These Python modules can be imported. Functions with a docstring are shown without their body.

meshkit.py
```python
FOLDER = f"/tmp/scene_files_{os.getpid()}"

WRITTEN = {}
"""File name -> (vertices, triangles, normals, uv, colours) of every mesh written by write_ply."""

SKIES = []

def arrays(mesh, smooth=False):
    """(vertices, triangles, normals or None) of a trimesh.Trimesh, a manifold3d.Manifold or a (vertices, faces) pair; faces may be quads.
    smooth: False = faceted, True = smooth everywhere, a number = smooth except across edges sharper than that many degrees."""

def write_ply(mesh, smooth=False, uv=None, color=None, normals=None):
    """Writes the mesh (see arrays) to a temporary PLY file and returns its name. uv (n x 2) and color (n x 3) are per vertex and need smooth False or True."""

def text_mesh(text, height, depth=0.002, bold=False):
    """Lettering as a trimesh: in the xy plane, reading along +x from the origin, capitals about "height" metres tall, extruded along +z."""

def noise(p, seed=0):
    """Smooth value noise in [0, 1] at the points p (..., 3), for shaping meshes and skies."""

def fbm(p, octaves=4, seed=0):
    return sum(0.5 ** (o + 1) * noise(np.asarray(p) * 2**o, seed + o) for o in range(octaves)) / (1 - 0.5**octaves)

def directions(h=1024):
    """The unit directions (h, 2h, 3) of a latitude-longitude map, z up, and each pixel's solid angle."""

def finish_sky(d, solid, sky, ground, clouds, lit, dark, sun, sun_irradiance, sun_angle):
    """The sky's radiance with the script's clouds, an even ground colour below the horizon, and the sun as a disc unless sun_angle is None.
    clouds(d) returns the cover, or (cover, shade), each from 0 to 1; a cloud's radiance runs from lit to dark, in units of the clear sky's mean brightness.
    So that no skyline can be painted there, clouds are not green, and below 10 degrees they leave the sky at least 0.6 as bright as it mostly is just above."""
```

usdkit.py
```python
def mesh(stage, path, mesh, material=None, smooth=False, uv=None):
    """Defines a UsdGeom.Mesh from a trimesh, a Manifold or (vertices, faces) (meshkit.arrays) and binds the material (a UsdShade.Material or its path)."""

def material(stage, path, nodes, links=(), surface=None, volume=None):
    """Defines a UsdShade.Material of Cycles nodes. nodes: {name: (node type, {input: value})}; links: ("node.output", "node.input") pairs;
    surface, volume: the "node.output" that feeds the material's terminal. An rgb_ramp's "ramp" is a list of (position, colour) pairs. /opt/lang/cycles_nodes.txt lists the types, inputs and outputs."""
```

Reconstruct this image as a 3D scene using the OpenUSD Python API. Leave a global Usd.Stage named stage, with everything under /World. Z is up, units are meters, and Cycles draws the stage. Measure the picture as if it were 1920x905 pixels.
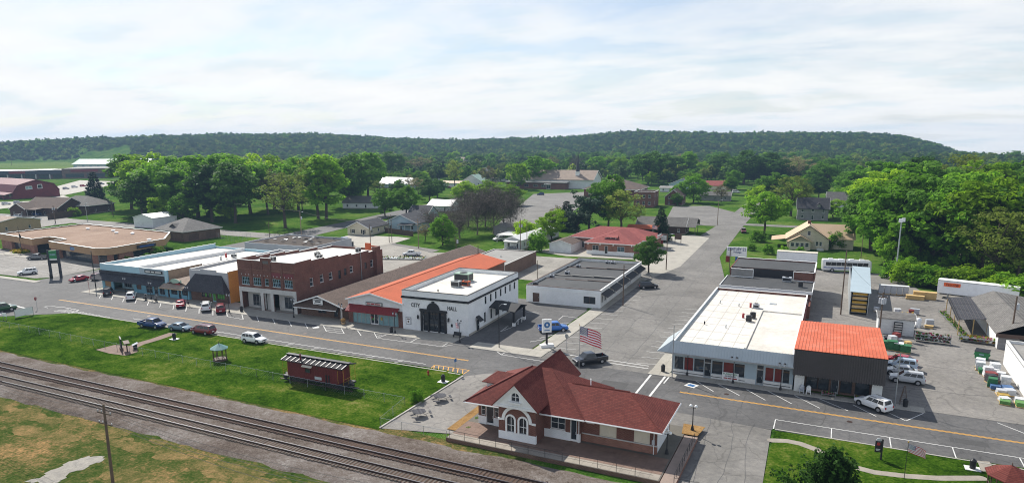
"""A small town seen from the air: main street, railway, depot, shops and the wooded ridge behind."""
import math, random
import numpy as np
import trimesh
from shapely.geometry import Polygon, LineString, box as sbox2
from pxr import Usd, UsdGeom, UsdLux, UsdShade, Gf, Sdf, Vt
import usdkit, meshkit

stage = Usd.Stage.CreateInMemory()
UsdGeom.SetStageUpAxis(stage, 'Z')
UsdGeom.SetStageMetersPerUnit(stage, 1.0)
UsdGeom.Xform.Define(stage, '/World')
PI = math.pi

# ------------------------------------------------------------------ camera
FPX, PITCH, YAW, ROLL, CY, CAM_H = 1280.6, 12.008, -25.355, -0.4, 530.4, 36.5
cam = UsdGeom.Camera.Define(stage, '/World/camera')
cam.CreateHorizontalApertureAttr(36.0)
cam.CreateVerticalApertureAttr(36.0 * 905 / 1920)
cam.CreateFocalLengthAttr(36.0 * FPX / 1920)
cam.CreateHorizontalApertureOffsetAttr(0.0)
cam.CreateVerticalApertureOffsetAttr((CY - 452.5) / 1920 * 36.0)
cam.CreateClippingRangeAttr((0.5, 20000.0))
cam.CreateExposureAttr(0.3)
p_, y_ = math.radians(PITCH), math.radians(YAW)
fwd = np.array([math.sin(y_) * math.cos(p_), math.cos(y_) * math.cos(p_), -math.sin(p_)])
rgt0 = np.array([math.cos(y_), -math.sin(y_), 0.0]); up0 = np.cross(rgt0, fwd)
r_ = math.radians(ROLL)
rgt = rgt0 * math.cos(r_) + up0 * math.sin(r_); upv = -rgt0 * math.sin(r_) + up0 * math.cos(r_)
m = np.eye(4); m[0, :3] = rgt; m[1, :3] = upv; m[2, :3] = -fwd; m[3, :3] = (0, 0, CAM_H)
cam.AddTransformOp().Set(Gf.Matrix4d(*m.ravel().tolist()))

# ------------------------------------------------------------------ sky and sun
SUN_AZ = np.array([-0.84, 0.55]); SUN_EL = math.radians(42.5)
SUN_AZ = SUN_AZ / np.linalg.norm(SUN_AZ)
sun_rot = math.atan2(SUN_AZ[0], SUN_AZ[1])
usdkit.material(stage, '/World/Looks/sky_light', {
    'sky': ('sky_texture', {'sky_type': 'single_scattering', 'sun_disc': False, 'sun_elevation': SUN_EL, 'sun_rotation': sun_rot,
                            'air_density': 1.0, 'aerosol_density': 1.0, 'ozone_density': 1.0}),
    'tc': ('texture_coordinate', {}),
    'sep': ('separate_xyz', {}),
    'zz': ('math', {'math_type': 'add', 'value2': 0.16}),
    'zc': ('math', {'math_type': 'maximum', 'value2': 0.12}),
    'dx': ('math', {'math_type': 'divide'}), 'dy': ('math', {'math_type': 'divide'}),
    'pl': ('combine_xyz', {'z': 0.0}),
    'mp': ('mapping', {'scale': (1.0, 1.5, 1.0), 'rotation': (0, 0, 0.5)}),
    'n1': ('noise_texture', {'scale': 0.9, 'detail': 8.0, 'roughness': 0.52, 'distortion': 0.35}),
    'r1': ('rgb_ramp', {'ramp': [(0.0, (0.06, 0.06, 0.06)), (0.4, (0.1, 0.1, 0.1)), (0.5, (0.26, 0.26, 0.26)), (0.62, (0.5, 0.5, 0.5))]}),
    'zp': ('math', {'math_type': 'maximum', 'value2': 0.0}), 'za': ('math', {'math_type': 'add', 'value2': 0.05}), 'od': ('math', {'math_type': 'divide'}),   # optical depth of the thin cloud along the slant path
    'ng': ('math', {'math_type': 'multiply', 'value2': -1.0}), 'ex': ('math', {'math_type': 'exponent'}), 'cv': ('math', {'math_type': 'subtract', 'value1': 1.0}),
    'n2': ('noise_texture', {'scale': 1.7, 'detail': 7.0, 'roughness': 0.5}),
    'r2': ('rgb_ramp', {'ramp': [(0.0, (6.9, 8.0, 8.8)), (0.38, (8.3, 9.0, 9.4)), (0.47, (9.3, 9.5, 9.7)), (0.64, (9.8, 9.9, 9.9)), (1, (10.6, 10.6, 10.5))]}),
    'tint': ('mix_color', {'blend_type': 'multiply', 'fac': 1.0, 'b': (0.86, 1.0, 1.16), 'use_clamp': False}), 'mx': ('mix_color', {}),
    'bg': ('background_shader', {'strength': 0.083})},
    [('tc.generated', 'sep.vector'), ('sep.z', 'zz.value1'), ('zz.value', 'zc.value1'), ('sep.x', 'dx.value1'), ('zc.value', 'dx.value2'),
     ('sep.y', 'dy.value1'), ('zc.value', 'dy.value2'), ('dx.value', 'pl.x'), ('dy.value', 'pl.y'), ('pl.vector', 'mp.vector'),
     ('mp.vector', 'n1.vector'), ('mp.vector', 'n2.vector'), ('n1.fac', 'r1.fac'), ('n2.fac', 'r2.fac'),
     ('sep.z', 'zp.value1'), ('zp.value', 'za.value1'), ('r1.color', 'od.value1'), ('za.value', 'od.value2'), ('od.value', 'ng.value1'), ('ng.value', 'ex.value1'), ('ex.value', 'cv.value2'), ('cv.value', 'mx.fac'), ('sky.color', 'tint.a'), ('tint.result', 'mx.a'), ('r2.color', 'mx.b'), ('mx.result', 'bg.color')], surface='bg.background')
dome = UsdLux.DomeLight.Define(stage, '/World/sky')
UsdShade.MaterialBindingAPI.Apply(dome.GetPrim()).Bind(UsdShade.Material.Get(stage, '/World/Looks/sky_light'))
dome.GetPrim().SetCustomDataByKey('kind', 'structure')
sun = UsdLux.DistantLight.Define(stage, '/World/sun')
sun.CreateIntensityAttr(1.25); sun.CreateAngleAttr(0.5); sun.CreateNormalizeAttr(True); sun.CreateColorAttr((1.0, 0.955, 0.88))
sd = np.array([SUN_AZ[0] * math.cos(SUN_EL), SUN_AZ[1] * math.cos(SUN_EL), math.sin(SUN_EL)])
ax = np.cross([0, 0, 1.0], sd); ax /= np.linalg.norm(ax); ay = np.cross(sd, ax)
m = np.eye(4); m[0, :3] = ax; m[1, :3] = ay; m[2, :3] = sd
sun.AddTransformOp().Set(Gf.Matrix4d(*m.ravel().tolist()))

# ------------------------------------------------------------------ helpers
COUNT = {}
def numbered(parent, name):
    k = (parent, name); n = COUNT.get(k, 0); COUNT[k] = n + 1
    return f'{parent}/{name}' if n == 0 else f'{parent}/{name}_{n:03d}'

def tag(prim, label=None, cat=None, group=None, kind=None):
    for k, v in (('label', label), ('category', cat), ('group', group), ('kind', kind)):
        if v: prim.SetCustomDataByKey(k, v)
    return prim

def thing(name, label, cat, loc=(0, 0, 0), rot=0.0, group=None):
    """An Xform at the thing's base; returns its path. rot in degrees about z."""
    path = numbered('/World', name)
    x = UsdGeom.Xform.Define(stage, path)
    loc = tuple(loc) + (0,) * (3 - len(loc))
    x.AddTranslateOp().Set(Gf.Vec3d(*map(float, loc)))
    if rot: x.AddRotateZOp().Set(float(rot))
    tag(x.GetPrim(), label, cat, group)
    return path

class MB:
    """Collects shapes that become one mesh."""
    def __init__(self): self.v, self.f, self.n = [], [], 0
    def add(self, v, f):
        v = np.asarray(v, float); f = np.asarray(f, int)
        if f.shape[1] == 4: f = np.vstack([f[:, [0, 1, 2]], f[:, [0, 2, 3]]])
        self.v.append(v); self.f.append(f + self.n); self.n += len(v); return self
    def tm(self, t, M=None):
        v = np.array(t.vertices)
        if M is not None: v = v @ np.asarray(M)[:3, :3].T + np.asarray(M)[:3, 3]
        return self.add(v, t.faces)
    BF = [[0, 3, 2, 1], [4, 5, 6, 7], [0, 1, 5, 4], [1, 2, 6, 5], [2, 3, 7, 6], [3, 0, 4, 7]]
    def box(self, x0, x1, y0, y1, z0, z1):
        return self.add([(x0, y0, z0), (x1, y0, z0), (x1, y1, z0), (x0, y1, z0), (x0, y0, z1), (x1, y0, z1), (x1, y1, z1), (x0, y1, z1)], self.BF)
    def hexa(self, p): return self.add(p, self.BF)
    def slab(self, pts, t=0.15):
        """A sheet with the given top outline (3D, counter-clockwise from above) and thickness t downwards."""
        p = np.asarray(pts, float); k = len(p); q = p - [0, 0, t]
        f = [[0, i, i + 1] for i in range(1, k - 1)] + [[k, k + i + 1, k + i] for i in range(1, k - 1)]
        for i in range(k):
            j = (i + 1) % k; f += [[i, k + i, k + j], [i, k + j, j]]
        return self.add(np.vstack([p, q]), f)
    def prism(self, poly, z0, z1):
        if not isinstance(poly, Polygon) and not hasattr(poly, 'geoms'): poly = Polygon(poly)
        for g in getattr(poly, 'geoms', [poly]):
            t = trimesh.creation.extrude_polygon(g, z1 - z0, engine='earcut')
            v = np.array(t.vertices); v[:, 2] += z0; self.add(v, t.faces)
        return self
    def cyl(self, x, y, z0, z1, r0, r1=None, k=10, ph=0.0):
        r1 = r0 if r1 is None else r1
        a = np.arange(k) * 2 * PI / k + ph; c = np.c_[np.cos(a), np.sin(a)]
        v = np.vstack([np.c_[x + r0 * c[:, 0], y + r0 * c[:, 1], np.full(k, z0)], np.c_[x + r1 * c[:, 0], y + r1 * c[:, 1], np.full(k, z1)], [[x, y, z0], [x, y, z1]]])
        f = []
        for i in range(k):
            j = (i + 1) % k; f += [[i, j, k + j], [i, k + j, k + i], [2 * k, j, i], [2 * k + 1, k + i, k + j]]
        return self.add(v, f)
    def tube(self, pts, r, k=6):
        p = np.asarray(pts, float); n = len(p); r = np.broadcast_to(r, (n,))
        t = np.gradient(p, axis=0); t /= np.linalg.norm(t, axis=1, keepdims=True) + 1e-9
        ref = np.where(np.abs(t[:, 2:]) < .9, [[0, 0, 1.0]], [[1.0, 0, 0]])
        a = np.cross(t, ref); a /= np.linalg.norm(a, axis=1, keepdims=True); b = np.cross(t, a)
        an = np.arange(k) * 2 * PI / k
        v = (p[:, None] + r[:, None, None] * (np.cos(an)[None, :, None] * a[:, None] + np.sin(an)[None, :, None] * b[:, None])).reshape(-1, 3)
        f = []
        for i in range(n - 1):
            for j in range(k):
                jj = (j + 1) % k; f.append([i * k + j, i * k + jj, (i + 1) * k + jj, (i + 1) * k + j])
        self.add(v, f)
        for i, s in ((0, 1), (n - 1, -1)):
            ids = np.arange(k); self.add(v[i * k:(i + 1) * k], [[0, b_, a_] if s > 0 else [0, a_, b_] for a_, b_ in zip(ids[1:-1], ids[2:])])
        return self
    def bar(self, a, b, w=0.05): return self.tube([a, b], w / 2, 4)
    def sphere(self, x, y, z, r, s=1, sc=(1, 1, 1)):
        t = trimesh.creation.icosphere(s, r); return self.add(np.array(t.vertices) * sc + [x, y, z], t.faces)
    def mesh(self):
        return np.vstack(self.v), np.vstack(self.f)
    def move(self, d): self.v = [v + np.asarray(d, float) for v in self.v]; return self

def part(parent, name, mb, mat, label=None, smooth=False, kind=None):
    path = numbered(parent, name)
    g = usdkit.mesh(stage, path, mb.mesh() if isinstance(mb, MB) else mb, '/World/Looks/' + mat, smooth=smooth)
    tag(g.GetPrim(), label, None, None, kind)
    return path

def solo(name, mb, mat, label=None, cat=None, group=None, kind=None, smooth=False, loc=(0, 0, 0), rot=0.0):
    path = numbered('/World', name)
    g = usdkit.mesh(stage, path, mb.mesh() if isinstance(mb, MB) else mb, '/World/Looks/' + mat, smooth=smooth)
    loc = tuple(loc) + (0,) * (3 - len(loc))
    if any(loc): g.AddTranslateOp().Set(Gf.Vec3d(*map(float, loc)))
    if rot: g.AddRotateZOp().Set(float(rot))
    tag(g.GetPrim(), label, cat, group, kind)
    return path

def proto(name):
    """A class prim whose children are the parts of a repeated thing."""
    path = '/World/Prototypes/' + name
    stage.CreateClassPrim('/World/Prototypes'); stage.CreateClassPrim(path)
    return path

def copy(name, src, label, cat, loc, rot=0.0, scale=None, group=None):
    path = numbered('/World', name)
    x = UsdGeom.Xform.Define(stage, path)
    loc = tuple(loc) + (0,) * (3 - len(loc))
    x.AddTranslateOp().Set(Gf.Vec3d(*map(float, loc)))
    if rot: x.AddRotateZOp().Set(float(rot))
    if scale is not None: x.AddScaleOp().Set(Gf.Vec3f(*np.broadcast_to(scale, (3,)).astype(float).tolist()))
    x.GetPrim().GetReferences().AddInternalReference(src); x.GetPrim().SetInstanceable(True)
    tag(x.GetPrim(), label, cat, group)
    return path

# ------------------------------------------------------------------ materials
def M(name, color, rough=0.7, var=0.18, scale=0.6, fine=6.0, bump=0.0, metal=0.0, spec=0.4, tint=None, bscale=None, coat=0.0):
    """Plain material with two scales of tone variation and a fine relief."""
    c = np.array(color, float); d = c * (1 - var); t = c * (1 + var) if tint is None else np.array(tint, float)
    nodes = {'geo': ('geometry', {}), 'n1': ('noise_texture', {'scale': scale, 'detail': 5.0, 'roughness': 0.6}),
             'n2': ('noise_texture', {'scale': fine, 'detail': 3.0, 'roughness': 0.7}),
             'a': ('math', {'math_type': 'multiply_add', 'value2': 0.55, 'value3': 0.22}), 'b': ('math', {'math_type': 'multiply_add', 'value2': 0.45}),
             'r': ('rgb_ramp', {'ramp': [(0.3, d), (0.48, c), (0.68, t)]}),
             'p': ('principled_bsdf', {'roughness': rough, 'metallic': metal, 'specular_ior_level': spec, 'coat_weight': coat})}
    links = [('geo.position', 'n1.vector'), ('geo.position', 'n2.vector'), ('n1.fac', 'a.value1'), ('n2.fac', 'b.value1'), ('a.value', 'b.value3'), ('b.value', 'r.fac'), ('r.color', 'p.base_color')]
    nodes['a'][1].update({'value2': 0.6, 'value3': -0.05})
    if bump:
        nodes['bn'] = ('noise_texture', {'scale': bscale or fine * 2, 'detail': 4.0, 'roughness': 0.65})
        nodes['bp'] = ('bump', {'strength': 1.0, 'distance': bump})
        links += [('geo.position', 'bn.vector'), ('bn.fac', 'bp.height'), ('bp.normal', 'p.normal')]
    usdkit.material(stage, '/World/Looks/' + name, nodes, links, surface='p.BSDF')
    return name

def M_brick(name, c1, c2, mortar, bw=0.24, bh=0.085, ms=0.012, var=0.25, rough=0.85, roof=False):
    """Courses too small to pick apart, with tone differing from piece to piece, on axis-aligned walls (or roof slopes)."""
    nodes = {'geo': ('geometry', {}), 'sep': ('separate_xyz', {}), 'u': ('math', {'math_type': 'add'}), 'uv': ('combine_xyz', {'z': 0.0}),
             'br': ('brick_texture', {'color1': c1, 'color2': c2, 'mortar': mortar, 'scale': 1.0, 'mortar_size': ms, 'brick_width': bw, 'row_height': bh, 'bias': 0.0, 'mortar_smooth': 0.2}),
             'n': ('noise_texture', {'scale': 0.5, 'detail': 6.0, 'roughness': 0.65}),
             'r': ('rgb_ramp', {'ramp': [(0.3, np.full(3, 1 - var)), (0.7, np.full(3, 1 + var * 0.6))]}),
             'mx': ('mix_color', {'blend_type': 'multiply', 'fac': 1.0, 'use_clamp': False}),
             'bp': ('bump', {'strength': 0.6, 'distance': 0.012, 'invert': True}),
             'p': ('principled_bsdf', {'roughness': rough, 'specular_ior_level': 0.25})}
    usdkit.material(stage, '/World/Looks/' + name, nodes,
                    [('geo.position', 'sep.vector'), ('sep.x', 'u.value1'), ('sep.y', 'u.value2'), ('u.value', 'uv.x'), ('sep.z', 'uv.y'), ('uv.vector', 'br.vector'),
                     ('geo.position', 'n.vector'), ('n.fac', 'r.fac'), ('br.color', 'mx.a'), ('r.color', 'mx.b'), ('mx.result', 'p.base_color'), ('br.fac', 'bp.height'), ('bp.normal', 'p.normal')], surface='p.BSDF')
    return name

def M_glass(name, color=(0.02, 0.025, 0.03), rough=0.06):
    usdkit.material(stage, '/World/Looks/' + name, {
        'geo': ('geometry', {}), 'n': ('noise_texture', {'scale': 0.8, 'detail': 3.0}),
        'r': ('rgb_ramp', {'ramp': [(0.3, np.array(color) * 0.5), (0.7, np.array(color) * 1.6)]}),
        'p': ('principled_bsdf', {'roughness': rough, 'specular_ior_level': 0.6})},
        [('geo.position', 'n.vector'), ('n.fac', 'r.fac'), ('r.color', 'p.base_color')], surface='p.BSDF')

def M_leaf(name, c1, c2, trans=0.35, patch=0.12):
    """Foliage: tone differs over the crown and from tree to tree, some light passes the leaves."""
    c1, c2 = np.array(c1, float), np.array(c2, float)
    usdkit.material(stage, '/World/Looks/' + name, {
        'geo': ('geometry', {}), 'oi': ('object_info', {}), 'n': ('noise_texture', {'scale': patch * 3, 'detail': 3.0, 'roughness': 0.6}),
        'wi': ('math', {'math_type': 'multiply_add', 'value2': 0.5, 'value3': -0.25}), 'isl': ('math', {'math_type': 'multiply_add', 'value2': 0.5, 'value3': -0.2}),
        's1': ('math', {'math_type': 'add'}), 's2': ('math', {'math_type': 'add', 'use_clamp': True}),
        'r': ('rgb_ramp', {'ramp': [(0.0, c1 * 0.62), (0.35, c1), (0.7, c2), (1.0, c2 * 1.25)]}),
        'd': ('principled_bsdf', {'roughness': 0.65, 'specular_ior_level': 0.12}), 't': ('translucent_bsdf', {}), 'mx': ('mix_closure', {'fac': trans})},
        [('geo.position', 'n.vector'), ('oi.random', 'wi.value1'), ('geo.random_per_island', 'isl.value1'), ('n.fac', 's1.value1'), ('wi.value', 's1.value2'), ('s1.value', 's2.value1'), ('isl.value', 's2.value2'),
         ('s2.value', 'r.fac'), ('r.color', 'd.base_color'), ('r.color', 't.color'), ('d.BSDF', 'mx.closure1'), ('t.BSDF', 'mx.closure2')], surface='mx.closure')

def M_asphalt(name, base, patch=(0.6, 1.5), crack=0.5, warm=0.0):
    b = np.array(base, float)
    usdkit.material(stage, '/World/Looks/' + name, {
        'geo': ('geometry', {}), 'n1': ('noise_texture', {'scale': 0.09, 'detail': 6.0, 'roughness': 0.62, 'distortion': 0.6}),
        'n2': ('noise_texture', {'scale': 1.3, 'detail': 5.0, 'roughness': 0.7}), 'n3': ('noise_texture', {'scale': 22.0, 'detail': 2.0}),
        'mpv': ('mapping', {'scale': (0.13, 0.13, 0.13)}), 'wd': ('noise_texture', {'scale': 0.35, 'detail': 4.0}),
        'vw': ('vector_math', {'math_type': 'multiply_add', 'vector2': (3, 3, 0)}),
        'vo': ('voronoi_texture', {'feature': 'distance_to_edge', 'scale': 0.16}),
        'cr': ('rgb_ramp', {'ramp': [(0.0, np.full(3, 1 - crack)), (0.006, np.full(3, 1 - crack * 0.7)), (0.016, (1, 1, 1))]}),
        'r1': ('rgb_ramp', {'ramp': [(0.25, b * patch[0]), (0.45, b * 0.9), (0.6, b * 1.08), (0.8, b * patch[1])]}),
        'r2': ('rgb_ramp', {'ramp': [(0.3, (0.78, 0.78, 0.8)), (0.7, (1.18, 1.17, 1.14))]}),
        'r3': ('rgb_ramp', {'ramp': [(0.3, (0.8, 0.8, 0.8)), (0.7, (1.2, 1.2, 1.2))]}),
        'm1': ('mix_color', {'blend_type': 'multiply', 'fac': 1.0, 'use_clamp': False}), 'm2': ('mix_color', {'blend_type': 'multiply', 'fac': 1.0, 'use_clamp': False}),
        'm3': ('mix_color', {'blend_type': 'multiply', 'fac': 1.0, 'use_clamp': False}),
        'bp': ('bump', {'strength': 0.5, 'distance': 0.02}), 'p': ('principled_bsdf', {'roughness': 0.82, 'specular_ior_level': 0.25})},
        [('geo.position', 'n1.vector'), ('geo.position', 'n2.vector'), ('geo.position', 'n3.vector'), ('geo.position', 'wd.vector'), ('wd.color', 'vw.vector1'), ('geo.position', 'vw.vector3'),
         ('vw.vector', 'vo.vector'), ('vo.distance', 'cr.fac'), ('n1.fac', 'r1.fac'), ('n2.fac', 'r2.fac'), ('n3.fac', 'r3.fac'), ('r1.color', 'm1.a'), ('r2.color', 'm1.b'),
         ('m1.result', 'm2.a'), ('r3.color', 'm2.b'), ('m2.result', 'm3.a'), ('cr.color', 'm3.b'), ('m3.result', 'p.base_color'), ('n3.fac', 'bp.height'), ('bp.normal', 'p.normal')], surface='p.BSDF')

def M_ground(name, cols, s1=0.05, s2=0.6, s3=5.0, bump=0.08):
    """Turf, earth or ballast: cols run from the darkest to the palest tone."""
    st = [(0.36 + 0.29 * i / (len(cols) - 1), c) for i, c in enumerate(cols)]
    usdkit.material(stage, '/World/Looks/' + name, {
        'geo': ('geometry', {}), 'n1': ('noise_texture', {'scale': s1, 'detail': 6.0, 'roughness': 0.62, 'distortion': 0.4}), 'n2': ('noise_texture', {'scale': s2, 'detail': 6.0, 'roughness': 0.68}),
        'n3': ('noise_texture', {'scale': s3, 'detail': 3.0, 'roughness': 0.7}),
        'a': ('math', {'math_type': 'multiply_add', 'value2': 0.45}), 'b': ('math', {'math_type': 'multiply_add', 'value2': 0.33}), 'c': ('math', {'math_type': 'multiply_add', 'value2': 0.34, 'value3': -0.06}),
        'r': ('rgb_ramp', {'ramp': st}), 'bp': ('bump', {'strength': 1.0, 'distance': bump}), 'p': ('principled_bsdf', {'roughness': 1.0, 'specular_ior_level': 0.0})},
        [('geo.position', 'n1.vector'), ('geo.position', 'n2.vector'), ('geo.position', 'n3.vector'), ('n3.fac', 'c.value1'), ('c.value', 'b.value3'), ('n2.fac', 'b.value1'), ('b.value', 'a.value3'), ('n1.fac', 'a.value1'),
         ('a.value', 'r.fac'), ('r.color', 'p.base_color'), ('n3.fac', 'bp.height'), ('bp.normal', 'p.normal')], surface='p.BSDF')

# ------------------------------------------------------------------ the looks of things
M_asphalt('asphalt', (0.115, 0.112, 0.11), (0.72, 1.25), 0.25)
M_asphalt('asphalt_old', (0.19, 0.18, 0.165), (0.68, 1.28), 0.28)
M_asphalt('asphalt_pale', (0.23, 0.215, 0.195), (0.66, 1.28), 0.28)
M_asphalt('gravel_lot', (0.29, 0.27, 0.235), (0.6, 1.3), 0.15)
M_ground('grass', [(0.018, 0.045, 0.008), (0.035, 0.085, 0.012), (0.06, 0.13, 0.018), (0.11, 0.16, 0.035), (0.2, 0.19, 0.08)], 0.06, 0.5, 4.0)
M_ground('lawn', [(0.008, 0.022, 0.003), (0.02, 0.05, 0.004), (0.042, 0.09, 0.007), (0.09, 0.125, 0.018), (0.2, 0.185, 0.065)], 0.09, 0.45, 3.0, 0.12)
M_ground('field', [(0.08, 0.13, 0.03), (0.11, 0.165, 0.04), (0.14, 0.19, 0.05), (0.18, 0.2, 0.07)], 0.012, 0.1, 1.5, 0.1)
M_ground('dry_verge', [(0.02, 0.042, 0.008), (0.04, 0.07, 0.014), (0.085, 0.095, 0.028), (0.22, 0.15, 0.065), (0.4, 0.235, 0.1)], 0.1, 0.6, 3.0, 0.15)
M_ground('bare_dirt', [(0.04, 0.065, 0.014), (0.1, 0.1, 0.032), (0.2, 0.15, 0.062), (0.34, 0.21, 0.095)], 0.3, 1.4, 5.0, 0.12)
M_ground('ballast', [(0.06, 0.045, 0.036), (0.135, 0.108, 0.09), (0.205, 0.178, 0.158), (0.34, 0.315, 0.29)], 0.12, 1.6, 6.0, 0.14)
M_ground('wood_floor', [(0.018, 0.032, 0.01), (0.035, 0.06, 0.016), (0.06, 0.08, 0.03)], 0.08, 0.5, 3.0, 0.2)
M_ground('mulch', [(0.16, 0.09, 0.035), (0.3, 0.18, 0.075), (0.42, 0.27, 0.12)], 0.3, 1.5, 8.0)
M('concrete', (0.36, 0.335, 0.285), 0.85, 0.22, 0.35, 5.0, 0.006)
M('kerb_stone', (0.4, 0.375, 0.33), 0.85, 0.25, 0.5, 6.0)
M('joint', (0.13, 0.12, 0.1), 0.9)
M('paver_red', (0.19, 0.125, 0.095), 0.85, 0.3, 0.8, 7.0, 0.006)
M('path_stone', (0.3, 0.265, 0.22), 0.9, 0.25, 0.7, 8.0, 0.01)
M('white_line', (0.62, 0.61, 0.58), 0.7, 0.35, 0.9, 5.0)
M('yellow_line', (0.72, 0.36, 0.045), 0.7, 0.22, 0.9, 5.0)
M('sign_blue', (0.05, 0.16, 0.36), 0.5)
M('sleeper_wood', (0.085, 0.055, 0.042), 0.9, 0.35, 1.2, 9.0, 0.01)
M('sleeper_grey', (0.14, 0.115, 0.095), 0.9, 0.35, 1.2, 9.0, 0.01)
M('rail_steel', (0.09, 0.06, 0.05), 0.45, 0.25, 0.6, 6.0, 0.0, 0.5)
M('rail_head', (0.55, 0.53, 0.52), 0.22, 0.1, 0.6, 6.0, 0.0, 1.0)
M('galvanised', (0.38, 0.4, 0.41), 0.4, 0.15, 1.0, 6.0, 0.0, 0.7)
M('wood_pole', (0.13, 0.09, 0.065), 0.85, 0.25, 0.5, 9.0, 0.004)
M('wood_pole_pale', (0.27, 0.2, 0.14), 0.85, 0.25, 0.5, 9.0, 0.004)
M('wire', (0.03, 0.03, 0.03), 0.6)
M('black_iron', (0.018, 0.018, 0.02), 0.45, 0.2, 1.0)
M('white_paint', (0.78, 0.78, 0.76), 0.55, 0.07, 0.5, 4.0)
M('white_paint_worn', (0.66, 0.66, 0.63), 0.65, 0.16, 0.4, 3.0)
M('cream_paint', (0.66, 0.6, 0.48), 0.6, 0.08, 0.5)
M('black_paint', (0.016, 0.016, 0.018), 0.5, 0.2, 0.8)
M('roof_white', (0.64, 0.6, 0.53), 0.8, 0.2, 0.16, 1.2, tint=(.72, .71, .68))
M('roof_black', (0.05, 0.051, 0.052), 0.75, 0.35, 0.2, 2.5)
M('roof_grey', (0.27, 0.26, 0.24), 0.85, 0.22, 0.2, 2.0)
M('roof_brown_gravel', (0.26, 0.165, 0.11), 0.95, 0.3, 0.1, 2.0, 0.01, tint=(0.36, 0.26, 0.19))
M('metal_white_roof', (0.7, 0.69, 0.66), 0.4, 0.12, 0.3)
M('metal_green_roof', (0.3, 0.42, 0.33), 0.45, 0.1, 0.3)
M('metal_orange', (0.56, 0.135, 0.065), 0.6, 0.2, 0.35, 2.5, spec=.2, tint=(.6, .21, .13))
M('roof_orange', (0.46, 0.1, 0.038), 0.9, 0.18, 0.3, 5.0, 0.01)
M('metal_tan_roof', (0.62, 0.45, 0.3), 0.45, 0.08, 0.3)
M('metal_blue_grey', (0.42, 0.47, 0.49), 0.42, 0.08, 0.3)
M('siding_blue_grey', (0.36, 0.44, 0.48), 0.6, 0.08, 0.5)
M('metal_dark', (0.075, 0.066, 0.066), 0.45, 0.18, 0.4)
M('steel_grey', (0.42, 0.45, 0.46), 0.45, 0.12, 0.5, 4.0, 0, 0.3)
M('awning_red', (0.2, 0.018, 0.02), 0.65, 0.15, 0.5)
M('awning_black', (0.02, 0.02, 0.022), 0.7, 0.2, 0.5)
M('red_paint', (0.34, 0.03, 0.03), 0.5, 0.15, 0.5)
M('barn_red', (0.15, 0.02, 0.022), 0.7, 0.2, 0.4)
M('barn_roof', (0.17, 0.04, 0.045), 0.6, 0.15, 0.3)
M('brown_paint', (0.1, 0.06, 0.045), 0.7, 0.2, 0.5)
M('tan_stucco', (0.4, 0.29, 0.17), 0.85, 0.14, 0.4, 4.0, 0.005)
M('ochre_stucco', (0.56, 0.28, 0.06), 0.85, 0.14, 0.4, 4.0, 0.005)
M('tan_fascia', (0.36, 0.225, 0.12), 0.85, 0.12, 0.5, 5.0)
M('grey_stucco', (0.4, 0.41, 0.42), 0.85, 0.1, 0.4, 4.0, 0.005)
M('teal_paint', (0.16, 0.36, 0.46), 0.6, 0.1, 0.5)
M('pale_teal_paint', (0.36, 0.55, 0.62), 0.6, 0.1, 0.4)
M('green_paint', (0.03, 0.2, 0.07), 0.5, 0.15, 0.5)
M('lime_blind', (0.1, 0.32, 0.06), 0.5)
M('curtain_teal', (0.2, 0.34, 0.36), 0.35, 0.25, 1.5, 5.0, spec=0.6)
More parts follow.
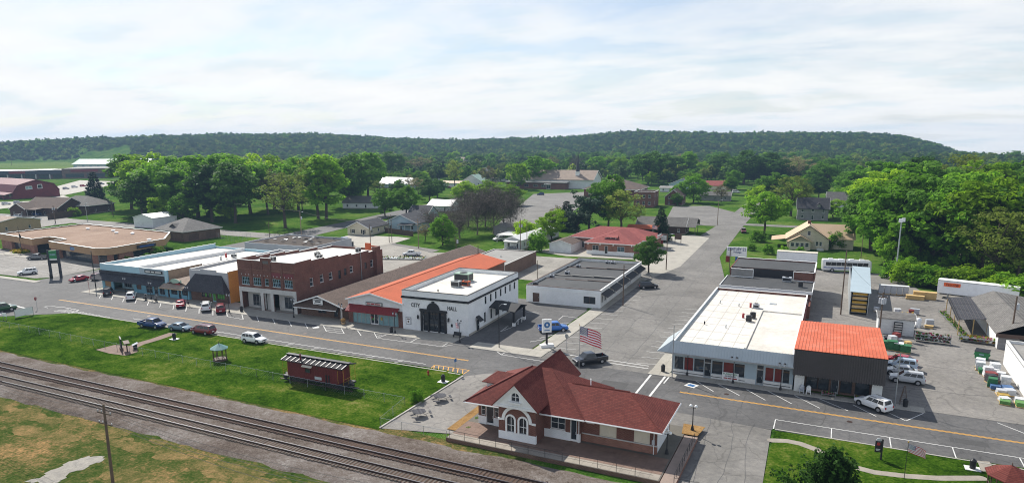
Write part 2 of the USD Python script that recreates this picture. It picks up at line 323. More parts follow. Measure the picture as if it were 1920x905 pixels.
M('blind_red', (0.13, 0.018, 0.016), 0.15, 0.3, 0.8, 3.0, spec=0.6)
M('blue_paint', (0.03, 0.1, 0.33), 0.4)
M('yellow_paint', (0.5, 0.3, 0.035), 0.6, 0.25)
M('orange_sign', (0.75, 0.13, 0.03), 0.5, 0.1)
M('flag_red', (0.46, 0.02, 0.035), 0.7, 0.06)
M('flag_white', (0.8, 0.8, 0.8), 0.7, 0.05)
M('flag_blue', (0.02, 0.035, 0.16), 0.7, 0.1)
M('plastic_grey', (0.45, 0.47, 0.5), 0.45, 0.1)
M('plastic_white', (0.8, 0.81, 0.82), 0.3, 0.1, 1.0)
M('lumber', (0.55, 0.38, 0.16), 0.8, 0.2, 1.0)
M('soil', (0.05, 0.035, 0.025), 0.95, 0.3)
M('rubber', (0.018, 0.018, 0.019), 0.8, 0.15)
M('alloy', (0.5, 0.5, 0.52), 0.35, 0.1, 2, 8, 0, 0.8)
M('lamp_red', (0.35, 0.015, 0.015), 0.15, 0.1)
M('lamp_clear', (0.75, 0.76, 0.78), 0.1, 0.1)
M('globe_white', (0.82, 0.82, 0.8), 0.25, 0.04)
M('caboose_red', (0.11, 0.014, 0.017), 0.55, 0.22, 0.5, 4.0)
M('board_fence', (0.1, 0.065, 0.045), 0.9, 0.3, 0.6, 5.0)
M('stone_band', (0.5, 0.49, 0.46), 0.8, 0.16, 0.4, 4.0, 0.006)
M('bark', (0.075, 0.058, 0.045), 0.95, 0.3, 0.8, 6.0, 0.02)
M('bark_pale', (0.2, 0.17, 0.14), 0.95, 0.25, 0.8, 6.0, 0.02)
M_glass('glass_dark'); M_glass('glass_blue', (0.05, 0.09, 0.11)); M_glass('car_glass', (0.012, 0.014, 0.016), 0.03)
M_brick('brick_red', (0.135, 0.04, 0.028), (0.2, 0.07, 0.045), (0.2, 0.15, 0.125))
M_brick('brick_brown', (0.11, 0.05, 0.035), (0.17, 0.085, 0.055), (0.2, 0.17, 0.14))
M_brick('brick_tan', (0.26, 0.17, 0.1), (0.33, 0.22, 0.14), (0.35, 0.3, 0.24))
M_brick('brick_orange', (0.24, 0.085, 0.05), (0.32, 0.13, 0.08), (0.3, 0.24, 0.2))
M_brick('brick_white', (0.82, 0.83, 0.82), (0.88, 0.88, 0.87), (0.7, 0.72, 0.72), var=0.1)
M_brick('shingle_red', (0.135, 0.028, 0.021), (0.185, 0.046, 0.034), (0.09, 0.02, 0.018), 0.33, 0.1, 0.012, 0.2)
M_brick('shingle_bright_red', (0.26, 0.06, 0.055), (0.36, 0.1, 0.085), (0.17, 0.045, 0.04), 0.33, 0.1, 0.012, 0.15)
M_brick('shingle_brown', (0.115, 0.08, 0.062), (0.17, 0.12, 0.095), (0.07, 0.05, 0.04), 0.33, 0.1, 0.012, 0.2)
M_brick('shingle_tan', (0.33, 0.255, 0.2), (0.42, 0.33, 0.265), (0.22, 0.17, 0.13), 0.33, 0.1, 0.012, 0.16)
M_brick('shingle_grey', (0.14, 0.13, 0.12), (0.21, 0.2, 0.185), (0.09, 0.085, 0.08), 0.33, 0.1, 0.012, 0.2)
M_brick('shingle_dark', (0.045, 0.045, 0.052), (0.08, 0.08, 0.09), (0.028, 0.028, 0.032), 0.33, 0.1, 0.012, 0.2)
M_brick('siding_white', (0.66, 0.67, 0.66), (0.74, 0.75, 0.74), (0.45, 0.47, 0.48), 6.0, 0.16, 0.012, 0.1, 0.6)
M_brick('siding_cream', (0.6, 0.54, 0.4), (0.68, 0.61, 0.46), (0.42, 0.37, 0.28), 6.0, 0.16, 0.012, 0.1, 0.6)
M_brick('siding_blue', (0.34, 0.45, 0.5), (0.4, 0.52, 0.57), (0.25, 0.33, 0.37), 6.0, 0.16, 0.012, 0.1, 0.6)
M_brick('siding_grey', (0.26, 0.25, 0.25), (0.31, 0.3, 0.3), (0.19, 0.18, 0.18), 6.0, 0.16, 0.012, 0.12, 0.6)
M_brick('siding_brown', (0.07, 0.042, 0.035), (0.1, 0.06, 0.05), (0.045, 0.028, 0.022), 6.0, 0.18, 0.014, 0.15, 0.7)

for n_, c in dict(green=(.03, .15, .06), red=(.22, .04, .035), black=(.035, .035, .04), blue=(.06, .13, .27), yellow=(.42, .28, .06), lime=(.1, .24, .06), white=(.6, .61, .62)).items(): M('bag_' + n_, c, .55, .4, 2.2, 9.0, .03)

# ------------------------------------------------------------------ the setting: land, streets, lots
def struct(name, mb, mat, parent=None, smooth=False):
    if parent: return part(parent, name, mb, mat, smooth=smooth)
    return solo(name, mb, mat, kind='structure', smooth=smooth)
def flat(pts, z, t=0.0): return MB().prism(Polygon(pts).buffer(0), z - 0.02 if not t else z - t, z)

def hill_z(x, y):
    """The ground rises from about 1.1 km out into low ridges; level nearer."""
    x = np.asarray(x, float); y = np.asarray(y, float)
    d = np.hypot(x, y); az = np.degrees(np.arctan2(x, y))
    prof = np.interp(az, [-90, -66, -61.6, -57, -50, -42, -39, -35.7, -30, -25.7, -21, -18, -14.9, -8.7, -3, 1, 2.5, 4.2, 5.9, 7.5, 9.4, 20],
                     [20, 25, 28, 33, 39, 41.5, 38, 31, 24, 27, 29, 37, 42, 35.5, 36.5, 35, 32, 26, 12, -6, -15, -18])
    wob = meshkit.fbm(np.stack([x / 260, y / 260, 0 * x], -1), 4, 3) - 0.5
    d0 = 1050 + 420 * np.clip((-53 - az) / 4, 0, 1); rise = np.clip((d - d0) / (1650 - d0), 0, 1); rise = rise * rise * (3 - 2 * rise)
    back = np.clip((d - 1900) / 600, 0, 1)
    return rise * (prof + wob * 7) * (1 - back) - 26 * back

g = MB()
radii = np.r_[1, 30, 80, 160, 260, 380, 520, 700, 900, np.linspace(1050, 2400, 28)]; K = 180
ang = np.linspace(0, 2 * PI, K, endpoint=False)
P = np.array([[r * math.sin(a), r * math.cos(a) + 0] for r in radii for a in ang])
Z = hill_z(P[:, 0], P[:, 1]) * (np.abs(np.degrees(np.arctan2(P[:, 0], P[:, 1]))) < 400)
V = np.c_[P, Z]; Fq = []
for i in range(len(radii) - 1):
    for j in range(K):
        jj = (j + 1) % K; Fq.append([i * K + j, i * K + jj, (i + 1) * K + jj, (i + 1) * K + j])
V = np.vstack([V, [[0, 0, 0]]]); n0 = len(V) - 1
g.add(V, np.array(Fq)[:, ::-1]); g.add(V[[*range(K), n0]], [[j, K, (j + 1) % K] for j in range(K)])
struct('ground', g, 'grass', smooth=True)

struct('field', flat([(-734.91, 365.26), (-776.23, 446.37), (-985.11, 641.47), (-1082.34, 768.96), (-1150.17, 892.54), (-1307.98, 1015.64), (-1584.8, 1022.5), (-1846.65, 926.23)], 0.06), 'field')
street = struct('main_street', flat([(-520, 88.2), (-192, 88.2), (-190, 60), (-168, 60), (-160, 80), (-147, 89.3), (-54, 90.0), (-52, 87), (-5, 87.2), (-4.8, 87.6), (160, 88.6), (160, 102.5), (-189, 103), (-191, 105.3), (-520, 105.3)], 0.05), 'asphalt')
cross = struct('side_street', flat([(-43.5, 101.5), (-23.3, 101.5), (-23.6, 150), (-25, 184), (-31, 215), (-34, 300), (-36, 420), (-38, 560), (-46, 560), (-45, 420), (-44, 300), (-46, 215), (-47, 184), (-44.5, 140)], 0.056), 'asphalt_old')
struct('left_street', flat([(-192, 103), (-166.5, 103), (-168, 130), (-178, 185), (-188, 250), (-201, 340), (-216, 440), (-224, 440), (-210, 340), (-199, 250), (-194, 185), (-191, 130)], 0.056), 'asphalt')
struct('back_street', flat([(-420, 196), (-195, 191), (-150, 192), (-118, 186), (-118, 193), (-150, 202), (-195, 202), (-420, 206)], 0.062), 'asphalt_old')
struct('cross_lane', flat([(-36, 298), (140, 296), (140, 302), (-36, 305)], 0.062), 'asphalt_old')
struct('bank_car_park', flat([(-300, 105.5), (-195, 108.8), (-191.5, 112), (-193, 138), (-200, 132), (-262, 136), (-300, 150)], 0.075), 'asphalt_pale')
struct('gravel_yard', flat([(-166, 142), (-97, 140), (-86, 160), (-60, 160), (-60, 134), (-47, 134), (-47, 196), (-100, 194), (-118, 188), (-150, 200), (-166, 196), (-178, 190)], 0.07), 'gravel_lot')
struct('driveway', flat([(-166.59, 190.47), (-169.1, 210.21), (-149.27, 213.73), (-142.2, 212.12), (-140.85, 199.87), (-143.71, 188.2), (-149.25, 180.92)], 0.082), 'concrete')
struct('city_hall_car_park', flat([(-61.5, 102.2), (-57, 102.2), (-57, 105.7), (-46.4, 105.7), (-46.4, 136), (-60, 138), (-62, 140), (-73, 140), (-73, 132), (-61, 131)], 0.08), 'asphalt')
struct('church_car_park', flat([(-132.7, 266.82), (-180.49, 414.63), (-154.3, 443.42), (-125.71, 354.55), (-108.63, 272.54)], 0.07), 'asphalt_old')
struct('side_car_park', flat([(-65.5, 290.08), (-78.32, 366.69), (-61.09, 376.51), (-39.46, 340.46), (-42.99, 291.52)], 0.07), 'asphalt_old')
struct('office_drive', flat([(-88.82, 204.02), (-79.82, 217.58), (-54.49, 209.49), (-57.01, 249.03), (-48.22, 261.83), (-40.88, 255.73), (-38.82, 194.42), (-42.09, 176.38), (-53.73, 200.41), (-75.43, 198.45)], 0.072), 'concrete')
struct('hardware_yard', flat([(7.5, 102.0), (33.5, 102.0), (60, 130), (60, 175), (20, 186), (16, 205), (-23, 205), (-22, 146), (-3, 146), (-2.5, 122)], 0.075), 'asphalt_pale')
struct('depot_car_park', flat([(-50.7, 66.9), (-50.17, 88.49), (-48.23, 90.71), (-46.03, 91.97), (-40.5, 83), (-40.5, 72.5), (-39.98, 69.64)], 0.08), 'asphalt_pale')
struct('depot_drive', flat([(-41, 83), (-41, 89.5), (-5.0, 87.0), (-4.6, 72), (-4.5, 62), (-13, 62), (-13.5, 82)], 0.082), 'asphalt_old')

struct('back_car_park', flat([(-308.78, 154.01), (-378.57, 190.07), (-368.77, 209.26), (-343.08, 206.76), (-313.76, 202.1), (-310.8, 182.21), (-303.5, 162.97)], 0.07), 'asphalt_pale')
struct('barn_forecourt', flat([(-413.53, 208.13), (-471.48, 238.07), (-451.26, 257.26), (-479.24, 293.77), (-446.68, 279.27), (-421.62, 242.99)], 0.07), 'concrete')
struct('strip_car_park', flat([(-521, 297.85), (-644.95, 413.08), (-578.28, 411.13), (-510.54, 334.11), (-478.52, 294.04)], 0.075), 'concrete')
# lawns and verges
struct('lawn_left', flat([(-152, 66.5), (-50.6, 66.5), (-51, 89.4), (-54, 89.7), (-108, 89.5), (-146, 88.9), (-150, 84), (-160, 78)], 0.085), 'lawn')
struct('lawn_right', flat([(-4.6, 50), (60, 50), (60, 88.2), (21, 87.9), (-4.6, 87.0)], 0.085), 'lawn')
struct('dry_verge', flat([(-180, 20), (-4.6, 20), (-4.6, 60), (-30, 63.5), (-30, 67), (-50, 68), (-140, 68), (-180, 66)], 0.045), 'dry_verge')
bs = Polygon([(-77.69, 38.99), (-77.42, 40.57), (-77.94, 42.81), (-77.97, 45.43), (-76.19, 46.84), (-75.2, 46.69), (-74.84, 45.67), (-74.88, 43.92), (-75.28, 42.35), (-74.06, 40.65)])
struct('broken_slab', MB().prism(Polygon([(x + .25 * math.sin(i * 5.1), y + .25 * math.cos(i * 3.7)) for i, (x, y) in enumerate(bs.segmentize(.5).exterior.coords[:-1])]).buffer(0), .04, .06), 'gravel_lot')
rng = np.random.default_rng(5)
def blotch(cx, cy, a, b, seed, n=60):
    t = np.linspace(0, 2 * PI, n)[:-1]; q = np.c_[np.cos(t), np.sin(t)]; k = .55 + .9 * meshkit.fbm(np.c_[q * 2.2 + seed * 7.7, 0 * t], 4, seed); return Polygon([(cx + a * u * w, cy + b * v * w) for (u, v), w in zip(q, k)]).buffer(0)
bd = MB(); k = 0
for x, y, a, b in ((-98, 51.5, 14, 1.3), (-76, 50.8, 9, 1.7), (-60, 50.2, 8, 1.5), (-66, 44.5, 5, 1.2), (-52, 47.5, 6, 1.8), (-58, 43.5, 3, .8), (-42, 50, 8, 1.5), (-88, 47.5, 4, .7), (-118, 51, 7, 1.1)):
    for q in range(26): k += 1; w = rng.uniform(.25, 1) ** 2 * 1.5; bd.prism(blotch(x + rng.normal(0, a * .5), y + rng.normal(0, b * .55), w * 1.9, w * .75, k, 36), .03, .05 + (k % 60) * .0004)
struct('bare_dirt', bd, 'bare_dirt')
def berm(name, y0, y1, x0=-200, x1=10, h=0.34):
    xs = np.arange(x0, x1 + .1, 0.8); ys = np.linspace(y0, y1, 24)
    X, Y = np.meshgrid(xs, ys, indexing='ij'); t = np.clip(np.minimum(Y - y0, y1 - Y) / 1.4, 0, 1)
    nz = meshkit.fbm(np.stack([X * 1.7, Y * 1.7, 0 * X], -1), 3, 9) - .5
    edge = (meshkit.fbm(np.stack([X / 3, Y / 3, 0 * X], -1), 3, 4) - .5) * 1.4
    Zb = h * np.clip(t + edge * (t < 1), 0, 1) + nz * 0.12 + 0.045 * (t > 0) - 0.05 * (t == 0)
    nx, ny = X.shape; idx = np.arange(nx * ny).reshape(nx, ny)
    q = np.stack([idx[:-1, :-1], idx[1:, :-1], idx[1:, 1:], idx[:-1, 1:]], -1).reshape(-1, 4)
    struct(name, MB().add(np.c_[X.ravel(), Y.ravel(), Zb.ravel()], q), 'ballast', smooth=True)
berm('ballast_bed', 52.8, 66.2)
M_ground('rusty_stones', [(.06, .04, .03), (.12, .078, .058), (.19, .13, .1)], .2, 1.6, 6.0, .1)
for y in (60.85, 56.9): struct('track_stones', MB().box(-190, 8, y - 1.15, y + 1.15, .3, .47), 'rusty_stones')
for yc, wood, lab in ((60.85, 'sleeper_wood', 'far railway track with dark red brown sleepers, nearer the lawn fence'), (56.9, 'sleeper_grey', 'near railway track with weathered grey sleepers half sunk in ballast')):
    T = thing('railway_track', lab, 'railway track', (-80, yc, 0.36))
    rr = np.random.default_rng(int(yc))
    for s in (-1, 1):
        y = s * 0.75
        rail = part(T, 'rail', MB().box(-110, 90, y - .07, y + .07, .17, .19).box(-110, 90, y - .013, y + .013, .19, .3).box(-110, 90, y - .038, y + .038, .3, .345), 'rail_steel')
        part(rail, 'rail_head', MB().box(-110, 90, y - .03, y + .03, .345, .349), 'rail_head')
    lo, hi, st = -55, 80, 0.5
    rest = MB(); k = 0
    for xx in np.arange(-108, 88, st):
        a, dz = rr.normal(0, .012), rr.normal(0, .008); c = MB().box(-.115, .115, -1.3, 1.3, -.06 + dz, .165 + dz)
        c.v = [v @ np.array([[math.cos(a), math.sin(a), 0], [-math.sin(a), math.cos(a), 0], [0, 0, 1]]) + [xx, rr.normal(0, .04), 0] for v in c.v]
        if lo < xx < hi and k < 290: part(T, 'sleeper', c, wood); k += 1
        else: rest.add(*c.mesh())
    part(T, 'sleepers_beyond', rest, wood, kind='stuff')

# pavements of slabs and their kerbs
def pavement(name, x0, x1, y0, y1, nx, ny, z=0.13, mat='concrete', kerb='S', seed=1):
    Pm = solo(name, MB().box(x0, x1, y0, y1, 0.02, z - .02), 'joint', kind='structure')
    r = np.random.default_rng(seed); xs = np.linspace(x0, x1, nx + 1); k0 = 0.16 if kerb else 0
    ys = np.linspace(y0 + k0, y1, ny + 1)
    for i in range(nx):
        for j in range(ny):
            d = r.normal(0, .003)
            part(Pm, 'slab', MB().box(xs[i] + .012, xs[i + 1] - .012, ys[j] + .012, ys[j + 1] - .012, z - .06, z + d), mat)
    if kerb:
        for i in range(0, nx, 2):
            part(Pm, 'kerbstone', MB().box(xs[i] + .008, xs[min(i + 2, nx)] - .008, y0 - .02, y0 + k0 - .01, 0.0, z + .012), 'kerb_stone')
    return Pm
pavement('shopfront_pavement', -166.5, -60.8, 102.9, 107.5, 52, 3, seed=2)
struct('shop_forecourt', MB().box(-166, -60.9, 107.51, 110.5, .02, .115), 'concrete')
pavement('furniture_store_pavement', -24.5, 13.2, 101.3, 103.15, 22, 1, seed=3)
pavement('store_side_pavement', -24.4, -21.4, 103.17, 122, 2, 10, kerb='', seed=4)
pavement('corner_pavement', -57.0, -43.0, 102.0, 105.6, 9, 2, seed=5)
pavement('low_shop_pavement', -46.0, -42.9, 105.62, 175, 2, 36, kerb='', seed=6)
pavement('garden_centre_pavement', 27.5, 50, 101.6, 104.2, 11, 1, seed=7)
pavement('bank_pavement', -300, -189, 105.2, 107.0, 30, 1, seed=8)
pavement('bank_front_pavement', -262, -196, 128.0, 130.0, 24, 1, z=0.15, kerb='', seed=9)
kerbs = solo('lawn_kerb', MB().box(-146, -54, 89.05, 89.3, 0, .13).box(-4.6, 60, 87.3, 87.5, 0, .13).box(-53.5, -51.3, 88.8, 89.05, 0, .13), 'kerb_stone', kind='structure')
lk = MB(); A, B = np.array((-50.7, 66.9)), np.array((-50.47, 88.35)); d = (B - A) / np.linalg.norm(B - A); n = np.array([-d[1], d[0]]) * .12
lk.slab([(*(A - n), .2), (*(B - n), .2), (*(B + n), .2), (*(A + n), .2)], .2)
part(kerbs, 'side_kerb', lk, 'kerb_stone')

# park paths
pth = MB()
cl = [np.array(p) for p in ((-114.56, 74.44), (-112.07, 76.24), (-113.1, 79.3), (-113, 82.3), (-113.51, 86.74))]
pth.prism(LineString(cl).buffer(1.0, cap_style=2), .07, .1)
pth.prism(Polygon([(-117.06, 73.67), (-116.72, 76.97), (-111.95, 78.03), (-109.06, 75.88), (-108.99, 73.61), (-112.79, 73.22)]), .071, .101)
struct('brick_path', pth, 'paver_red')
cl = [(-4.67, 83.82), (-3.01, 84.41), (-1.49, 84.28), (0.31, 83.35), (2.06, 81.58), (3.72, 80.46), (6.37, 79.87), (9.49, 80.36), (12.58, 81.25), (16.76, 83.16)]
struct('curved_path', MB().prism(LineString(cl).buffer(.55), .07, .1).prism(Polygon([(17.06, 87.82), (18.27, 88.09), (18.4, 85.5), (17.04, 85.01)]), .071, .102), 'path_stone')

# painted markings, children of the street they are painted on
def stroke(mb, a, b, w=.12, z=.058):
    a, b = np.array(a[:2]), np.array(b[:2]); d = b - a; L = np.linalg.norm(d); n = np.array([-d[1], d[0]]) / L * w / 2
    return mb.slab([(*(a - n), z), (*(b - n), z), (*(b + n), z), (*(a + n), z)], .006)
def marks(name, segs, mat='white_line', w=.12, z=.058, parent=street):
    for a, b in segs: part(parent, name, stroke(MB(), a, b, w, z), mat)
for x0, x1 in ((-163, -53.5), (-18.3, 160), (-520, -197)):
    for dy in (-.13, .13): part(street, 'centre_line', MB().box(x0, x1, 95.6 + dy - .06, 95.6 + dy + .06, .052, .058), 'yellow_line')
part(street, 'parking_line', MB().box(-131, -59, 91.05, 91.17, .052, .058), 'white_line')
part(street, 'parking_line', MB().box(-4.8, 60, 90.75, 90.87, .052, .058), 'white_line')
marks('bay_line', [((x, 91.05), (x - 1.0, 89.3)) for x in (-124.6, -118.4, -112.2, -106, -99.5, -93.4, -87.3, -81.3, -75.3, -69.3, -63.5)])
marks('bay_line', [((x, 90.8), (x, 87.6)) for x in (-4.8, 1.9, 8.4, 15.0, 21.6)])
marks('bay_line', [((-158.87, 103.13), (-155.78, 100.5)), ((-155.82, 104.14), (-151.5, 100.59)), ((-151.17, 103.72), (-147.05, 100.22)), ((-146.92, 103.77), (-142.96, 100.31)), ((-142.33, 103.44), (-138.5, 100.06)), ((-138.51, 103.68), (-134.55, 100.17)),
    ((-134.39, 103.8), (-130.11, 100.01)), ((-130.16, 103.72), (-125.99, 99.91)), ((-125.94, 103.42), (-121.83, 99.83)), ((-121.16, 102.91), (-117.76, 99.9)), ((-116.99, 102.86), (-114.15, 100.43)), ((-114.15, 100.43), (-109.16, 100.03)), ((-109.16, 100.03), (-113.36, 103.56))])
marks('bay_line', [((-108.66, 103.19), (-105, 100.12)), ((-104.57, 103.46), (-100.53, 100.08)), ((-100.51, 103.71), (-96.1, 99.99)), ((-96.02, 103.54), (-92.04, 100.08)), ((-91.82, 104.07), (-87.26, 99.92)), ((-87.26, 99.92), (-83.04, 100.06)), ((-83.04, 100.06), (-87.57, 104.28)),
    ((-83.29, 103.96), (-79.25, 100.29)), ((-78.66, 103.41), (-75.51, 100.22)), ((-75.51, 100.22), (-75.2, 103.26)), ((-75.51, 100.22), (-61.65, 100.62)), ((-61.65, 100.62), (-59.64, 103.11)), ((-68.45, 103.05), (-68.28, 100.34)), ((-61.8, 103.23), (-61.65, 100.62)), ((-52.64, 103.18), (-49.84, 100.68)), ((-49.84, 100.68), (-49.82, 102.99)), ((-49.84, 100.68), (-37.73, 100.23))])
marks('hatching', [((-90.01, 102.55), (-86.5, 103.47)), ((-89.08, 101.69), (-85.31, 102.31)), ((-88.16, 100.84), (-84.14, 101.19)), ((-77.13, 102.09), (-75.8, 102.29)), ((-76.17, 100.96), (-75.53, 101.24))], w=.09)
marks('bay_line', [((-17.68, 101.97), (-13.87, 97.82)), ((-14.02, 101.52), (-10.22, 97.73)), ((-9.59, 100.62), (-6.67, 97.38)), ((-6.7, 101.33), (-3.21, 97.47)), ((-3.07, 101.06), (0.35, 97.35)), ((0.25, 101.06), (3.84, 97.93)), ((4.46, 100.57), (7.21, 97.37)), ((8.61, 99.6), (10.65, 97.33)), ((10.65, 97.33), (12.97, 101.11)), ((21.27, 101.49), (23.85, 98.79))])
marks('crossing_line', [((-23.96, 102.45), (-24, 92.53)), ((-21.74, 101.97), (-21.91, 92))], w=.32)
marks('crossing_line', [((-21.13, 102.04), (-21.26, 98.19)), ((-33.13, 105.46), (-25.29, 105.14)), ((-32.09, 104.1), (-25.07, 103.88)), ((-39.91, 105.44), (-37.42, 105.27))], w=.22, z=.066)
marks('stop_line', [((-160.56, 81.53), (-169.96, 88.2)), ((-169.96, 88.2), (-161.48, 87.28))], w=.4)
marks('kerb_hatching', [((-159.26, 89.86), (-158.21, 90.87)), ((-158.21, 90.87), (-153.43, 91.34)), ((-153.43, 91.34), (-148.7, 91.06)), ((-148.7, 91.06), (-147.8, 88.15)), ((-157.33, 89.63), (-158.51, 89.65))], 'white_line', .14)
marks('kerb_hatching', [((-151.5 + i * 1.15, 90.6 - .06 * i), (-153.0 + i * 1.15, 88.3 + .02 * i)) for i in range(14)], 'white_line', .2)
marks('yellow_hatching', [((-57.5, 91.38), (-51.01, 91.4)), ((-51.01, 91.4), (-50.99, 88.92)), ((-56.91, 88.48), (-57.5, 91.38))] + [((-57.5, 91.38), (-55.93, 88.35)), ((-56.64, 91.32), (-55.1, 88.45)), ((-55.72, 91.3), (-54.24, 88.42)), ((-54.86, 91.39), (-53.31, 88.42)), ((-53.88, 91.25), (-52.49, 88.52)), ((-53.04, 91.34), (-51.68, 88.61)), ((-52.2, 91.43), (-50.91, 88.96))], 'yellow_line', .13)
blue = part(street, 'blue_badge_square', stroke(MB(), (-18.08, 99.29), (-16.49, 98.77), 1.5), 'white_line', label='white square with blue wheelchair sign painted on the road')
part(blue, 'blue_field', stroke(MB(), (-17.75, 99.19), (-16.82, 98.87), .9, .062), 'sign_blue')
part(street, 'blue_badge_square', stroke(MB(), (-91.49, 100.83), (-90.72, 101.81), 1.2), 'white_line')
marks('bay_line', [((-43.4, y), (-39.2, y + .6)) for y in np.arange(108, 172, 3.7)] + [((-27.6, y), (-23.9, y + .4)) for y in np.arange(106, 146, 3.3)], w=.09, z=.064, parent=cross)
lot = '/World/city_hall_car_park'
marks('bay_line', [((-47.67, 112.47), (-44.54, 118.14)), ((-48.35, 109.58), (-44.67, 114.57)), ((-48.86, 122.93), (-44.4, 126.22)), ((-47.03, 121.16), (-43.27, 123.67)), ((-49.23, 125.89), (-49.48, 129.27)), ((-49.48, 129.27), (-45.04, 128.66)), ((-59.1, 129.44), (-55.12, 129.45)), ((-56.28, 113.34), (-56.68, 117.74)), ((-56.28, 113.34), (-55.47, 117.42))], w=.12, z=.088, parent=lot)
marks('bay_line', [((x, 112), (x + 1.4, 117.5)) for x in np.arange(-255, -198, 3.1)] + [((x, 122), (x + 1.4, 127)) for x in np.arange(-240, -198, 3.1)], w=.11, z=.083, parent='/World/bank_car_park')

# wear of the streets: tar sealed seams, patches and iron covers
M('tar_seal', (.075, .073, .07), .6, .3); M('patch_dark', (.07, .068, .066), .85, .15); M('tyre_wear', (.075, .073, .071), .7, .25, .2, 3.0)
rt = np.random.default_rng(21)
def seal(parent, x0, y0, x1, y1, z, n=14, w=.05):
    t = np.linspace(0, 1, n); o = np.cumsum(rt.normal(0, .16, n)); L = math.hypot(x1 - x0, y1 - y0); nx, ny = -(y1 - y0) / L, (x1 - x0) / L
    part(parent, 'tar_seam', MB().prism(LineString([(x0 + (x1 - x0) * a + nx * b, y0 + (y1 - y0) * a + ny * b) for a, b in zip(t, o)]).buffer(w), z - .006, z), 'tar_seal')
for k in range(16): x = -158 + k * 11.5 + rt.uniform(-3, 3); seal(street, x, 89.5, x + rt.uniform(-2, 2), 102, .0565)
for y in (93.4, 97.9): seal(street, -160, y, -20, y, .0568, 60, .035); seal(street, -18, y, 60, y, .0568, 40, .035)
for k in range(4): seal(cross, -43, 112 + k * 22, -25, 112 + k * 22 + rt.uniform(-3, 3), .0625)
for x in (-38, -33.4, -29): seal(cross, x, 104, x - 3.5, 230, .0628, 50, .04)
for k in range(5): seal('/World/hardware_yard', 9, 110 + k * 15, 33, 110 + k * 15 + rt.uniform(-6, 6), .081, 16)
for k in range(3): seal('/World/depot_drive', -11 + k * 2.4, 64, -12 + k * 2.6, 88, .088, 12, .03)
for x, y, a, b in ((-100, 93.6, 3, 2), (-66, 98.5, 5, 1.6), (-30, 93, 4, 3), (-10, 98.6, 3.5, 1.5), (15, 92.4, 4, 1.4), (-135, 98.4, 4, 1.8)): part(street, 'patch', MB().box(x, x + a, y, y + b, .05, .0555), 'patch_dark')
for x, y in ((-90, 97), (-47, 93), (-12, 97.5), (4, 94), (-130, 94)): part(street, 'manhole_cover', MB().cyl(x, y, .05, .0575, .36, k=14), 'rail_steel')

# ------------------------------------------------------------------ building kit (local frame: x along the front, y back, z up)
def sp(side, off, a, o, z):
    return {'S': (a, off - o, z), 'N': (a, off + o, z), 'E': (off + o, a, z), 'W': (off - o, a, z)}[side]
def sb(mb, side, off, a0, a1, o0, o1, z0, z1):
    p, q = sp(side, off, a0, o0, z0), sp(side, off, a1, o1, z1)
    return mb.box(min(p[0], q[0]), max(p[0], q[0]), min(p[1], q[1]), max(p[1], q[1]), z0, z1)
def wall(T, side, off, outline, mat, holes=(), th=.25, name='wall', label=None):
    """A wall with real openings; outline: (a0, a1, z0, z1) or a polygon in (along, height)."""
    poly = sbox2(outline[0], outline[2], outline[1], outline[3]) if np.ndim(outline) == 1 else Polygon(outline)
    for h in holes: poly = poly.difference(sbox2(h[0], h[2], h[1], h[3]) if np.ndim(h) == 1 else Polygon(h))
    mb = MB()
    for g in getattr(poly, 'geoms', [poly]):
        t = trimesh.creation.extrude_polygon(g, th, engine='earcut'); v = np.array(t.vertices)
        w = np.array([sp(side, off, a, -o, z) for a, z, o in v])
        f = np.array(t.faces); mb.add(w, f if side in ('N', 'W') else f[:, ::-1])
    M_ = mb.mesh(); tmn = trimesh.Trimesh(*M_, process=False)
    if tmn.volume < 0: mb = MB().add(M_[0], M_[1][:, ::-1])
    return part(T, name, mb, mat, label)
def window(T, side, off, a0, a1, z0, z1, frame='white_paint', glass='glass_dark', nx=2, nz=1, fw=.07, rec=.1, sill=None, name='window', label=None):
    mb = MB(); o1, o0 = -rec + .04, -rec - .06
    sb(mb, side, off, a0, a1, o0, o1, z0, z0 + fw); sb(mb, side, off, a0, a1, o0, o1, z1 - fw, z1)
    sb(mb, side, off, a0, a0 + fw, o0, o1, z0 + fw, z1 - fw); sb(mb, side, off, a1 - fw, a1, o0, o1, z0 + fw, z1 - fw)
    xs = np.linspace(a0 + fw, a1 - fw, nx + 1); zs = np.linspace(z0 + fw, z1 - fw, nz + 1); hw = fw * .35
    for x in xs[1:-1]: sb(mb, side, off, x - hw, x + hw, o0 + .01, o1 - .01, z0 + fw, z1 - fw)
    for z in zs[1:-1]: sb(mb, side, off, a0 + fw, a1 - fw, o0 + .013, o1 - .013, z - hw, z + hw)
    W = part(T, name, mb, frame, label)
    for i in range(nx):
        for j in range(nz):
            part(W, 'pane', sb(MB(), side, off, xs[i], xs[i + 1], o0 + .02, o0 + .035, zs[j], zs[j + 1]), glass if isinstance(glass, str) else glass[(i + j) % len(glass)])
    if sill: part(W, 'sill', sb(MB(), side, off, a0 - .06, a1 + .06, .003, .09, z0 - .1, z0 - .003), sill)
    return W
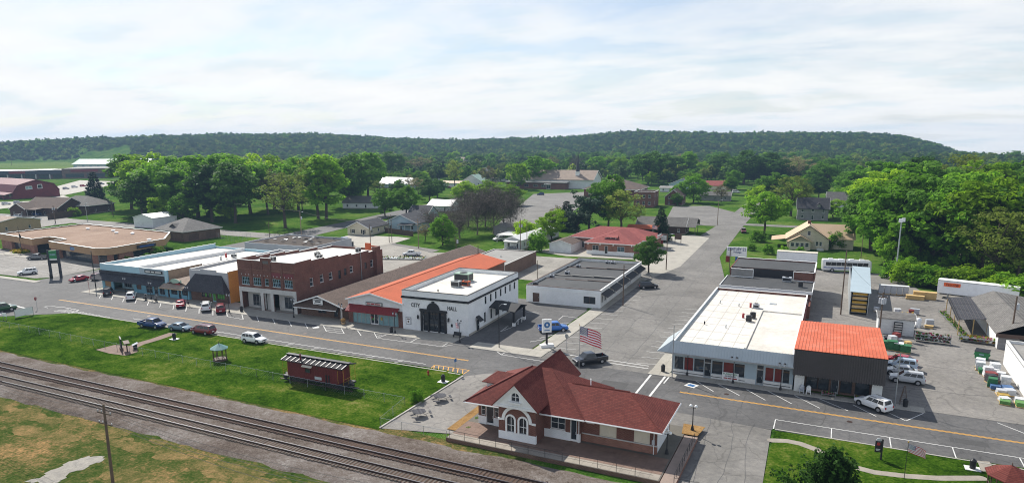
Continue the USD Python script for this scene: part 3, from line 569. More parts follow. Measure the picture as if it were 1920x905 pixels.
def door(T, side, off, a0, a1, z0, z1, mat='white_paint', glass='glass_dark', rec=.1, lab=None, leaf=1):
    mb = MB(); fw = .09
    sb(mb, side, off, a0, a0 + fw, -rec - .06, -rec + .04, z0, z1); sb(mb, side, off, a1 - fw, a1, -rec - .06, -rec + .04, z0, z1); sb(mb, side, off, a0 + fw, a1 - fw, -rec - .06, -rec + .04, z1 - fw, z1)
    sb(mb, side, off, a0 + fw, a1 - fw, -rec - .055, -rec + .03, z0, z0 + .25)
    if leaf == 2: m_ = (a0 + a1) / 2; sb(mb, side, off, m_ - .06, m_ + .06, -rec - .055, -rec + .03, z0 + .25, z1 - fw)
    D = part(T, 'door', mb, mat, lab)
    part(D, 'pane', sb(MB(), side, off, a0 + fw, a1 - fw, -rec - .04, -rec - .02, z0 + .25, z1 - fw), glass)
    part(D, 'handle', sb(MB(), side, off, a1 - fw - .16, a1 - fw - .1, -rec - .02, -rec + .07, z0 + .9, z0 + 1.25), 'galvanised')
    return D
def shell(T, w, d, h, mat, holes={}, th=.25, hs={}, mats={}, tops={}):
    """Four walls butted at the corners. tops[side]: a polygon outline instead of a plain rectangle."""
    for side, off, a0, a1 in (('S', 0, 0, w), ('N', d, 0, w), ('E', w, th, d - th), ('W', 0, th, d - th)):
        wall(T, side, off, tops.get(side, (a0, a1, 0, hs.get(side, h))), mats.get(side, mat), holes.get(side, ()), th)
def gable_roof(T, w, d, eave, ridge, mat, axis='y', over=.45, t=.16, mid=None, trim='white_paint', x0=0, y0=0, name='roof'):
    """Two slopes; axis: the direction of the ridge. eave and ridge are heights over the wall line."""
    mb = MB(); L = (w if axis == 'y' else d); mid = L / 2 if mid is None else mid
    s1 = (ridge - eave) / mid; s2 = (ridge - eave) / (L - mid); e1, e2 = eave - s1 * over, eave - s2 * over
    a, b = -over, L + over; lo, hi = -over, (d if axis == 'y' else w) + over
    def P3(u, v, z): return (x0 + u, y0 + v, z + t) if axis == 'y' else (x0 + v, y0 + u, z + t)
    q1 = [P3(a, lo, e1), P3(mid, lo, ridge), P3(mid, hi, ridge), P3(a, hi, e1)]; q2 = [P3(mid, lo, ridge), P3(b, lo, e2), P3(b, hi, e2), P3(mid, hi, ridge)]
    if axis == 'x': q1, q2 = q1[::-1], q2[::-1]
    mb.slab(q1, t); mb.slab(q2, t)
    R = part(T, name, mb, mat)
    if trim:
        tb = MB()
        for v in (lo, hi):
            s = -1 if v == lo else 1
            for (u0, z0), (u1, z1) in (((a, e1), (mid, ridge)), ((mid, ridge), (b, e2))):
                p = [P3(u0, v + s * .003, z0 - t - .08), P3(u1, v + s * .003, z1 - t - .08), P3(u1, v + s * .06, z1 - t - .08), P3(u0, v + s * .06, z0 - t - .08)]
                p += [(x, y, z + t + .1) for x, y, z in p]; tb.hexa(p)
        part(R, 'barge_board', tb, trim)
    return R
def hip_roof(T, x0, x1, y0, y1, eave, ridge, mat, over=.5, t=.15, run=None, trim='white_paint', name='roof'):
    x0 -= over; x1 += over; y0 -= over; y1 += over; w, d = x1 - x0, y1 - y0; r = min(w, d) / 2 if run is None else run
    e = eave; mb = MB()
    A, B, C, D = (x0, y0, e), (x1, y0, e), (x1, y1, e), (x0, y1, e)
    if w >= d: P_, Q = (x0 + r, (y0 + y1) / 2, ridge), (x1 - r, (y0 + y1) / 2, ridge)
    else: P_, Q = ((x0 + x1) / 2, y0 + r, ridge), ((x0 + x1) / 2, y1 - r, ridge)
    fs = [[A, B, Q, P_], [B, C, Q], [C, D, P_, Q], [D, A, P_]] if w >= d else [[A, B, P_], [B, C, Q, P_], [C, D, Q], [D, A, P_, Q]]
    for f in fs: mb.slab(f, t)
    R = part(T, name, mb, mat)
    tb = MB(); e2 = e - t
    for a, b, c, d_ in ((x0, x1, y0 - .05, y0 - .003), (x0, x1, y1 + .003, y1 + .05), (x0 - .05, x0 - .003, y0, y1), (x1 + .003, x1 + .05, y0, y1)): tb.box(a, b, c, d_, e2 - .08, e2 + t + .02)
    part(R, 'gutter', tb, trim)
    part(R, 'soffit', MB().box(x0 + .03, x1 - .03, y0 + .03, y1 - .03, e2 - .07, e2 - .02), trim)
    return R
def coping(T, w, d, h, mat='kerb_stone', th=.25, skip=''):
    mb = MB(); o = .03
    if 'S' not in skip: mb.box(-o, w + o, -o, th + o, h, h + .09)
    if 'N' not in skip: mb.box(-o, w + o, d - th - o, d + o, h, h + .09)
    if 'W' not in skip: mb.box(-o, th + o, th + o, d - th - o, h, h + .09)
    if 'E' not in skip: mb.box(w - th - o, w + o, th + o, d - th - o, h, h + .09)
    return part(T, 'coping', mb, mat)
def text(T, s, h, origin, side, mat, name='lettering', depth=.04, bold=True, width=None):
    t = meshkit.text_mesh(s, h, depth, bold); v = np.array(t.vertices)
    v[:, 0] -= (v[:, 0].max() + v[:, 0].min()) / 2
    if width: v[:, 0] *= width / np.ptp(v[:, 0])
    ox, oy, oz = origin
    X = {'S': np.c_[ox + v[:, 0], oy - v[:, 2], oz + v[:, 1]], 'E': np.c_[ox + v[:, 2], oy + v[:, 0], oz + v[:, 1]], 'W': np.c_[ox - v[:, 2], oy - v[:, 0], oz + v[:, 1]], 'N': np.c_[ox - v[:, 0], oy + v[:, 2], oz + v[:, 1]]}[side]
    return part(T, name, MB().add(X, t.faces), mat)
def roof_unit(T_or_world, label, loc, s=(1.2, .9, .9), mat='steel_grey', name='air_conditioner', fan=True):
    T = thing(name, label, 'rooftop unit', loc)
    a, b, h = s[0] / 2, s[1] / 2, s[2]
    part(T, 'casing', MB().box(-a, a, -b, b, .1, h).box(-a - .03, a + .03, -b - .03, b + .03, h - .08, h + .02), mat)
    part(T, 'grille', MB().box(-a + .1, a - .1, -b - .012, -b - .002, .25, h - .2).box(a + .002, a + .012, -b + .1, b - .1, .25, h - .2), 'black_iron')
    part(T, 'base_rail', MB().box(-a, a, -b + .05, -b + .15, 0, .1).box(-a, a, b - .15, b - .05, 0, .1), 'galvanised')
    if fan: part(T, 'fan_guard', MB().cyl(0, 0, h + .02, h + .1, min(a, b) * .75, k=14), 'black_iron')
    return T
def vent_pipe(label, loc, h=.5, mat='red_paint', r=.14):
    T = thing('roof_vent', label, 'roof vent', loc)
    part(T, 'pipe', MB().cyl(0, 0, 0, h, r, k=10), mat); part(T, 'cap', MB().cyl(0, 0, h, h + .12, r * 1.6, r * .6, k=10), mat)

def house(label, cat, loc, w, d, eave, ridge, wallm, roofm, rot=0, axis='x', nwin=(3, 2), hip=False, porch=None, dormer=False, chimney=None, name='house', doorside='S', trim='white_paint'):
    T = thing(name, label, cat, loc, rot); th = .2
    wz0, wz1 = (.9, min(2.2, eave - .35)); holes = {}
    two = eave > 4.5
    for side, L, n in (('S', w, nwin[0]), ('E', d, nwin[1]), ('N', w, nwin[0]), ('W', d, nwin[1])):
        hs = []
        for i in range(n):
            c = L * (i + .5) / n
            hs.append((c - .5, c + .5, wz0, wz1))
            if two: hs.append((c - .5, c + .5, wz0 + 2.7, wz1 + 2.7))
        holes[side] = hs
    dk = nwin[0] // 2 * (2 if two else 1); h0 = holes['S'][dk]; holes['S'][dk] = (h0[0], h0[1] - .05, .15, 2.2)
    tops = {}
    if not hip:
        if axis == 'x': tops['E'] = tops['W'] = [(th, 0), (d - th, 0), (d - th, eave), (d / 2, ridge - .1), (th, eave)]
        else: tops['S'] = tops['N'] = [(0, 0), (w, 0), (w, eave), (w / 2, ridge - .1), (0, eave)]
    shell(T, w, d, eave, wallm, holes, th, tops=tops)
    offs = {'S': 0, 'N': d, 'E': w, 'W': 0}
    for side in 'SEW':
        for i, hh in enumerate(holes[side]):
            if side == 'S' and i == dk: door(T, side, 0, *hh, mat=trim)
            else: window(T, side, offs[side], *hh, frame=trim, nx=1, nz=2, sill=trim)
    part(T, 'foundation', MB().box(.03, w - .03, -.04, -.003, 0, .3).box(w + .003, w + .04, .03, d - .03, 0, .3), 'concrete')
    if hip: R = hip_roof(T, 0, w, 0, d, eave + .15, ridge, roofm, trim=trim)
    else: R = gable_roof(T, w, d, eave, ridge, roofm, axis, trim=trim)
    if chimney: part(R, 'chimney', MB().box(chimney[0] - .35, chimney[0] + .35, chimney[1] - .3, chimney[1] + .3, eave, ridge + .8), 'brick_red')
    if porch:
        px0, px1, pd = porch
        pr = part(T, 'porch', MB().box(px0, px1, -pd, -.003, 0, .25), 'concrete')
        for x in np.linspace(px0 + .12, px1 - .12, 3): part(pr, 'post', MB().box(x - .06, x + .06, -pd + .08, -pd + .2, .25, eave - .42), trim)
        part(pr, 'porch_roof', MB().slab([(px0 - .2, -pd - .2, eave - .35), (px1 + .2, -pd - .2, eave - .35), (px1 + .2, -.25, eave + .05), (px0 - .2, -.25, eave + .05)], .1), roofm)
    if dormer:
        x, y, zb = dormer; D = part(T, 'dormer', MB().prism([(x - .7, y), (x + .7, y), (x + .7, y + 2.2), (x - .7, y + 2.2)], zb, zb + 1.3), wallm)
        window(D if False else T, 'S', y, x - .4, x + .4, zb + .25, zb + 1.15, nx=1, nz=2, rec=-.06, name='dormer_window')
        part(D, 'dormer_roof', MB().slab([(x - .95, y - .2, zb + 1.2), (x, y - .2, zb + 1.95), (x, y + 2.6, zb + 1.95), (x - .95, y + 2.6, zb + 1.2)], .1).slab([(x, y - .2, zb + 1.95), (x + .95, y - .2, zb + 1.2), (x + .95, y + 2.6, zb + 1.2), (x, y + 2.6, zb + 1.95)], .1), roofm)
    return T

# ------------------------------------------------------------------ the depot
T = thing('railway_depot', 'old brick railway depot with dark red hipped roof and white arched gable beside the tracks', 'station building', (-31, 76, 0))
ox, oy = -31, 76
def D_(mb): return mb.move((-ox, -oy, 0))
E_ = 3.75   # underside of the eaves
# platform
part(T, 'platform', D_(MB().box(-41.0, -14.6, 67.2, 82.5, 0, .5)), 'brick_brown')
pf = part(T, 'paving', D_(MB().box(-40.97, -14.63, 67.23, 82.47, .5, .515)), 'joint')
rp = np.random.default_rng(11)
for i in range(24):
    for j in range(4):
        x, y = -40.9 + i * 1.09, 67.3 + j * 1.35
        part(pf, 'paver', D_(MB().box(x + .01, x + 1.08, y + .01, y + 1.34, .515, .535 + rp.normal(0, .002))), 'paver_red' if j > 0 else 'path_stone')
def dw(side, off, a0, a1, z0, z1, **k):
    L = ox if side in 'SN' else oy; O = oy if side in 'SN' else ox
    return window(T, side, off - O, a0 - L, a1 - L, z0, z1, **k)
def dwall(side, off, outline, mat, holes=(), th=.3, name='wall'):
    L = ox if side in 'SN' else oy; O = oy if side in 'SN' else ox
    sh = lambda q: (q[0] - L, q[1] - L, q[2], q[3]) if np.ndim(q) == 1 else [(a - L, z) for a, z in q]
    return wall(T, side, off - O, sh(outline), mat, [sh(h) for h in holes], th, name)
# west body
op = [(-39.0, -38.4, 1.7, 3.2), (-38.3, -37.2, .55, 3.3), (-37.1, -36.5, 1.7, 3.2)]
dwall('S', 72.8, (-39.4, -34.6, 1.6, E_), 'brick_red', [(a, b, max(c, 1.6), d) for a, b, c, d in op])
dwall('S', 72.78, (-39.42, -34.6, .5, 1.6), 'brick_white', [(-38.3, -37.2, .5, 1.6)], .32)
for o in (op[0], op[2]): dw('S', 72.8, *o, nx=1, nz=2)
door(T, 'S', 72.8 - oy, op[1][0] - ox, op[1][1] - ox, .52, 3.3, lab='white door west of the arched bay')
dwall('W', -39.4, (73.1, 81.5, .5, E_), 'brick_red'); dwall('N', 81.8, (-39.4, -26.0, .5, E_), 'brick_red')
op = [(-29.3, -27.4, 1.75, 3.35), (-26.75, -25.9, .55, 3.35)]
dwall('S', 72.6, (-30.4, -25.5, 1.6, E_), 'brick_red', [op[0], (-26.75, -25.9, 1.6, 3.35)])
dwall('S', 72.58, (-30.4, -25.48, .5, 1.6), 'brick_white', [(-26.75, -25.9, .5, 1.6)], .32)
dw('S', 72.6, *op[0], nx=2, nz=2, sill='white_paint'); door(T, 'S', 72.6 - oy, op[1][0] - ox, op[1][1] - ox, .52, 3.35, lab='white door east of the arched bay')
dwall('E', -25.5, (72.9, 81.5, .5, E_), 'brick_red')
# projecting bay with the twin arched windows
bx0, bx1, by = -35.05, -30.15, 69.9; bc = (bx0 + bx1) / 2
def arch(c, hw, z0, zs, k=14): return [(c - hw, z0), (c + hw, z0)] + [(c + hw * math.cos(t), zs + hw * math.sin(t)) for t in np.linspace(0, PI, k)]
wins = [(bc - .82, .5), (bc + .82, .5)]
dwall('S', by, [(bx0, 1.55), (bx1, 1.55), (bx1, 5.1), (bx0, 5.1)], 'brick_red', [arch(c, hw, 1.55, 3.15) for c, hw in wins], .35, 'bay_wall')
dwall('S', by - .02, (bx0 - .03, bx1 + .03, .5, 1.55), 'brick_white', (), .37, 'bay_plinth')
dwall('E', bx1, (by + .35, 72.6, .5, 5.0), 'brick_red', (), .3, 'bay_wall'); dwall('W', bx0, (by + .35, 72.8, .5, 5.0), 'brick_red', (), .3, 'bay_wall')
for c, hw in wins:
    A_ = np.array(arch(c, hw, 1.56, 3.15)); ring = Polygon(arch(c, hw + .2, 1.56, 3.15)).difference(Polygon(arch(c, hw - .02, 1.5, 3.15)))
    def plate(poly, o0, o1):
        mb = MB()
        for gg in getattr(poly, 'geoms', [poly]):
            t = trimesh.creation.extrude_polygon(gg, o1 - o0, engine='earcut'); v = np.array(t.vertices)
            mb.add(np.c_[v[:, 0] - ox, by - oy - o0 - v[:, 2], v[:, 1]], t.faces)
        return mb
    W = part(T, 'arched_window', plate(ring, .003, .1), 'white_paint')
    part(W, 'pane', plate(Polygon(arch(c, hw - .03, 1.58, 3.13)), -.2, -.17), 'glass_dark')
    part(W, 'glazing_bar', plate(sbox2(c - hw, 2.35, c + hw, 2.42).union(sbox2(c - .03, 1.58, c + .03, 3.6)), -.165, -.1), 'white_paint')
part(T, 'stone_arch', plate(Polygon(arch(bc, 2.0, 3.0, 3.05, 24)).difference(Polygon(arch(bc, 1.62, 2.9, 3.05, 24))).union(sbox2(bx0 - .05, 2.95, bx0 + .45, 3.2)).union(sbox2(bx1 - .45, 2.95, bx1 + .05, 3.2)), .004, .14), 'white_paint')
# white pediment above the bay
gz, ga, gh = 5.0, 7.75, 2.75
pw = Polygon([(bc - gh, gz), (bc + gh, gz), (bc, ga)])
ped = part(T, 'pediment', plate(pw.difference(Polygon(arch(bc, .52, 5.75, 6.3))), .16, .45), 'white_paint')
part(ped, 'cornice', plate(Polygon([(bc - gh - .25, gz - .15), (bc + gh + .25, gz - .15), (bc, ga + .15)]).difference(Polygon([(bc - gh + .35, gz + .12), (bc + gh - .35, gz + .12), (bc, ga - .28)])), .46, .62), 'white_paint')
part(ped, 'arched_pane', plate(Polygon(arch(bc, .5, 5.77, 6.3)), .2, .24), 'glass_dark')
part(ped, 'glazing_bar', plate(sbox2(bc - .035, 5.77, bc + .035, 6.8).union(sbox2(bc - .5, 6.24, bc + .5, 6.3)), .25, .34), 'white_paint')
part(ped, 'sill', plate(sbox2(bc - .8, 5.55, bc + .8, 5.72), .46, .8), 'white_paint')
# freight end
op = [(-23.3, -21.2, 1.6, 3.5), (-19.1, -17.2, 1.6, 3.5)]
dwall('S', 73.3, (-25.5, -16.4, 1.6, E_), 'brick_red', op); dwall('S', 73.26, (-25.5, -16.36, .5, 1.48), 'brick_orange', (), .34)
part(T, 'belt_course', D_(MB().box(-25.5, -16.3, 73.2, 73.34, 1.483, 1.597)), 'stone_band')
for a, b, c, d in op:
    G_ = part(T, 'freight_door', D_(MB().box(a, b, 73.42, 73.5, c, d).box(a, a + .1, 73.36, 73.42, c, d).box(b - .1, b, 73.36, 73.42, c, d).box(a + .1, b - .1, 73.36, 73.42, d - .12, d).box(a + .1, b - .1, 73.36, 73.42, c, c + .12).box((a + b) / 2 - .05, (a + b) / 2 + .05, 73.36, 73.42, c + .12, d - .12)), 'cream_paint', 'large cream boarded freight door')
    for k in range(6): part(G_, 'board', D_(MB().box(a + .12 + k * (b - a - .24) / 6, a + .1 + (k + 1) * (b - a - .24) / 6, 73.405, 73.418, c + .14, d - .14)), 'cream_paint')
dwall('E', -16.4, (73.6, 79.9, .5, E_), 'brick_white'); dwall('N', 80.2, (-25.5, -16.4, .5, E_), 'brick_red')
part(T, 'downpipe', D_(MB().cyl(-16.7, 73.15, .52, 3.7, .05, k=8).cyl(-25.62, 72.5, .52, 3.7, .05, k=8)), 'white_paint')
part(T, 'electric_meter', D_(MB().box(-16.9, -16.6, 73.05, 73.2, 1.75, 2.3)), 'plastic_grey')
# roofs: (slopes as slabs)
def tri(mb, *pts, t=.14): return mb.slab([(x - ox, y - oy, z) for x, y, z in pts], t)
ze = 4.02
mb = MB(); Aw, Bw, Cw, Dw = (-40.4, 70.7, ze), (-24.5, 71.35, ze), (-24.5, 83.3, ze), (-40.4, 83.3, ze); ap1, ap2 = (-33.6, 77, 7.75), (-31.0, 77, 7.75)
tri(mb, Aw, Bw, ap2, ap1); tri(mb, Bw, Cw, ap2); tri(mb, Cw, Dw, ap1, ap2); tri(mb, Dw, Aw, ap1)
R_ = part(T, 'main_roof', mb, 'shingle_red')
mb = MB(); fz = 6.4
tri(mb, (-28.2, 71.4, ze - .02), (-15.4, 71.5, ze - .02), (-20.6, 76.5, fz), (-28.5, 76.5, fz)); tri(mb, (-15.4, 71.5, ze - .02), (-15.4, 81.5, ze - .02), (-20.6, 76.5, fz)); tri(mb, (-15.4, 81.5, ze - .02), (-28.2, 81.5, ze - .02), (-28.5, 76.5, fz), (-20.6, 76.5, fz))
mb2 = MB()
tri(mb2, (-24.3, 72.3, ze + .02), (-15.4, 71.6, ze - .02), (-20.6, 76.5, fz), (-27.9, 76.5, fz))
part(T, 'freight_roof', MB().add(*mb.mesh()), 'shingle_red')
mb = MB(); L0, R0 = bc - gh - .3, bc + gh + .3; rz = 7.98; ez = 4.98
tri(mb, (L0, by - .75, ez), (bc, by - .75, rz), (bc, 84.2, rz), (L0, 84.2, ez)); tri(mb, (bc, by - .75, rz), (R0, by - .75, ez), (R0, 84.2, ez), (bc, 84.2, rz))
part(T, 'cross_gable_roof', mb, 'shingle_red')
rear = MB()
tb = trimesh.creation.extrude_polygon(pw, .3, engine='earcut'); vv = np.array(tb.vertices); rear.add(np.c_[vv[:, 0] - ox, 83.7 - oy + vv[:, 2], vv[:, 1]], tb.faces[:, ::-1])
part(T, 'rear_pediment', rear, 'white_paint')
part(T, 'rear_bay', D_(MB().box(bx0, bx1, 81.81, 83.7, .5, 4.99)), 'brick_red')
mb = MB()
dm = ((-39.6, 75.3), (-39.6, 78.7)); dz, dr = 5.35, 6.35
tri(mb, (-40.0, 75.0, dz), (-36.6, 75.0, dz), (-36.2, 77, dr), (-38.6, 77, dr), t=.1); tri(mb, (-36.6, 79.0, dz), (-40.0, 79.0, dz), (-38.6, 77, dr), (-36.2, 77, dr), t=.1); tri(mb, (-40.0, 79.0, dz), (-40.0, 75.0, dz), (-38.6, 77, dr), t=.1)
Dm = part(T, 'dormer_roof', mb, 'shingle_red'); part(Dm, 'dormer_cheek', D_(MB().box(-39.5, -36.5, 75.4, 78.6, 4.2, 5.26)), 'white_paint')
tb = MB()
for (x0, y0), (x1, y1) in (((-40.4, 70.7), (-24.5, 71.35)), ((-24.5, 71.4), (-15.4, 71.5)), ((-15.4, 71.5), (-15.4, 81.5)), ((-40.4, 83.3), (-40.4, 70.7))): tb.bar((x0 - ox, y0 - oy, ze - .06), (x1 - ox, y1 - oy, ze - .06), .2)
part(T, 'gutter', tb, 'white_paint')
part(T, 'soffit', D_(MB().box(-40.2, -24.7, 71.5, 83.1, E_, E_ + .06).box(-24.65, -15.6, 71.75, 81.3, E_, E_ + .055)), 'white_paint')
rdg = MB()
for a, b in ((Aw, ap1), ((-15.4, 71.5, ze), (-20.6, 76.5, fz)), ((-20.6, 76.5, fz), (-28, 76.5, fz)), (Bw, ap2), ((bc, by - .75, rz), (bc, 84.2, rz))): rdg.bar((a[0] - ox, a[1] - oy, a[2] + .02), (b[0] - ox, b[1] - oy, b[2] + .02), .16)
part(T, 'ridge_cap', rdg, 'shingle_red')
part(T, 'vent_pipe', D_(MB().cyl(-25.9, 77.5, 6.0, 6.95, .09)), 'white_paint')
for z in (3.3,):
    part(T, 'station_board', D_(MB().box(-24.9, -23.9, 73.1, 73.25, 3.0, 3.3)), 'white_paint')
fr = MB()
for x in np.arange(-40.6, -15.2, 2.12): fr.cyl(x, 67.35, .52, 1.5, .03, k=6)
fr.bar((-40.6, 67.35, 1.5), (-15.3, 67.35, 1.5), .05).bar((-40.6, 67.35, 1.0), (-15.3, 67.35, 1.0), .03)
solo('platform_railing', fr, 'black_iron', 'thin black railing along the trackside edge of the depot platform', 'railing')
rw = MB().box(-14.5, -12.9, 67.0, 80.0, 0, .5); solo('garden_bed', rw, 'brick_orange', 'brick edged raised bed along the east end of the depot', 'planter')
fr = MB()
for y in np.arange(67.5, 79.5, 1.4): fr.cyl(-13.1, y, .5, 1.5, .03, k=6)
fr.bar((-13.1, 67.5, 1.5), (-13.1, 78.8, 1.5), .05).bar((-13.1, 67.5, 1.0), (-13.1, 78.8, 1.0), .03)
for x in np.arange(-11.5, -7.5, 1.3): fr.cyl(x, 67.5, 0, 1.1, .03, k=6)
fr.bar((-13.1, 67.5, 1.1), (-7.6, 67.5, 1.1), .05)
solo('ramp_railing', fr, 'black_iron', 'black railing around the brick bed and ramp east of the depot', 'railing')
solo('mulch_bed', MB().box(-42.6, -41.02, 70.2, 82, .02, .16), 'mulch', 'strip of orange mulch along the west end of the depot platform', 'flower bed')
solo('mulch_bed', MB().prism(Polygon([(-14.9, 80.3), (-13, 80.3), (-12.6, 83.4), (-15.3, 83.4)]), .5, .56), 'mulch', 'patch of mulch around the globe lamp at the north east corner of the depot', 'flower bed')

# ------------------------------------------------------------------ City Hall
W_, D__, H_ = 14.3, 24.5, 7.85
T = thing('city_hall', 'white painted brick City Hall with black cornice and black arched entrance', 'town hall', (-74.6, 107.5), 2.4)
upper = [(7.3 + i * 2.45, 8.1 + i * 2.45, 4.55, 6.1) for i in range(7)]; lower = [(6.9, 7.7, 1.0, 3.0), (9.9, 10.7, 1.0, 3.0), (12.3, 14.0, 1.0, 2.7), (15.8, 16.6, 1.0, 2.7)]
shell(T, W_, D__, H_, 'brick_white', {'S': [(4.55, 9.25, .2, 4.1)], 'E': upper + lower + [(18.2, 19.4, .2, 2.6)], 'N': [(3, 4, 1, 3), (9, 10, 1, 3)]})
for u in upper: window(T, 'E', W_, *u, frame='black_paint', nx=1, nz=2, fw=.09)
for u in lower: window(T, 'E', W_, *u, frame='black_paint', nx=1, nz=2, fw=.09)
door(T, 'E', W_, 18.2, 19.4, .2, 2.6, 'black_paint')
part(T, 'roof', MB().box(.25, W_ - .25, .25, D__ - .25, 6.9, 7.05), 'roof_white')
coping(T, W_, D__, H_, 'black_paint')
part(T, 'cornice', MB().box(-.16, W_ + .16, -.16, -.003, 6.35, 6.62).box(W_ + .003, W_ + .16, 0, D__, 6.35, 6.62).box(-.16, -.003, 0, D__, 6.35, 6.62).box(-.1, W_ + .1, -.1, -.003, 6.62, 6.75).box(W_ + .003, W_ + .1, 0, D__, 6.62, 6.75), 'black_paint')
part(T, 'plinth', MB().box(W_ + .003, W_ + .09, .1, D__ - .1, 0, .45), 'concrete')
en = part(T, 'entrance_surround', MB().box(4.1, 4.55, -.22, -.003, .13, 4.1).box(9.25, 9.7, -.22, -.003, .13, 4.1).box(3.95, 9.85, -.3, -.003, 4.1, 4.55).box(5.6, 5.9, -.2, -.003, .13, 4.1).box(7.9, 8.2, -.2, -.003, .13, 4.1), 'black_paint')
ar = Polygon([(6.9 + 1.35 * math.cos(t), 4.55 + 1.35 * math.sin(t)) for t in np.linspace(0, PI, 20)]); t = trimesh.creation.extrude_polygon(ar, .2, engine='earcut'); v = np.array(t.vertices)
part(en, 'arched_head', MB().add(np.c_[v[:, 0], -.003 - v[:, 2], v[:, 1]], t.faces).box(6.65, 7.15, -.26, -.003, 5.85, 6.15), 'black_paint')
for a, b, z0 in ((4.55, 5.6, .2), (8.2, 9.25, .2)): window(T, 'S', 0, a, b, z0, 4.1, frame='black_paint', nx=1, nz=4, rec=.15, name='side_light')
window(T, 'S', 0, 5.9, 7.9, 2.7, 4.1, frame='black_paint', nx=3, nz=1, rec=.15, name='transom')
door(T, 'S', 0, 5.9, 7.9, .2, 2.7, 'black_paint', lab='black double entrance door', leaf=2)
text(T, 'CITY', .72, (3.0, -.01, 4.75), 'S', 'black_paint', width=1.9); text(T, 'HALL', .72, (10.95, -.01, 4.75), 'S', 'black_paint', width=2.0)
part(T, 'notice_board', MB().box(.7, 1.9, -.08, -.003, 1.1, 2.6), 'grey_stucco'); part(T + '/notice_board', 'poster', MB().box(.85, 1.75, -.095, -.083, 1.25, 2.45), 'white_paint'); part(T + '/notice_board', 'print', MB().box(.98, 1.62, -.1, -.096, 2.1, 2.3).cyl(0, 0, 0, .01, .001).box(1.15, 1.45, -.1, -.096, 1.5, 1.85), 'brown_paint')
for x in (3.55, 10.2): part(T, 'wall_lantern', MB().box(x - .13, x + .13, -.35, -.1, 2.5, 3.1).cyl(x, -.22, 3.1, 3.35, .17, .02, 6).bar((x, -.2, 2.3), (x, -.003, 2.3), .06), 'black_iron')
part(T, 'plaque', MB().box(10.6, 11.0, -.05, -.003, 1.5, 2.1), 'black_iron')
aw = part(T, 'small_awning', MB().slab([(W_ + .003, 3.2, 3.1), (W_ + 1.0, 3.0, 2.2), (W_ + 1.0, 4.8, 2.2), (W_ + .003, 4.6, 3.1)], .05), 'awning_black')
door(T, 'E', W_, 3.4, 4.4, .2, 2.3, 'black_paint', rec=-.08)
cn = part(T, 'canopy', MB().slab([(W_ + .02, 9.2, 3.6), (W_ + 5.6, 9.0, 3.1), (W_ + 5.6, 15.6, 3.1), (W_ + .02, 15.4, 3.6)], .1).slab([(W_ + .02, 12.3, 4.3), (W_ + 5.6, 12.3, 3.9), (W_ + 5.6, 15.6, 3.1), (W_ + .02, 15.4, 3.6)], .06).slab([(W_ + .02, 9.2, 3.6), (W_ + 5.6, 9.0, 3.1), (W_ + 5.6, 12.3, 3.9), (W_ + .02, 12.3, 4.3)], .06), 'awning_black', 'black drive-up canopy on posts')
for y in (9.6, 15.0):
    for x in (W_ + 5.2,): p_c = part(cn, 'post', MB().box(x - .2, x + .2, y - .2, y + .2, .75, 3.05), 'black_paint'); part(cn, 'post_base', MB().box(x - .28, x + .28, y - .28, y + .28, .09, .75), 'white_paint')
part(cn, 'bollard_rail', MB().cyl(W_ + 5.5, 11, .09, 1.1, .07).cyl(W_ + 5.5, 13, .09, 1.1, .07).bar((W_ + 5.5, 11, 1.05), (W_ + 5.5, 13, 1.05), .1).bar((W_ + 5.5, 9.9, .8), (W_ + 5.5, 11, 1.05), .08), 'white_paint')
def cw(a, b, z, ang=2.4, base=(-74.6, 107.5)):
    c, s = math.cos(math.radians(ang)), math.sin(math.radians(ang)); return (base[0] + a * c - b * s, base[1] + a * s + b * c, z)
roof_unit(None, 'large green air conditioner at the back of the City Hall roof', cw(5.6, 15.5, 7.05), (3.4, 2.2, 1.7), 'metal_green_roof')
roof_unit(None, 'grey condenser with louvred sides in the middle of the City Hall roof', cw(6.9, 9.6, 7.05), (1.9, 1.2, 1.25), 'galvanised')
roof_unit(None, 'low condenser with an orange top beside the grey one on City Hall', cw(8.3, 11.2, 7.05), (1.5, 1.1, 1.0), 'roof_orange')
vent_pipe('tiny dark vent near the front of the City Hall roof', cw(5.5, 4.5, 7.05), .3, 'black_iron', .12)

# ------------------------------------------------------------------ gabled shop with orange roof
w, d = 12.9, 50
T = thing('orange_roof_shop', 'long gabled shop with orange roof and dark red awning next to City Hall', 'shop', (-87.6, 107.2), 2.4)
tops = {s: [(0, 0), (w, 0), (w, 4.95), (5.6, 6.45), (0, 4.95)] for s in 'SN'}
op = [(1.2, 7.9, .2, 3.0), (8.0 - .001, 8.0, 0, 0.001)]
shell(T, w, d, 4.95, 'brick_red', {'S': [(1.1, 11.8, .15, 3.0)]}, tops={'S': [(0, 0), (w, 0), (w, 3.4), (0, 3.4)], 'N': tops['N']}, mats={'N': 'white_paint'})
wall(T, 'S', -.02, [(0.05, 3.4), (w - .05, 3.4), (w - .05, 4.9), (5.6, 6.35), (0.05, 4.9)], 'siding_white', (), .25, 'gable')
xs = [1.1, 2.1, 3.1, 4.1, 5.2]
for a, b in zip(xs[:-1], xs[1:]): window(T, 'S', 0, a, b, .15, 3.0, 'galvanised', 'curtain_teal', 1, 1, .05, name='shop_window')
door(T, 'S', 0, 5.3, 7.1, .15, 2.8, 'white_paint', lab='white framed double shop door', leaf=2)
xs = [7.2, 8.3, 9.5, 10.7, 11.8]
for a, b in zip(xs[:-1], xs[1:]): window(T, 'S', 0, a, b, .15, 3.0, 'galvanised', 'curtain_teal', 1, 1, .05, name='shop_window')
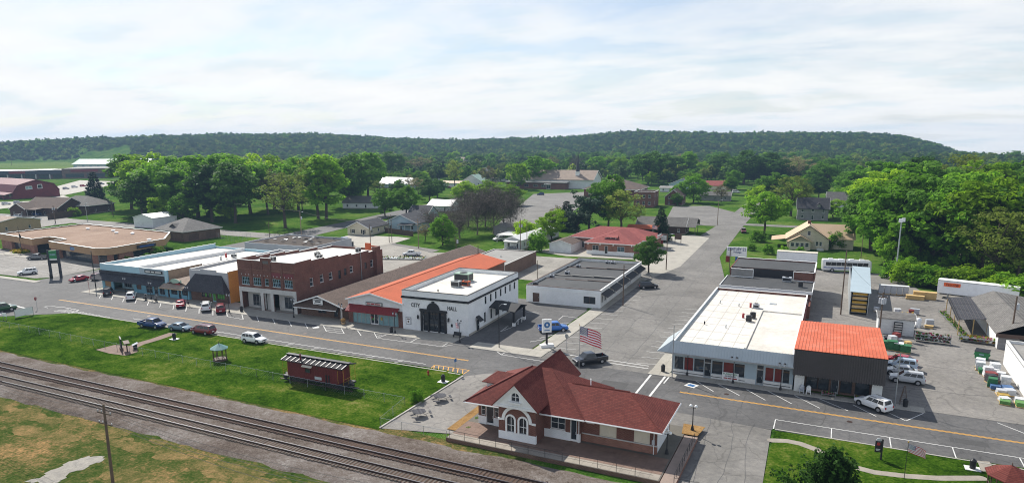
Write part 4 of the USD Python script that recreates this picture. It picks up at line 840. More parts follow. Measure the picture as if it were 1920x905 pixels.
part(T, 'poster', MB().box(7.7, 8.1, -.01, -.005, 1.2, 1.8), 'yellow_paint'); part(T, 'poster', MB().box(5.5, 5.8, -.01, -.005, 1.4, 1.8), 'red_paint'); part(T, 'poster', MB().box(5.85, 6.1, -.01, -.005, 1.1, 1.5), 'lime_blind')
aw = part(T, 'awning', MB().slab([(.3, -1.5, 2.95), (12.2, -1.5, 2.95), (12.2, -.03, 4.0), (.3, -.03, 4.0)], .05).slab([(.3, -1.5, 2.95), (.3, -.03, 4.0), (.28, -.03, 2.95)], .01), 'awning_red')
part(aw, 'valance', MB().box(.3, 12.2, -1.53, -1.503, 2.75, 2.95), 'awning_red')
for k in range(12): part(aw, 'awning_seam', MB().bar((.9 + k, -1.5, 2.96), (.9 + k, -.05, 4.01), .03), 'red_paint')
sg = part(T, 'sign_board', MB().box(4.5, 8.3, -.2, -.03, 4.1, 4.75), 'black_paint'); part(sg, 'sign_face', MB().box(4.6, 8.2, -.215, -.203, 4.18, 4.67), 'stone_band')
part(sg, 'blurred_lettering', MB().box(4.8, 5.5, -.225, -.217, 4.3, 4.55).box(5.65, 6.5, -.225, -.217, 4.3, 4.55).box(6.65, 7.9, -.225, -.217, 4.3, 4.55), 'red_paint')
R_ = gable_roof(T, w, d, 4.97, 6.47, 'roof_orange', 'y', .35, mid=5.6)
part(R_, 'ridge_cap', MB().bar((5.6, -.3, 6.66), (5.6, d + .3, 6.66), .16), 'roof_orange')
# ------------------------------------------------------------------ brown gabled hall
w, d = 11.8, 70
T = thing('brown_gable_shop', 'very long low brown shop with shingled gable roof and white edged gable', 'shop', (-100.7, 108.0), 3.2)
tp = [(0, 0), (w, 0), (w, 2.9), (w / 2, 4.85), (0, 2.9)]
shell(T, w, d, 2.9, 'siding_brown', {}, tops={'N': tp}, hs={'S': 2.5}, mats={'S': 'brick_brown', 'E': 'brick_tan'})
wall(T, 'S', -1.5, [(-.2, 2.75), (w + .2, 2.75), (w / 2, 4.8)], 'siding_brown', (), .2, 'gable')
part(T, 'porch_band', MB().slab([(-.1, -2.3, 2.35), (w - 1.2, -2.3, 2.35), (w - 1.2, -1.52, 3.1), (-.1, -1.52, 3.1)], .08), 'shingle_brown'); part(T, 'porch_edge', MB().box(-.1, w - 1.2, -2.4, -2.31, 2.2, 2.36), 'white_paint')
part(T, 'porch_ceiling', MB().box(0, w, -1.5, -.003, 2.55, 2.62), 'brown_paint')
part(T, 'porch_post', MB().box(w - .7, w - .4, -1.6, -1.3, .13, 2.75), 'white_paint_worn')
door(T, 'S', 0, 8.4, 9.5, .15, 2.3, 'brown_paint', rec=-.07); window(T, 'S', 0, 4.4, 6.4, .9, 2.1, 'brown_paint', nx=2, rec=-.07)
part(T, 'round_emblem', MB().tm(trimesh.creation.cylinder(.32, .05, sections=20, transform=trimesh.transformations.rotation_matrix(PI / 2, [1, 0, 0]))).move((5.4, -.19, 1.75)), 'white_paint')
sg = part(T, 'sign_board', MB().box(4.6, 7.0, -1.8, -1.72, 3.15, 4.35), 'white_paint'); part(sg, 'sign_print', MB().box(5.1, 6.5, -1.815, -1.803, 3.62, 3.92).box(4.75, 6.85, -1.815, -1.803, 4.05, 4.2).box(4.9, 6.7, -1.815, -1.803, 3.28, 3.4), 'black_paint')
R_ = gable_roof(T, w, d + 1.6, 2.95, 4.9, 'shingle_brown', 'y', .4, y0=-1.6)
part(R_, 'edge_flashing', MB().bar((w + .4, -1.8, 2.95), (w + .4, d, 2.95), .14), 'white_paint')
for yy in (32, 52): vent_pipe(f'small pale vent on the brown shingle roof, {"nearer" if yy == 32 else "farther from"} the street', cw(w / 2 - 1, yy, 4.55, 3.2, (-100.7, 108.0)), .5, 'cream_paint', .12)

# ------------------------------------------------------------------ two storey brick block
w, d, h = 15.6, 33, 11.1
T = thing('brick_block', 'two storey red brick block with pale stone ground floor and white flat roof', 'commercial building', (-117.1, 107.0), 2.6)
up = [(1.0, 3.1, 5.6, 7.3), (4.2, 6.3, 5.6, 7.3), (7.4, 8.4, 5.7, 7.2), (9.5, 11.6, 5.6, 7.3), (12.7, 14.8, 5.6, 7.3)]
sd = [(4.6, 5.7, 5.2, 7.0), (8.0, 9.2, 5.4, 7.1), (11.2, 12.4, 5.4, 7.0), (19.0, 20.2, 5.6, 7.1), (27.5, 28.7, 5.4, 7.2)]
dark = [(14.6, 15.6, 4.9, 6.9), (16.8, 17.8, 5.3, 7.0), (25, 26, 5.4, 7.0)]
Etop = [(.25, 0), (d - .25, 0), (d - .25, 9.2), (27, 9.2), (27, 9.7), (20, 9.7), (20, 10.1), (15, 10.1), (15, 10.4), (10, 10.4), (10, 10.75), (5.5, 10.75), (5.5, 11.1), (.25, 11.1)]
Wtop = [(a, z) for a, z in Etop]
shell(T, w, d, h, 'brick_red', {'S': up + [(.7, 5.9, .13, 4.0), (6.7, 8.6, .13, 4.0), (9.4, 14.8, .13, 4.0)], 'E': sd + dark}, tops={'E': Etop, 'W': Wtop, 'S': [(0, 0), (w, 0), (w, 11.0), (9.3, 11.0), (9.3, 11.7), (6.5, 11.7), (6.5, 11.0), (0, 11.0)]}, hs={'N': 9.2})
wall(T, 'S', -.06, (-.02, w + .02, 0, 5.0), 'stone_band', [(.7, 5.9, 0, 4.0), (6.7, 8.6, 0, 4.0), (9.4, 14.8, 0, 4.0)], .057, 'stone_front')
part(T, 'recess', MB().box(.75, 5.85, 1.6, 1.7, .13, 4.0).box(9.45, 14.75, 1.6, 1.7, .13, 4.0).box(6.75, 8.55, .9, 1.0, .13, 4.0), 'stone_band')
for a, b in ((2.2, 4.0), (11.0, 13.0)): window(T, 'S', 1.6, a, b, .6, 3.2, 'galvanised', nx=2, rec=-.07, name='shop_window')
for a in (4.1, 13.1): door(T, 'S', 1.6, a, a + 1.3, .15, 3.0, 'galvanised', rec=-.07)
for u in up: window(T, 'S', 0, *u, frame='pale_teal_paint', nx=(1 if u[1] - u[0] < 1.2 else 4), nz=2, sill='stone_band')
for u in sd: window(T, 'E', w, *u, frame='white_paint', nx=1, nz=2, sill='stone_band')
for u in dark: window(T, 'E', w, *u, frame='brown_paint', glass='glass_dark', nx=1, nz=2)
for k, x in enumerate((3.7, 6.8, 9.0, 12.1)): part(T, 'pilaster', MB().box(x - .25, x + .25, -.1, -.003, 5.05, 10.9), 'brick_red')
part(T, 'dentil_course', MB().box(.1, 3.4, -.07, -.003, 9.0, 9.12).box(4.0, 6.5, -.07, -.003, 9.0, 9.12).box(7.1, 8.7, -.07, -.003, 9.0, 9.12).box(9.3, 11.8, -.07, -.003, 9.0, 9.12).box(12.4, w - .1, -.07, -.003, 9.0, 9.12), 'brick_orange')
part(T, 'date_stone', MB().box(7.2, 8.7, -.12, -.003, 10.5, 11.1), 'shingle_grey')
part(T, 'faded_sign', MB().box(9.35, 15.2, -.03, -.003, 7.7, 8.7), 'barn_roof', 'faded red painted sign band')
for x in (1.2, 2.2, 3.2, 4.6, 5.6, 6.4, 7.4, 8.4, 9.9, 10.9, 11.9, 12.9, 13.9, 14.7): part(T, 'bracket', MB().box(x - .05, x + .05, -.16, -.11, 7.75, 8.0), 'white_paint_worn')
part(T, 'roof', MB().slab([(.25, .25, 10.4), (w - .25, .25, 10.4), (w - .25, d - .25, 8.7), (.25, d - .25, 8.7)], .15), 'roof_white')
cp = MB().box(-.04, 6.5, -.05, .3, 11.0, 11.08).box(9.3, w + .04, -.05, .3, 11.0, 11.08).box(6.45, 9.35, -.05, .3, 11.7, 11.78)
for (a0, a1, z) in ((.3, 5.5, 11.1), (5.5, 10, 10.75), (10, 15, 10.4), (15, 20, 10.1), (20, 27, 9.7), (27, d, 9.2)): cp.box(w - .29, w + .04, a0, a1, z, z + .07).box(-.04, .29, a0, a1, z, z + .07)
part(T, 'coping', cp, 'white_paint_worn')
part(T, 'chimney', MB().box(w - .25, w + 1.0, 28.9, 30.6, 0, 10.3), 'brick_red'); part(T, 'drainpipe', MB().cyl(w + .1, 23.5, .5, 9.6, .09, k=8), 'galvanised')
part(T, 'rear_gable_sign', MB().box(w - 3.6, w - 2.0, d - 2.2, d - 1.9, 9.0, 10.8).box(w - 2.0, w - .25, d - 2.1, d - 2.0, 10.0, 10.25), 'roof_orange')
for a, b, s in ((6.0, 4.5, 'nearest the street'), (9.3, 15.5, 'on the west side'), (12.7, 12.0, 'on the east side'), (12.2, 27.5, 'at the far end')):
    roof_unit(None, f'small grey condenser on the brick block roof, {s}', cw(a, b, 10.42 - b * .052, 2.6, (-117.1, 107.0)), (1.0, 1.0, 1.1), 'galvanised')
# ------------------------------------------------------------------ grey front with mansard
w, d, h = 11.6, 30, 7.3
T = thing('mansard_shop', 'shop with dark shingled mansard, grey parapet front and ochre side wall', 'shop', (-134.1, 108.4), 2.4)
shell(T, w, d, h, 'grey_stucco', {'S': [(3.3, 6.2, 1.1, 2.6), (7.9, 10.2, .9, 2.6), (6.5, 7.6, .15, 2.5)]}, mats={'E': 'ochre_stucco'}, tops={'S': [(0, 0), (w, 0), (w, 7.1), (8.2, 7.1), (8.2, 7.5), (3.4, 7.5), (3.4, 7.2), (0, 7.2)]})
wall(T, 'S', -.06, (0, w, 0, 3.0), 'brick_brown', [(3.3, 6.2, 1.1, 2.6), (7.9, 10.2, .9, 2.6), (6.5, 7.6, 0, 2.5)], .057, 'brick_facing')
part(T, 'mansard', MB().slab([(-.6, -1.9, 2.7), (w + .5, -1.9, 2.7), (w - 1.7, -.08, 6.4), (1.9, -.08, 6.4)], .1).slab([(w + .5, -1.9, 2.7), (w + .5, -.08, 2.7), (w - 1.7, -.08, 6.4)], .05).slab([(-.6, -.08, 2.7), (-.6, -1.9, 2.7), (1.9, -.08, 6.4)], .05).box(-.55, w + .45, -1.85, -.08, 2.6, 2.68), 'shingle_dark')
window(T, 'S', 0, 3.3, 6.2, 1.1, 2.6, 'black_paint', ['glass_dark', 'lime_blind'], 4, 1, .06); window(T, 'S', 0, 7.9, 10.2, .9, 2.6, 'black_paint', 'lime_blind', 3, 1, .06)
door(T, 'S', 0, 6.5, 7.6, .15, 2.5, 'pale_teal_paint', 'lime_blind', lab='pale door with green lower panel')
part(T, 'roof', MB().box(.25, w - .25, .25, d - .25, 6.6, 6.75), 'roof_white'); coping(T, w, d, h, 'white_paint', skip='S')
part(T, 'wall_unit', MB().box(w + .003, w + .6, 5.5, 6.5, 4.5, 5.2), 'brown_paint'); part(T, 'door_hood', MB().slab([(w + .003, 7, 2.9), (w + .9, 7, 2.4), (w + .9, 8.6, 2.4), (w + .003, 8.6, 2.9)], .06), 'yellow_paint')
# ------------------------------------------------------------------ small turquoise shop
w, d = 7.3, 22
T = thing('turquoise_shop', 'small turquoise fronted shop with tan gable roof and fish shaped sign', 'shop', (-141.6, 107.6), 2.4)
op = [(.5, 1.1, .15, 2.4), (1.6, 3.6, 1.0, 2.5), (4.0, 4.8, .15, 2.5), (5.1, 7.0, 1.0, 2.5)]
shell(T, w, d, 3.2, 'teal_paint', {'S': op}, tops={'N': [(0, 0), (w, 0), (w, 3.2), (w / 2, 4.6), (0, 3.2)]})
wall(T, 'S', -.1, [(0.8, 3.25), (w - .4, 3.25), (3.6, 4.7)], 'siding_brown', (), .2, 'gable')
window(T, 'S', 0, *op[1], frame='black_paint', nx=3); window(T, 'S', 0, *op[3], frame='black_paint', nx=3); door(T, 'S', 0, *op[2], mat='black_paint'); door(T, 'S', 0, *op[0], mat='brown_paint')
gable_roof(T, w, d, 3.2, 4.6, 'shingle_tan', 'y', .2, trim=None)
part(T, 'front_awning', MB().slab([(-.4, -1.6, 2.7), (w - .2, -1.6, 2.7), (w - .2, -.12, 3.5), (-.4, -.12, 3.5)], .07), 'shingle_tan'); part(T, 'awning_edge', MB().box(-.4, w - .2, -1.68, -1.61, 2.58, 2.72), 'tan_stucco')
fs = Polygon([(2.0, 4.2), (2.6, 4.7), (3.6, 4.95), (4.6, 4.7), (5.2, 4.35), (5.7, 4.8), (5.7, 3.9), (5.2, 4.2), (4.4, 3.85), (3.0, 3.8)]); t = trimesh.creation.extrude_polygon(fs, .08, engine='earcut'); v = np.array(t.vertices)
sg = part(T, 'fish_sign', MB().add(np.c_[v[:, 0], -.35 - v[:, 2], v[:, 1]], t.faces), 'metal_green_roof'); part(sg, 'sign_strip', MB().box(3.9, 5.3, -.5, -.45, 3.55, 3.78), 'red_paint')
# ------------------------------------------------------------------ long pale blue shop at the corner
w, d, h = 24.0, 36, 6.4
T = thing('blue_corner_shop', 'long pale blue corner shop with black shingle awning and white roof', 'shop', (-165.2, 107.9), .6)
op = [(.9, 3.3, .7, 2.7), (12.5, 14.3, .9, 2.7), (16.0, 18.2, .4, 2.8), (20.6, 22.4, .4, 2.8), (18.8, 20.1, .15, 2.7), (4.2, 11.6, .15, 2.9)]
shell(T, w, d, h, 'pale_teal_paint', {'S': op, 'W': [(5, 6.2, 1, 2.4), (12, 13.2, 1, 2.4)]}, mats={'E': 'brick_tan', 'S': 'teal_paint'}, hs={'N': 5.6}, tops={'E': [(.25, 0), (d - .25, 0), (d - .25, 5.6), (20, 5.6), (20, 6.0), (10, 6.0), (10, 6.4), (.25, 6.4)]})
wall(T, 'S', -.05, (0, w - 9.6, 4.9, 6.45), 'pale_teal_paint', (), .047, 'fascia'); wall(T, 'S', -.05, (w - 9.55, w, 4.9, 6.45), 'siding_blue_grey', (), .047, 'fascia')
part(T, 'recess_wall', MB().box(4.3, 11.5, 2.2, 2.3, .15, 2.9), 'pale_teal_paint'); window(T, 'S', 2.2, 5.5, 8.0, .5, 2.5, 'galvanised', nx=3, rec=-.07, name='shop_window'); door(T, 'S', 2.2, 8.6, 9.8, .15, 2.6, 'galvanised', rec=-.07)
window(T, 'S', 0, *op[0], frame='teal_paint', glass='tan_fascia', nx=1); window(T, 'S', 0, *op[1], frame='teal_paint', glass='brown_paint', nx=1)
for o in op[2:4]: window(T, 'S', 0, *o, frame='galvanised', nx=2, name='shop_window')
door(T, 'S', 0, *op[4], mat='galvanised')
aw = part(T, 'awning', MB().slab([(-1.5, -2.2, 2.9), (w - .9, -2.2, 2.9), (w - .9, -.06, 4.2), (-.2, -.06, 4.2)], .09).slab([(-1.5, 2.0, 2.9), (-1.5, -2.2, 2.9), (-.2, -.06, 4.2), (-.2, 2.0, 4.2)], .08).box(-.2, w - .9, -.3, -.06, 4.2, 4.9), 'shingle_dark')
part(T, 'roof', MB().slab([(.25, .25, 5.9), (11.5, .25, 5.9), (11.5, d - .25, 5.1), (.25, d - .25, 5.1)], .15), 'roof_white'); part(T, 'roof', MB().slab([(11.8, .25, 5.5), (w - .25, .25, 5.5), (w - .25, d - .25, 4.9), (11.8, d - .25, 4.9)], .15), 'roof_white')
part(T, 'fire_wall', MB().slab([(11.5, .25, 6.35), (11.8, .25, 6.35), (11.8, d - .25, 5.8), (11.5, d - .25, 5.8)], 1.2), 'white_paint'); coping(T, w, .5, 6.45, 'white_paint', skip='NWE')
part(T, 'parapet_cap', MB().box(-.03, .28, .3, d, 6.4, 6.48).box(w - .28, w + .03, .3, 10, 6.4, 6.48).box(w - .28, w + .03, 10, 20, 6.0, 6.08).box(w - .28, w + .03, 20, d, 5.6, 5.68), 'white_paint')
sg = part(T, 'shop_sign', MB().box(w - 7.6, w - 1.6, -.2, -.1, 5.4, 6.1), 'black_paint')
part(sg, 'blurred_lettering', MB().box(*(w - 7.3, w - 5.7), -.215, -.203, 5.6, 5.9).box(*(w - 5.4, w - 4.2), -.215, -.203, 5.6, 5.9).box(*(w - 3.9, w - 1.9), -.215, -.203, 5.6, 5.9), 'white_paint_worn')
part(T, 'pier', MB().box(w - .5, w + .1, -.5, -.06, .13, 6.5), 'pale_teal_paint')
for a, b, s in ((17, 24, 'reddish stub'), (19.5, 20, 'short grey stub')): vent_pipe(f'{s} vent on the white roof of the blue corner shop', (-165.2 + a, 107.9 + b, 5.3), 1.1, 'red_paint' if 'red' in s else 'galvanised', .25)
roof_unit(None, 'grey box unit at the back of the blue corner shop roof', (-165.2 + 18.3, 107.9 + 25.5, 5.2), (1.1, 1.0, .9))

# ------------------------------------------------------------------ low white shop row
w, d, h = 17.4, 38, 3.95
T = thing('low_shop_row', 'low white painted shop row with stepped black roofs and dark side awnings', 'shop', (-61.8, 137.9), 1.4)
shell(T, w, d, h, 'white_paint_worn', {'S': [(1.6, 3.2, .2, 2.3), (13.6, 16.3, .9, 2.5)], 'E': [(a, a + 1.6, .9, 2.4) for a in (1, 3.4, 8, 11, 15, 18.5, 22, 26, 30, 34)]}, mats={'S': 'brick_white'})
door(T, 'S', 0, 1.6, 3.2, .2, 2.3, 'brown_paint', 'brown_paint', lab='brown metal door'); window(T, 'S', 0, 13.6, 16.3, .9, 2.5, 'brown_paint', nx=2)
for i, a in enumerate((1, 3.4, 8, 11, 15, 18.5, 22, 26, 30, 34)): window(T, 'E', w, a, a + 1.6, .9, 2.4, 'white_paint', nx=2)
for i, (y0, y1, z) in enumerate(((.25, 11, 3.3 + .35), (11.3, 16, 3.2 + .25), (16.3, 27, 3.25 + .3), (27.3, d - .25, 3.1 + .3))):
    part(T, 'roof', MB().slab([(.25, y0, z - .25), (w - .25, y0, z), (w - .25, y1, z), (.25, y1, z - .25)], .15), 'roof_black')
    if i: part(T, 'fire_wall', MB().box(.26, 5.5, y0 - .3, y0, 2.6, 3.4).box(5.5, 11, y0 - .3, y0, 2.6, 3.55).box(11, w - .26, y0 - .3, y0, 2.6, 3.7), 'roof_black', 'dark stepped party wall')
    if i: part(T, 'wall_cap', MB().box(.26, 5.5, y0 - .34, y0 + .04, 3.402, 3.47).box(5.5, 11, y0 - .34, y0 + .04, 3.552, 3.62).box(11, w - .26, y0 - .34, y0 + .04, 3.702, 3.77), 'brown_paint' if i % 2 else 'roof_grey')
coping(T, w, d, h, 'brown_paint', skip='E'); part(T, 'coping_east', MB().box(w - .3, w + .05, .3, d - .3, h, h + .1), 'white_paint'); part(T, 'band', MB().box(-.05, w + .05, -.06, -.003, 3.1, 3.22), 'white_paint')
for y0, y1 in ((.6, 6.5), (7.4, 13.2), (14.2, 20.5), (21.5, 28.5), (29.5, 37)): part(T, 'awning', MB().slab([(w + 1.5, y0, 2.5), (w + 1.5, y1, 2.5), (w + .01, y1, 3.3), (w + .01, y0, 3.3)][::1], .06), 'awning_black')
for a, b, s in ((1.3, 2.5, 'nearest the street, dark'), (1.5, 12.6, 'second from the street'), (3.5, 18, 'third from the street'), (3.2, 27.6, 'at the far west side'), (8.5, 36.4, 'pair at the back, west one'), (10.0, 36.4, 'pair at the back, east one')):
    roof_unit(None, f'small air conditioner on the low shop row roof, {s}', cw(a, b, 3.15 if b < 30 else 2.95, 1.4, (-61.8, 137.9)), (1.0, .8, .9), 'black_iron' if 'dark' in s else 'plastic_grey')

# ------------------------------------------------------------------ furniture store and hardware store
w, d, h = 17.7, 42.5, 5.3
T = thing('furniture_store', 'wide store with white flat roof and ribbed blue grey awning on the corner', 'shop', (-21.2, 103.2))
op = [(.4, 1.8, .9, 3.0), (1.9, 3.3, .9, 3.0), (3.4, 4.9, .9, 3.0), (4.95, 6.0, .15, 3.2), (6.1, 7.7, .9, 3.0), (7.8, 9.3, .9, 3.0), (9.4, 10.9, .9, 3.0), (12.6, 13.6, .15, 3.2), (13.8, 15.0, .9, 3.0), (15.1, 16.2, .9, 3.0), (16.25, 17.2, .9, 3.0)]
shell(T, w, d, h, 'siding_blue_grey', {'S': op, 'W': [(.6, 2.4, .9, 3.0), (2.6, 4.6, .9, 3.0)]}, mats={'N': 'brick_red', 'E': 'barn_red'})
for k, o in enumerate(op):
    if o[2] < .5:
        door(T, 'S', 0, o[0], o[1], .15, 2.5, 'galvanised'); window(T, 'S', 0, o[0], o[1], 2.5, 3.2, 'galvanised', nx=1, name='transom')
    else: window(T, 'S', 0, *o, frame='galvanised', glass='glass_dark' if k in (0, 2, 4, 6, 10) else 'blind_red', nx=1, fw=.05, name='shop_window')
for o in ((.6, 2.4, .9, 3.0), (2.6, 4.6, .9, 3.0)): window(T, 'W', 0, *o, frame='galvanised', nx=1, name='shop_window')
part(T, 'stall_riser', MB().box(.05, 4.9, -.06, -.003, .14, .88).box(6.05, 12.5, -.06, -.003, .14, .88).box(13.65, w - .05, -.06, -.003, .14, .88), 'white_paint_worn'); part(T, 'dark_stripe', MB().box(.05, 4.9, -.075, -.063, .4, .5).box(6.05, 11, -.075, -.063, .4, .5).box(13.65, w - .3, -.075, -.063, .4, .5), 'black_paint')
bn = part(T, 'banner', MB().box(7.7, 10.1, -.12, -.08, .3, 1.45), 'white_paint', 'white banner under the shop windows')
text(bn, 'FURNITURE', .24, (8.9, -.122, 1.1), 'S', 'green_paint', width=2.1, depth=.01); text(bn, 'SERVICE', .2, (8.9, -.122, .78), 'S', 'black_paint', width=1.6, depth=.01); part(bn, 'red_line', MB().box(7.95, 8.5, -.13, -.122, .45, .62).box(8.6, 9.1, -.13, -.122, .45, .62).box(9.2, 9.9, -.13, -.122, .45, .62), 'red_paint')
zt, zb_ = 5.45, 3.75
aw = part(T, 'awning_frame', MB().box(-.9, w, -.95, -.05, 3.55, 3.68).box(-1.0, w, -1.06, -.95, 3.6, 3.78).box(-2.1, -.1, .0, 7.0, 3.55, 3.68), 'galvanised')
n = 44
for k in range(n):
    x0, x1 = -1.0 + (w + 1.0) * k / n, -1.0 + (w + 1.0) * (k + 1) / n
    s0, s1 = max(x0, 0) if k else 0, max(x1, 0.02)
    mb = MB().slab([(x0 - (1.2 if k == 0 else 0), -1.0, zb_), (x1 - .02, -1.0, zb_), (max(x1 - .02, .03), -.06, zt), (max(x0, 0), -.06, zt)], .04).slab([(x1 - .07, -1.02, zb_ + .05), (x1 - .01, -1.02, zb_ + .05), (max(x1 - .01, .05), -.07, zt + .05), (max(x1 - .07, 0), -.07, zt + .05)], .06)
    part(aw, 'awning_panel', mb, 'metal_blue_grey')
for k in range(16):
    y0, y1 = -1.0 + 8 * k / 16, -1.0 + 8 * (k + 1) / 16
    part(aw, 'awning_panel', MB().slab([(-2.2, y1 - .02, zb_), (-2.2, y0, zb_), (-.06, max(y0, -.06), zt), (-.06, max(y1 - .02, 0), zt)], .04), 'metal_blue_grey')
part(T, 'roof', MB().box(.25, w - .25, .25, d - .25, 4.75, 4.9), 'roof_white')
part(T, 'upper_roof', MB().box(10.7, w - .25, .3, 25, 4.905, 5.3).box(10.55, 10.85, .3, 25.2, 5.3, 5.5).box(10.85, w - .3, 25, 25.3, 4.905, 5.5), 'roof_white')
for k in range(1, 9): part(T, 'membrane_seam', MB().box(.3, 10.5, k * 4.7, k * 4.7 + .12, 4.901, 4.915), 'kerb_stone')
for k in range(1, 5): part(T, 'membrane_seam', MB().box(.3 + k * 2.1, .38 + k * 2.1, .3, d - .3, 4.9005, 4.909), 'kerb_stone')
coping(T, w, d, h, 'white_paint', skip='S'); part(T, 'parapet_face', MB().box(-.08, -.003, 7.1, d, 4.6, 5.3), 'white_paint')
part(T, 'scupper', MB().box(-.2, -.09, 12, 12.35, 4.55, 4.85).box(-.2, -.09, 20, 20.35, 4.55, 4.85).box(-.2, -.09, 28, 28.35, 4.55, 4.85).box(-.2, -.09, 36, 36.35, 4.55, 4.85), 'brown_paint')
def fs(x, y, z=4.9): return (-21.2 + x, 103.2 + y, z)
roof_unit(None, 'dark square condenser on the furniture store roof, nearer the street', fs(9.2, 18.5), (.9, .9, 1.0), 'black_iron'); roof_unit(None, 'dark square condenser on the furniture store roof, just behind the first', fs(9.6, 21), (.9, .9, 1.0), 'black_iron'); roof_unit(None, 'grey condenser at the back of the furniture store roof', fs(9.3, 29), (1.1, 1.0, .8), 'plastic_grey')
for x, y, s, mt in ((8.0, 20.5, 'tall red pipe beside the dark condensers', 'red_paint'), (8.3, 29, 'red box vent beside the grey condenser', 'red_paint'), (2.5, 13.5, 'dark mushroom vent near the street end', 'black_iron'), (6.2, 12.5, 'thin pale pipe near the street end', 'galvanised'), (2.6, 30, 'thin pale pipe at the back, west one', 'galvanised'), (6.2, 29, 'thin pale pipe at the back, middle one', 'galvanised')):
    vent_pipe(f'{s} of the furniture store roof', fs(x, y), .75 if 'red' in s else .45, mt, .2 if 'red' in s else .1)
part(T, 'roof_hatch', MB().box(11.3, 12.5, 33, 34, 4.905, 5.0), 'steel_grey')
w, d = 11.4, 20.5
T = thing('hardware_store', 'hardware store with bright orange metal roof and dark ribbed front', 'shop', (-3.35, 102.75))
shell(T, w, d, 5.4, 'metal_dark', {'S': [(1.4, 10.0, .14, 2.6)]}, hs={'S': 3.2})
part(T, 'recess_wall', MB().box(1.3, 10.1, 1.1, 1.2, .14, 3.2), 'brick_brown')
for a, b in ((1.6, 3.1), (3.2, 4.6), (6.1, 7.6), (8.0, 9.8)): window(T, 'S', 1.1, a, b, .5, 2.4, 'black_paint', nx=1, rec=-.07, name='shop_window')
door(T, 'S', 1.1, 4.9, 5.9, .15, 2.4, 'galvanised', rec=-.07)
for a, b in ((.05, 1.35), (10.05, w - .05)): part(T, 'white_pier', MB().box(a, b, -.05, -.003, .14, 2.9), 'white_paint_worn')
fc = part(T, 'front_fascia', MB().box(-.25, w + .2, -.5, -.2, 2.75, 6.55).box(0, w, -.2, .25, 3.2, 5.9), 'metal_dark')
for k in range(38): part(fc, 'fascia_rib', MB().box(-.2 + k * .308, -.06 + k * .308, -.6, -.503, 2.72, 6.5), 'metal_dark')
Rb = part(T, 'roof', MB().slab([(-.3, -.5, 6.6), (w + .25, -.5, 6.6), (w + .25, d + .3, 5.5), (-.3, d + .3, 5.5)], .1), 'metal_orange')
for k in range(26):
    x0 = -.28 + k * (w + .5) / 26; x1 = x0 + (w + .5) / 26
    mb = MB().slab([(x0 + .01, -.58, 6.64), (x1 - .01, -.58, 6.64), (x1 - .01, d + .35, 5.53), (x0 + .01, d + .35, 5.53)], .03).slab([(x1 - .06, -.58, 6.69), (x1 - .005, -.58, 6.69), (x1 - .005, d + .35, 5.58), (x1 - .06, d + .35, 5.58)], .05)
    part(Rb, 'roof_panel', mb, 'metal_orange')
# ------------------------------------------------------------------ estate agent block behind the furniture store
T = thing('estate_agent_office', 'red brick office with black flat roofs on three levels and white fascias', 'office building', (-21.0, 147))
w = 18
part(T, 'wall', MB().box(0, w, 0, 5.9, 0, 2.7), 'brick_red'); part(T, 'roof', MB().box(-.2, w - .5, -.2, 5.9, 2.7, 2.9), 'roof_black')
part(T, 'wall', MB().box(0, w - .2, 6, 30, 0, 4.0), 'brick_red'); part(T, 'fascia', MB().box(-.7, w + .2, 5.2, 5.35, 4.02, 4.6).box(-.7, -.55, 5.35, 17, 4.02, 4.6).box(w + .05, w + .2, 5.35, 17, 4.02, 4.6), 'white_paint'); part(T, 'roof', MB().box(-.55, w + .05, 5.35, 19, 4.03, 4.4), 'roof_black')
part(T, 'wall', MB().box(0, w, 19.2, 31, 4.0, 6.3), 'brick_red'); part(T, 'roof', MB().slab([(.11, 19.16, 6.36), (w - .11, 19.16, 6.36), (w - .11, 30.79, 6.34), (.11, 30.79, 6.34)], .05), 'roof_black')
part(T, 'dark_screen', MB().box(0, w, 19.0, 19.15, 4.4, 6.2), 'black_paint'); part(T, 'parapet', MB().box(-.1, w + .1, 30.8, 31.1, 4, 6.6).box(w - .1, w + .15, 17.2, 30.8, 4.4, 6.5).box(-.15, .1, 17.2, 30.8, 4.4, 6.4), 'brick_red')
part(T, 'parapet_cap', MB().box(w - .12, w + .17, 17.1, 31.1, 6.5, 6.6).box(-.12, w + .1, 30.75, 31.15, 6.6, 6.68), 'white_paint')
part(T, 'end_panel', MB().box(.2, 5.0, 16.9, 17.1, 4.6, 6.2), 'roof_grey'); part(T + '/end_panel', 'frame', MB().box(.1, 5.1, 16.85, 17.15, 4.41, 4.58).box(.1, 5.1, 16.85, 17.15, 6.22, 6.35).box(5.02, 5.14, 16.86, 17.14, 4.6, 6.2), 'white_paint')
part(T, 'end_panel', MB().box(w - 4.2, w - .2, 16.9, 17.1, 4.6, 6.4), 'brick_red'); part(T, 'end_frame', MB().box(w - 4.3, w - .1, 16.85, 17.15, 4.41, 4.58).box(w - 4.3, w - .1, 16.85, 17.15, 6.42, 6.55).box(w - 4.36, w - 4.22, 16.86, 17.14, 4.6, 6.4), 'white_paint')
for a in (2, 6, 10, 14): window(T, 'S', 6.0, a, a + 2, 2.95, 3.8, 'white_paint', nx=2, rec=-.07)
for b in (8, 12, 22, 26): window(T, 'E', w - .2, b, b + 1.6, 1, 2.4, 'white_paint', nx=2, rec=-.07)
roof_unit(None, 'pale rooftop unit on the middle level of the estate agent office', (-21 + 12.5, 147 + 15.5, 4.4), (1.9, 1.1, 1.0), 'plastic_grey'); roof_unit(None, 'small dark unit on the east end of the estate agent office roof', (-21 + 15.6, 147 + 10.5, 4.4), (.9, .8, 1.1), 'black_iron')

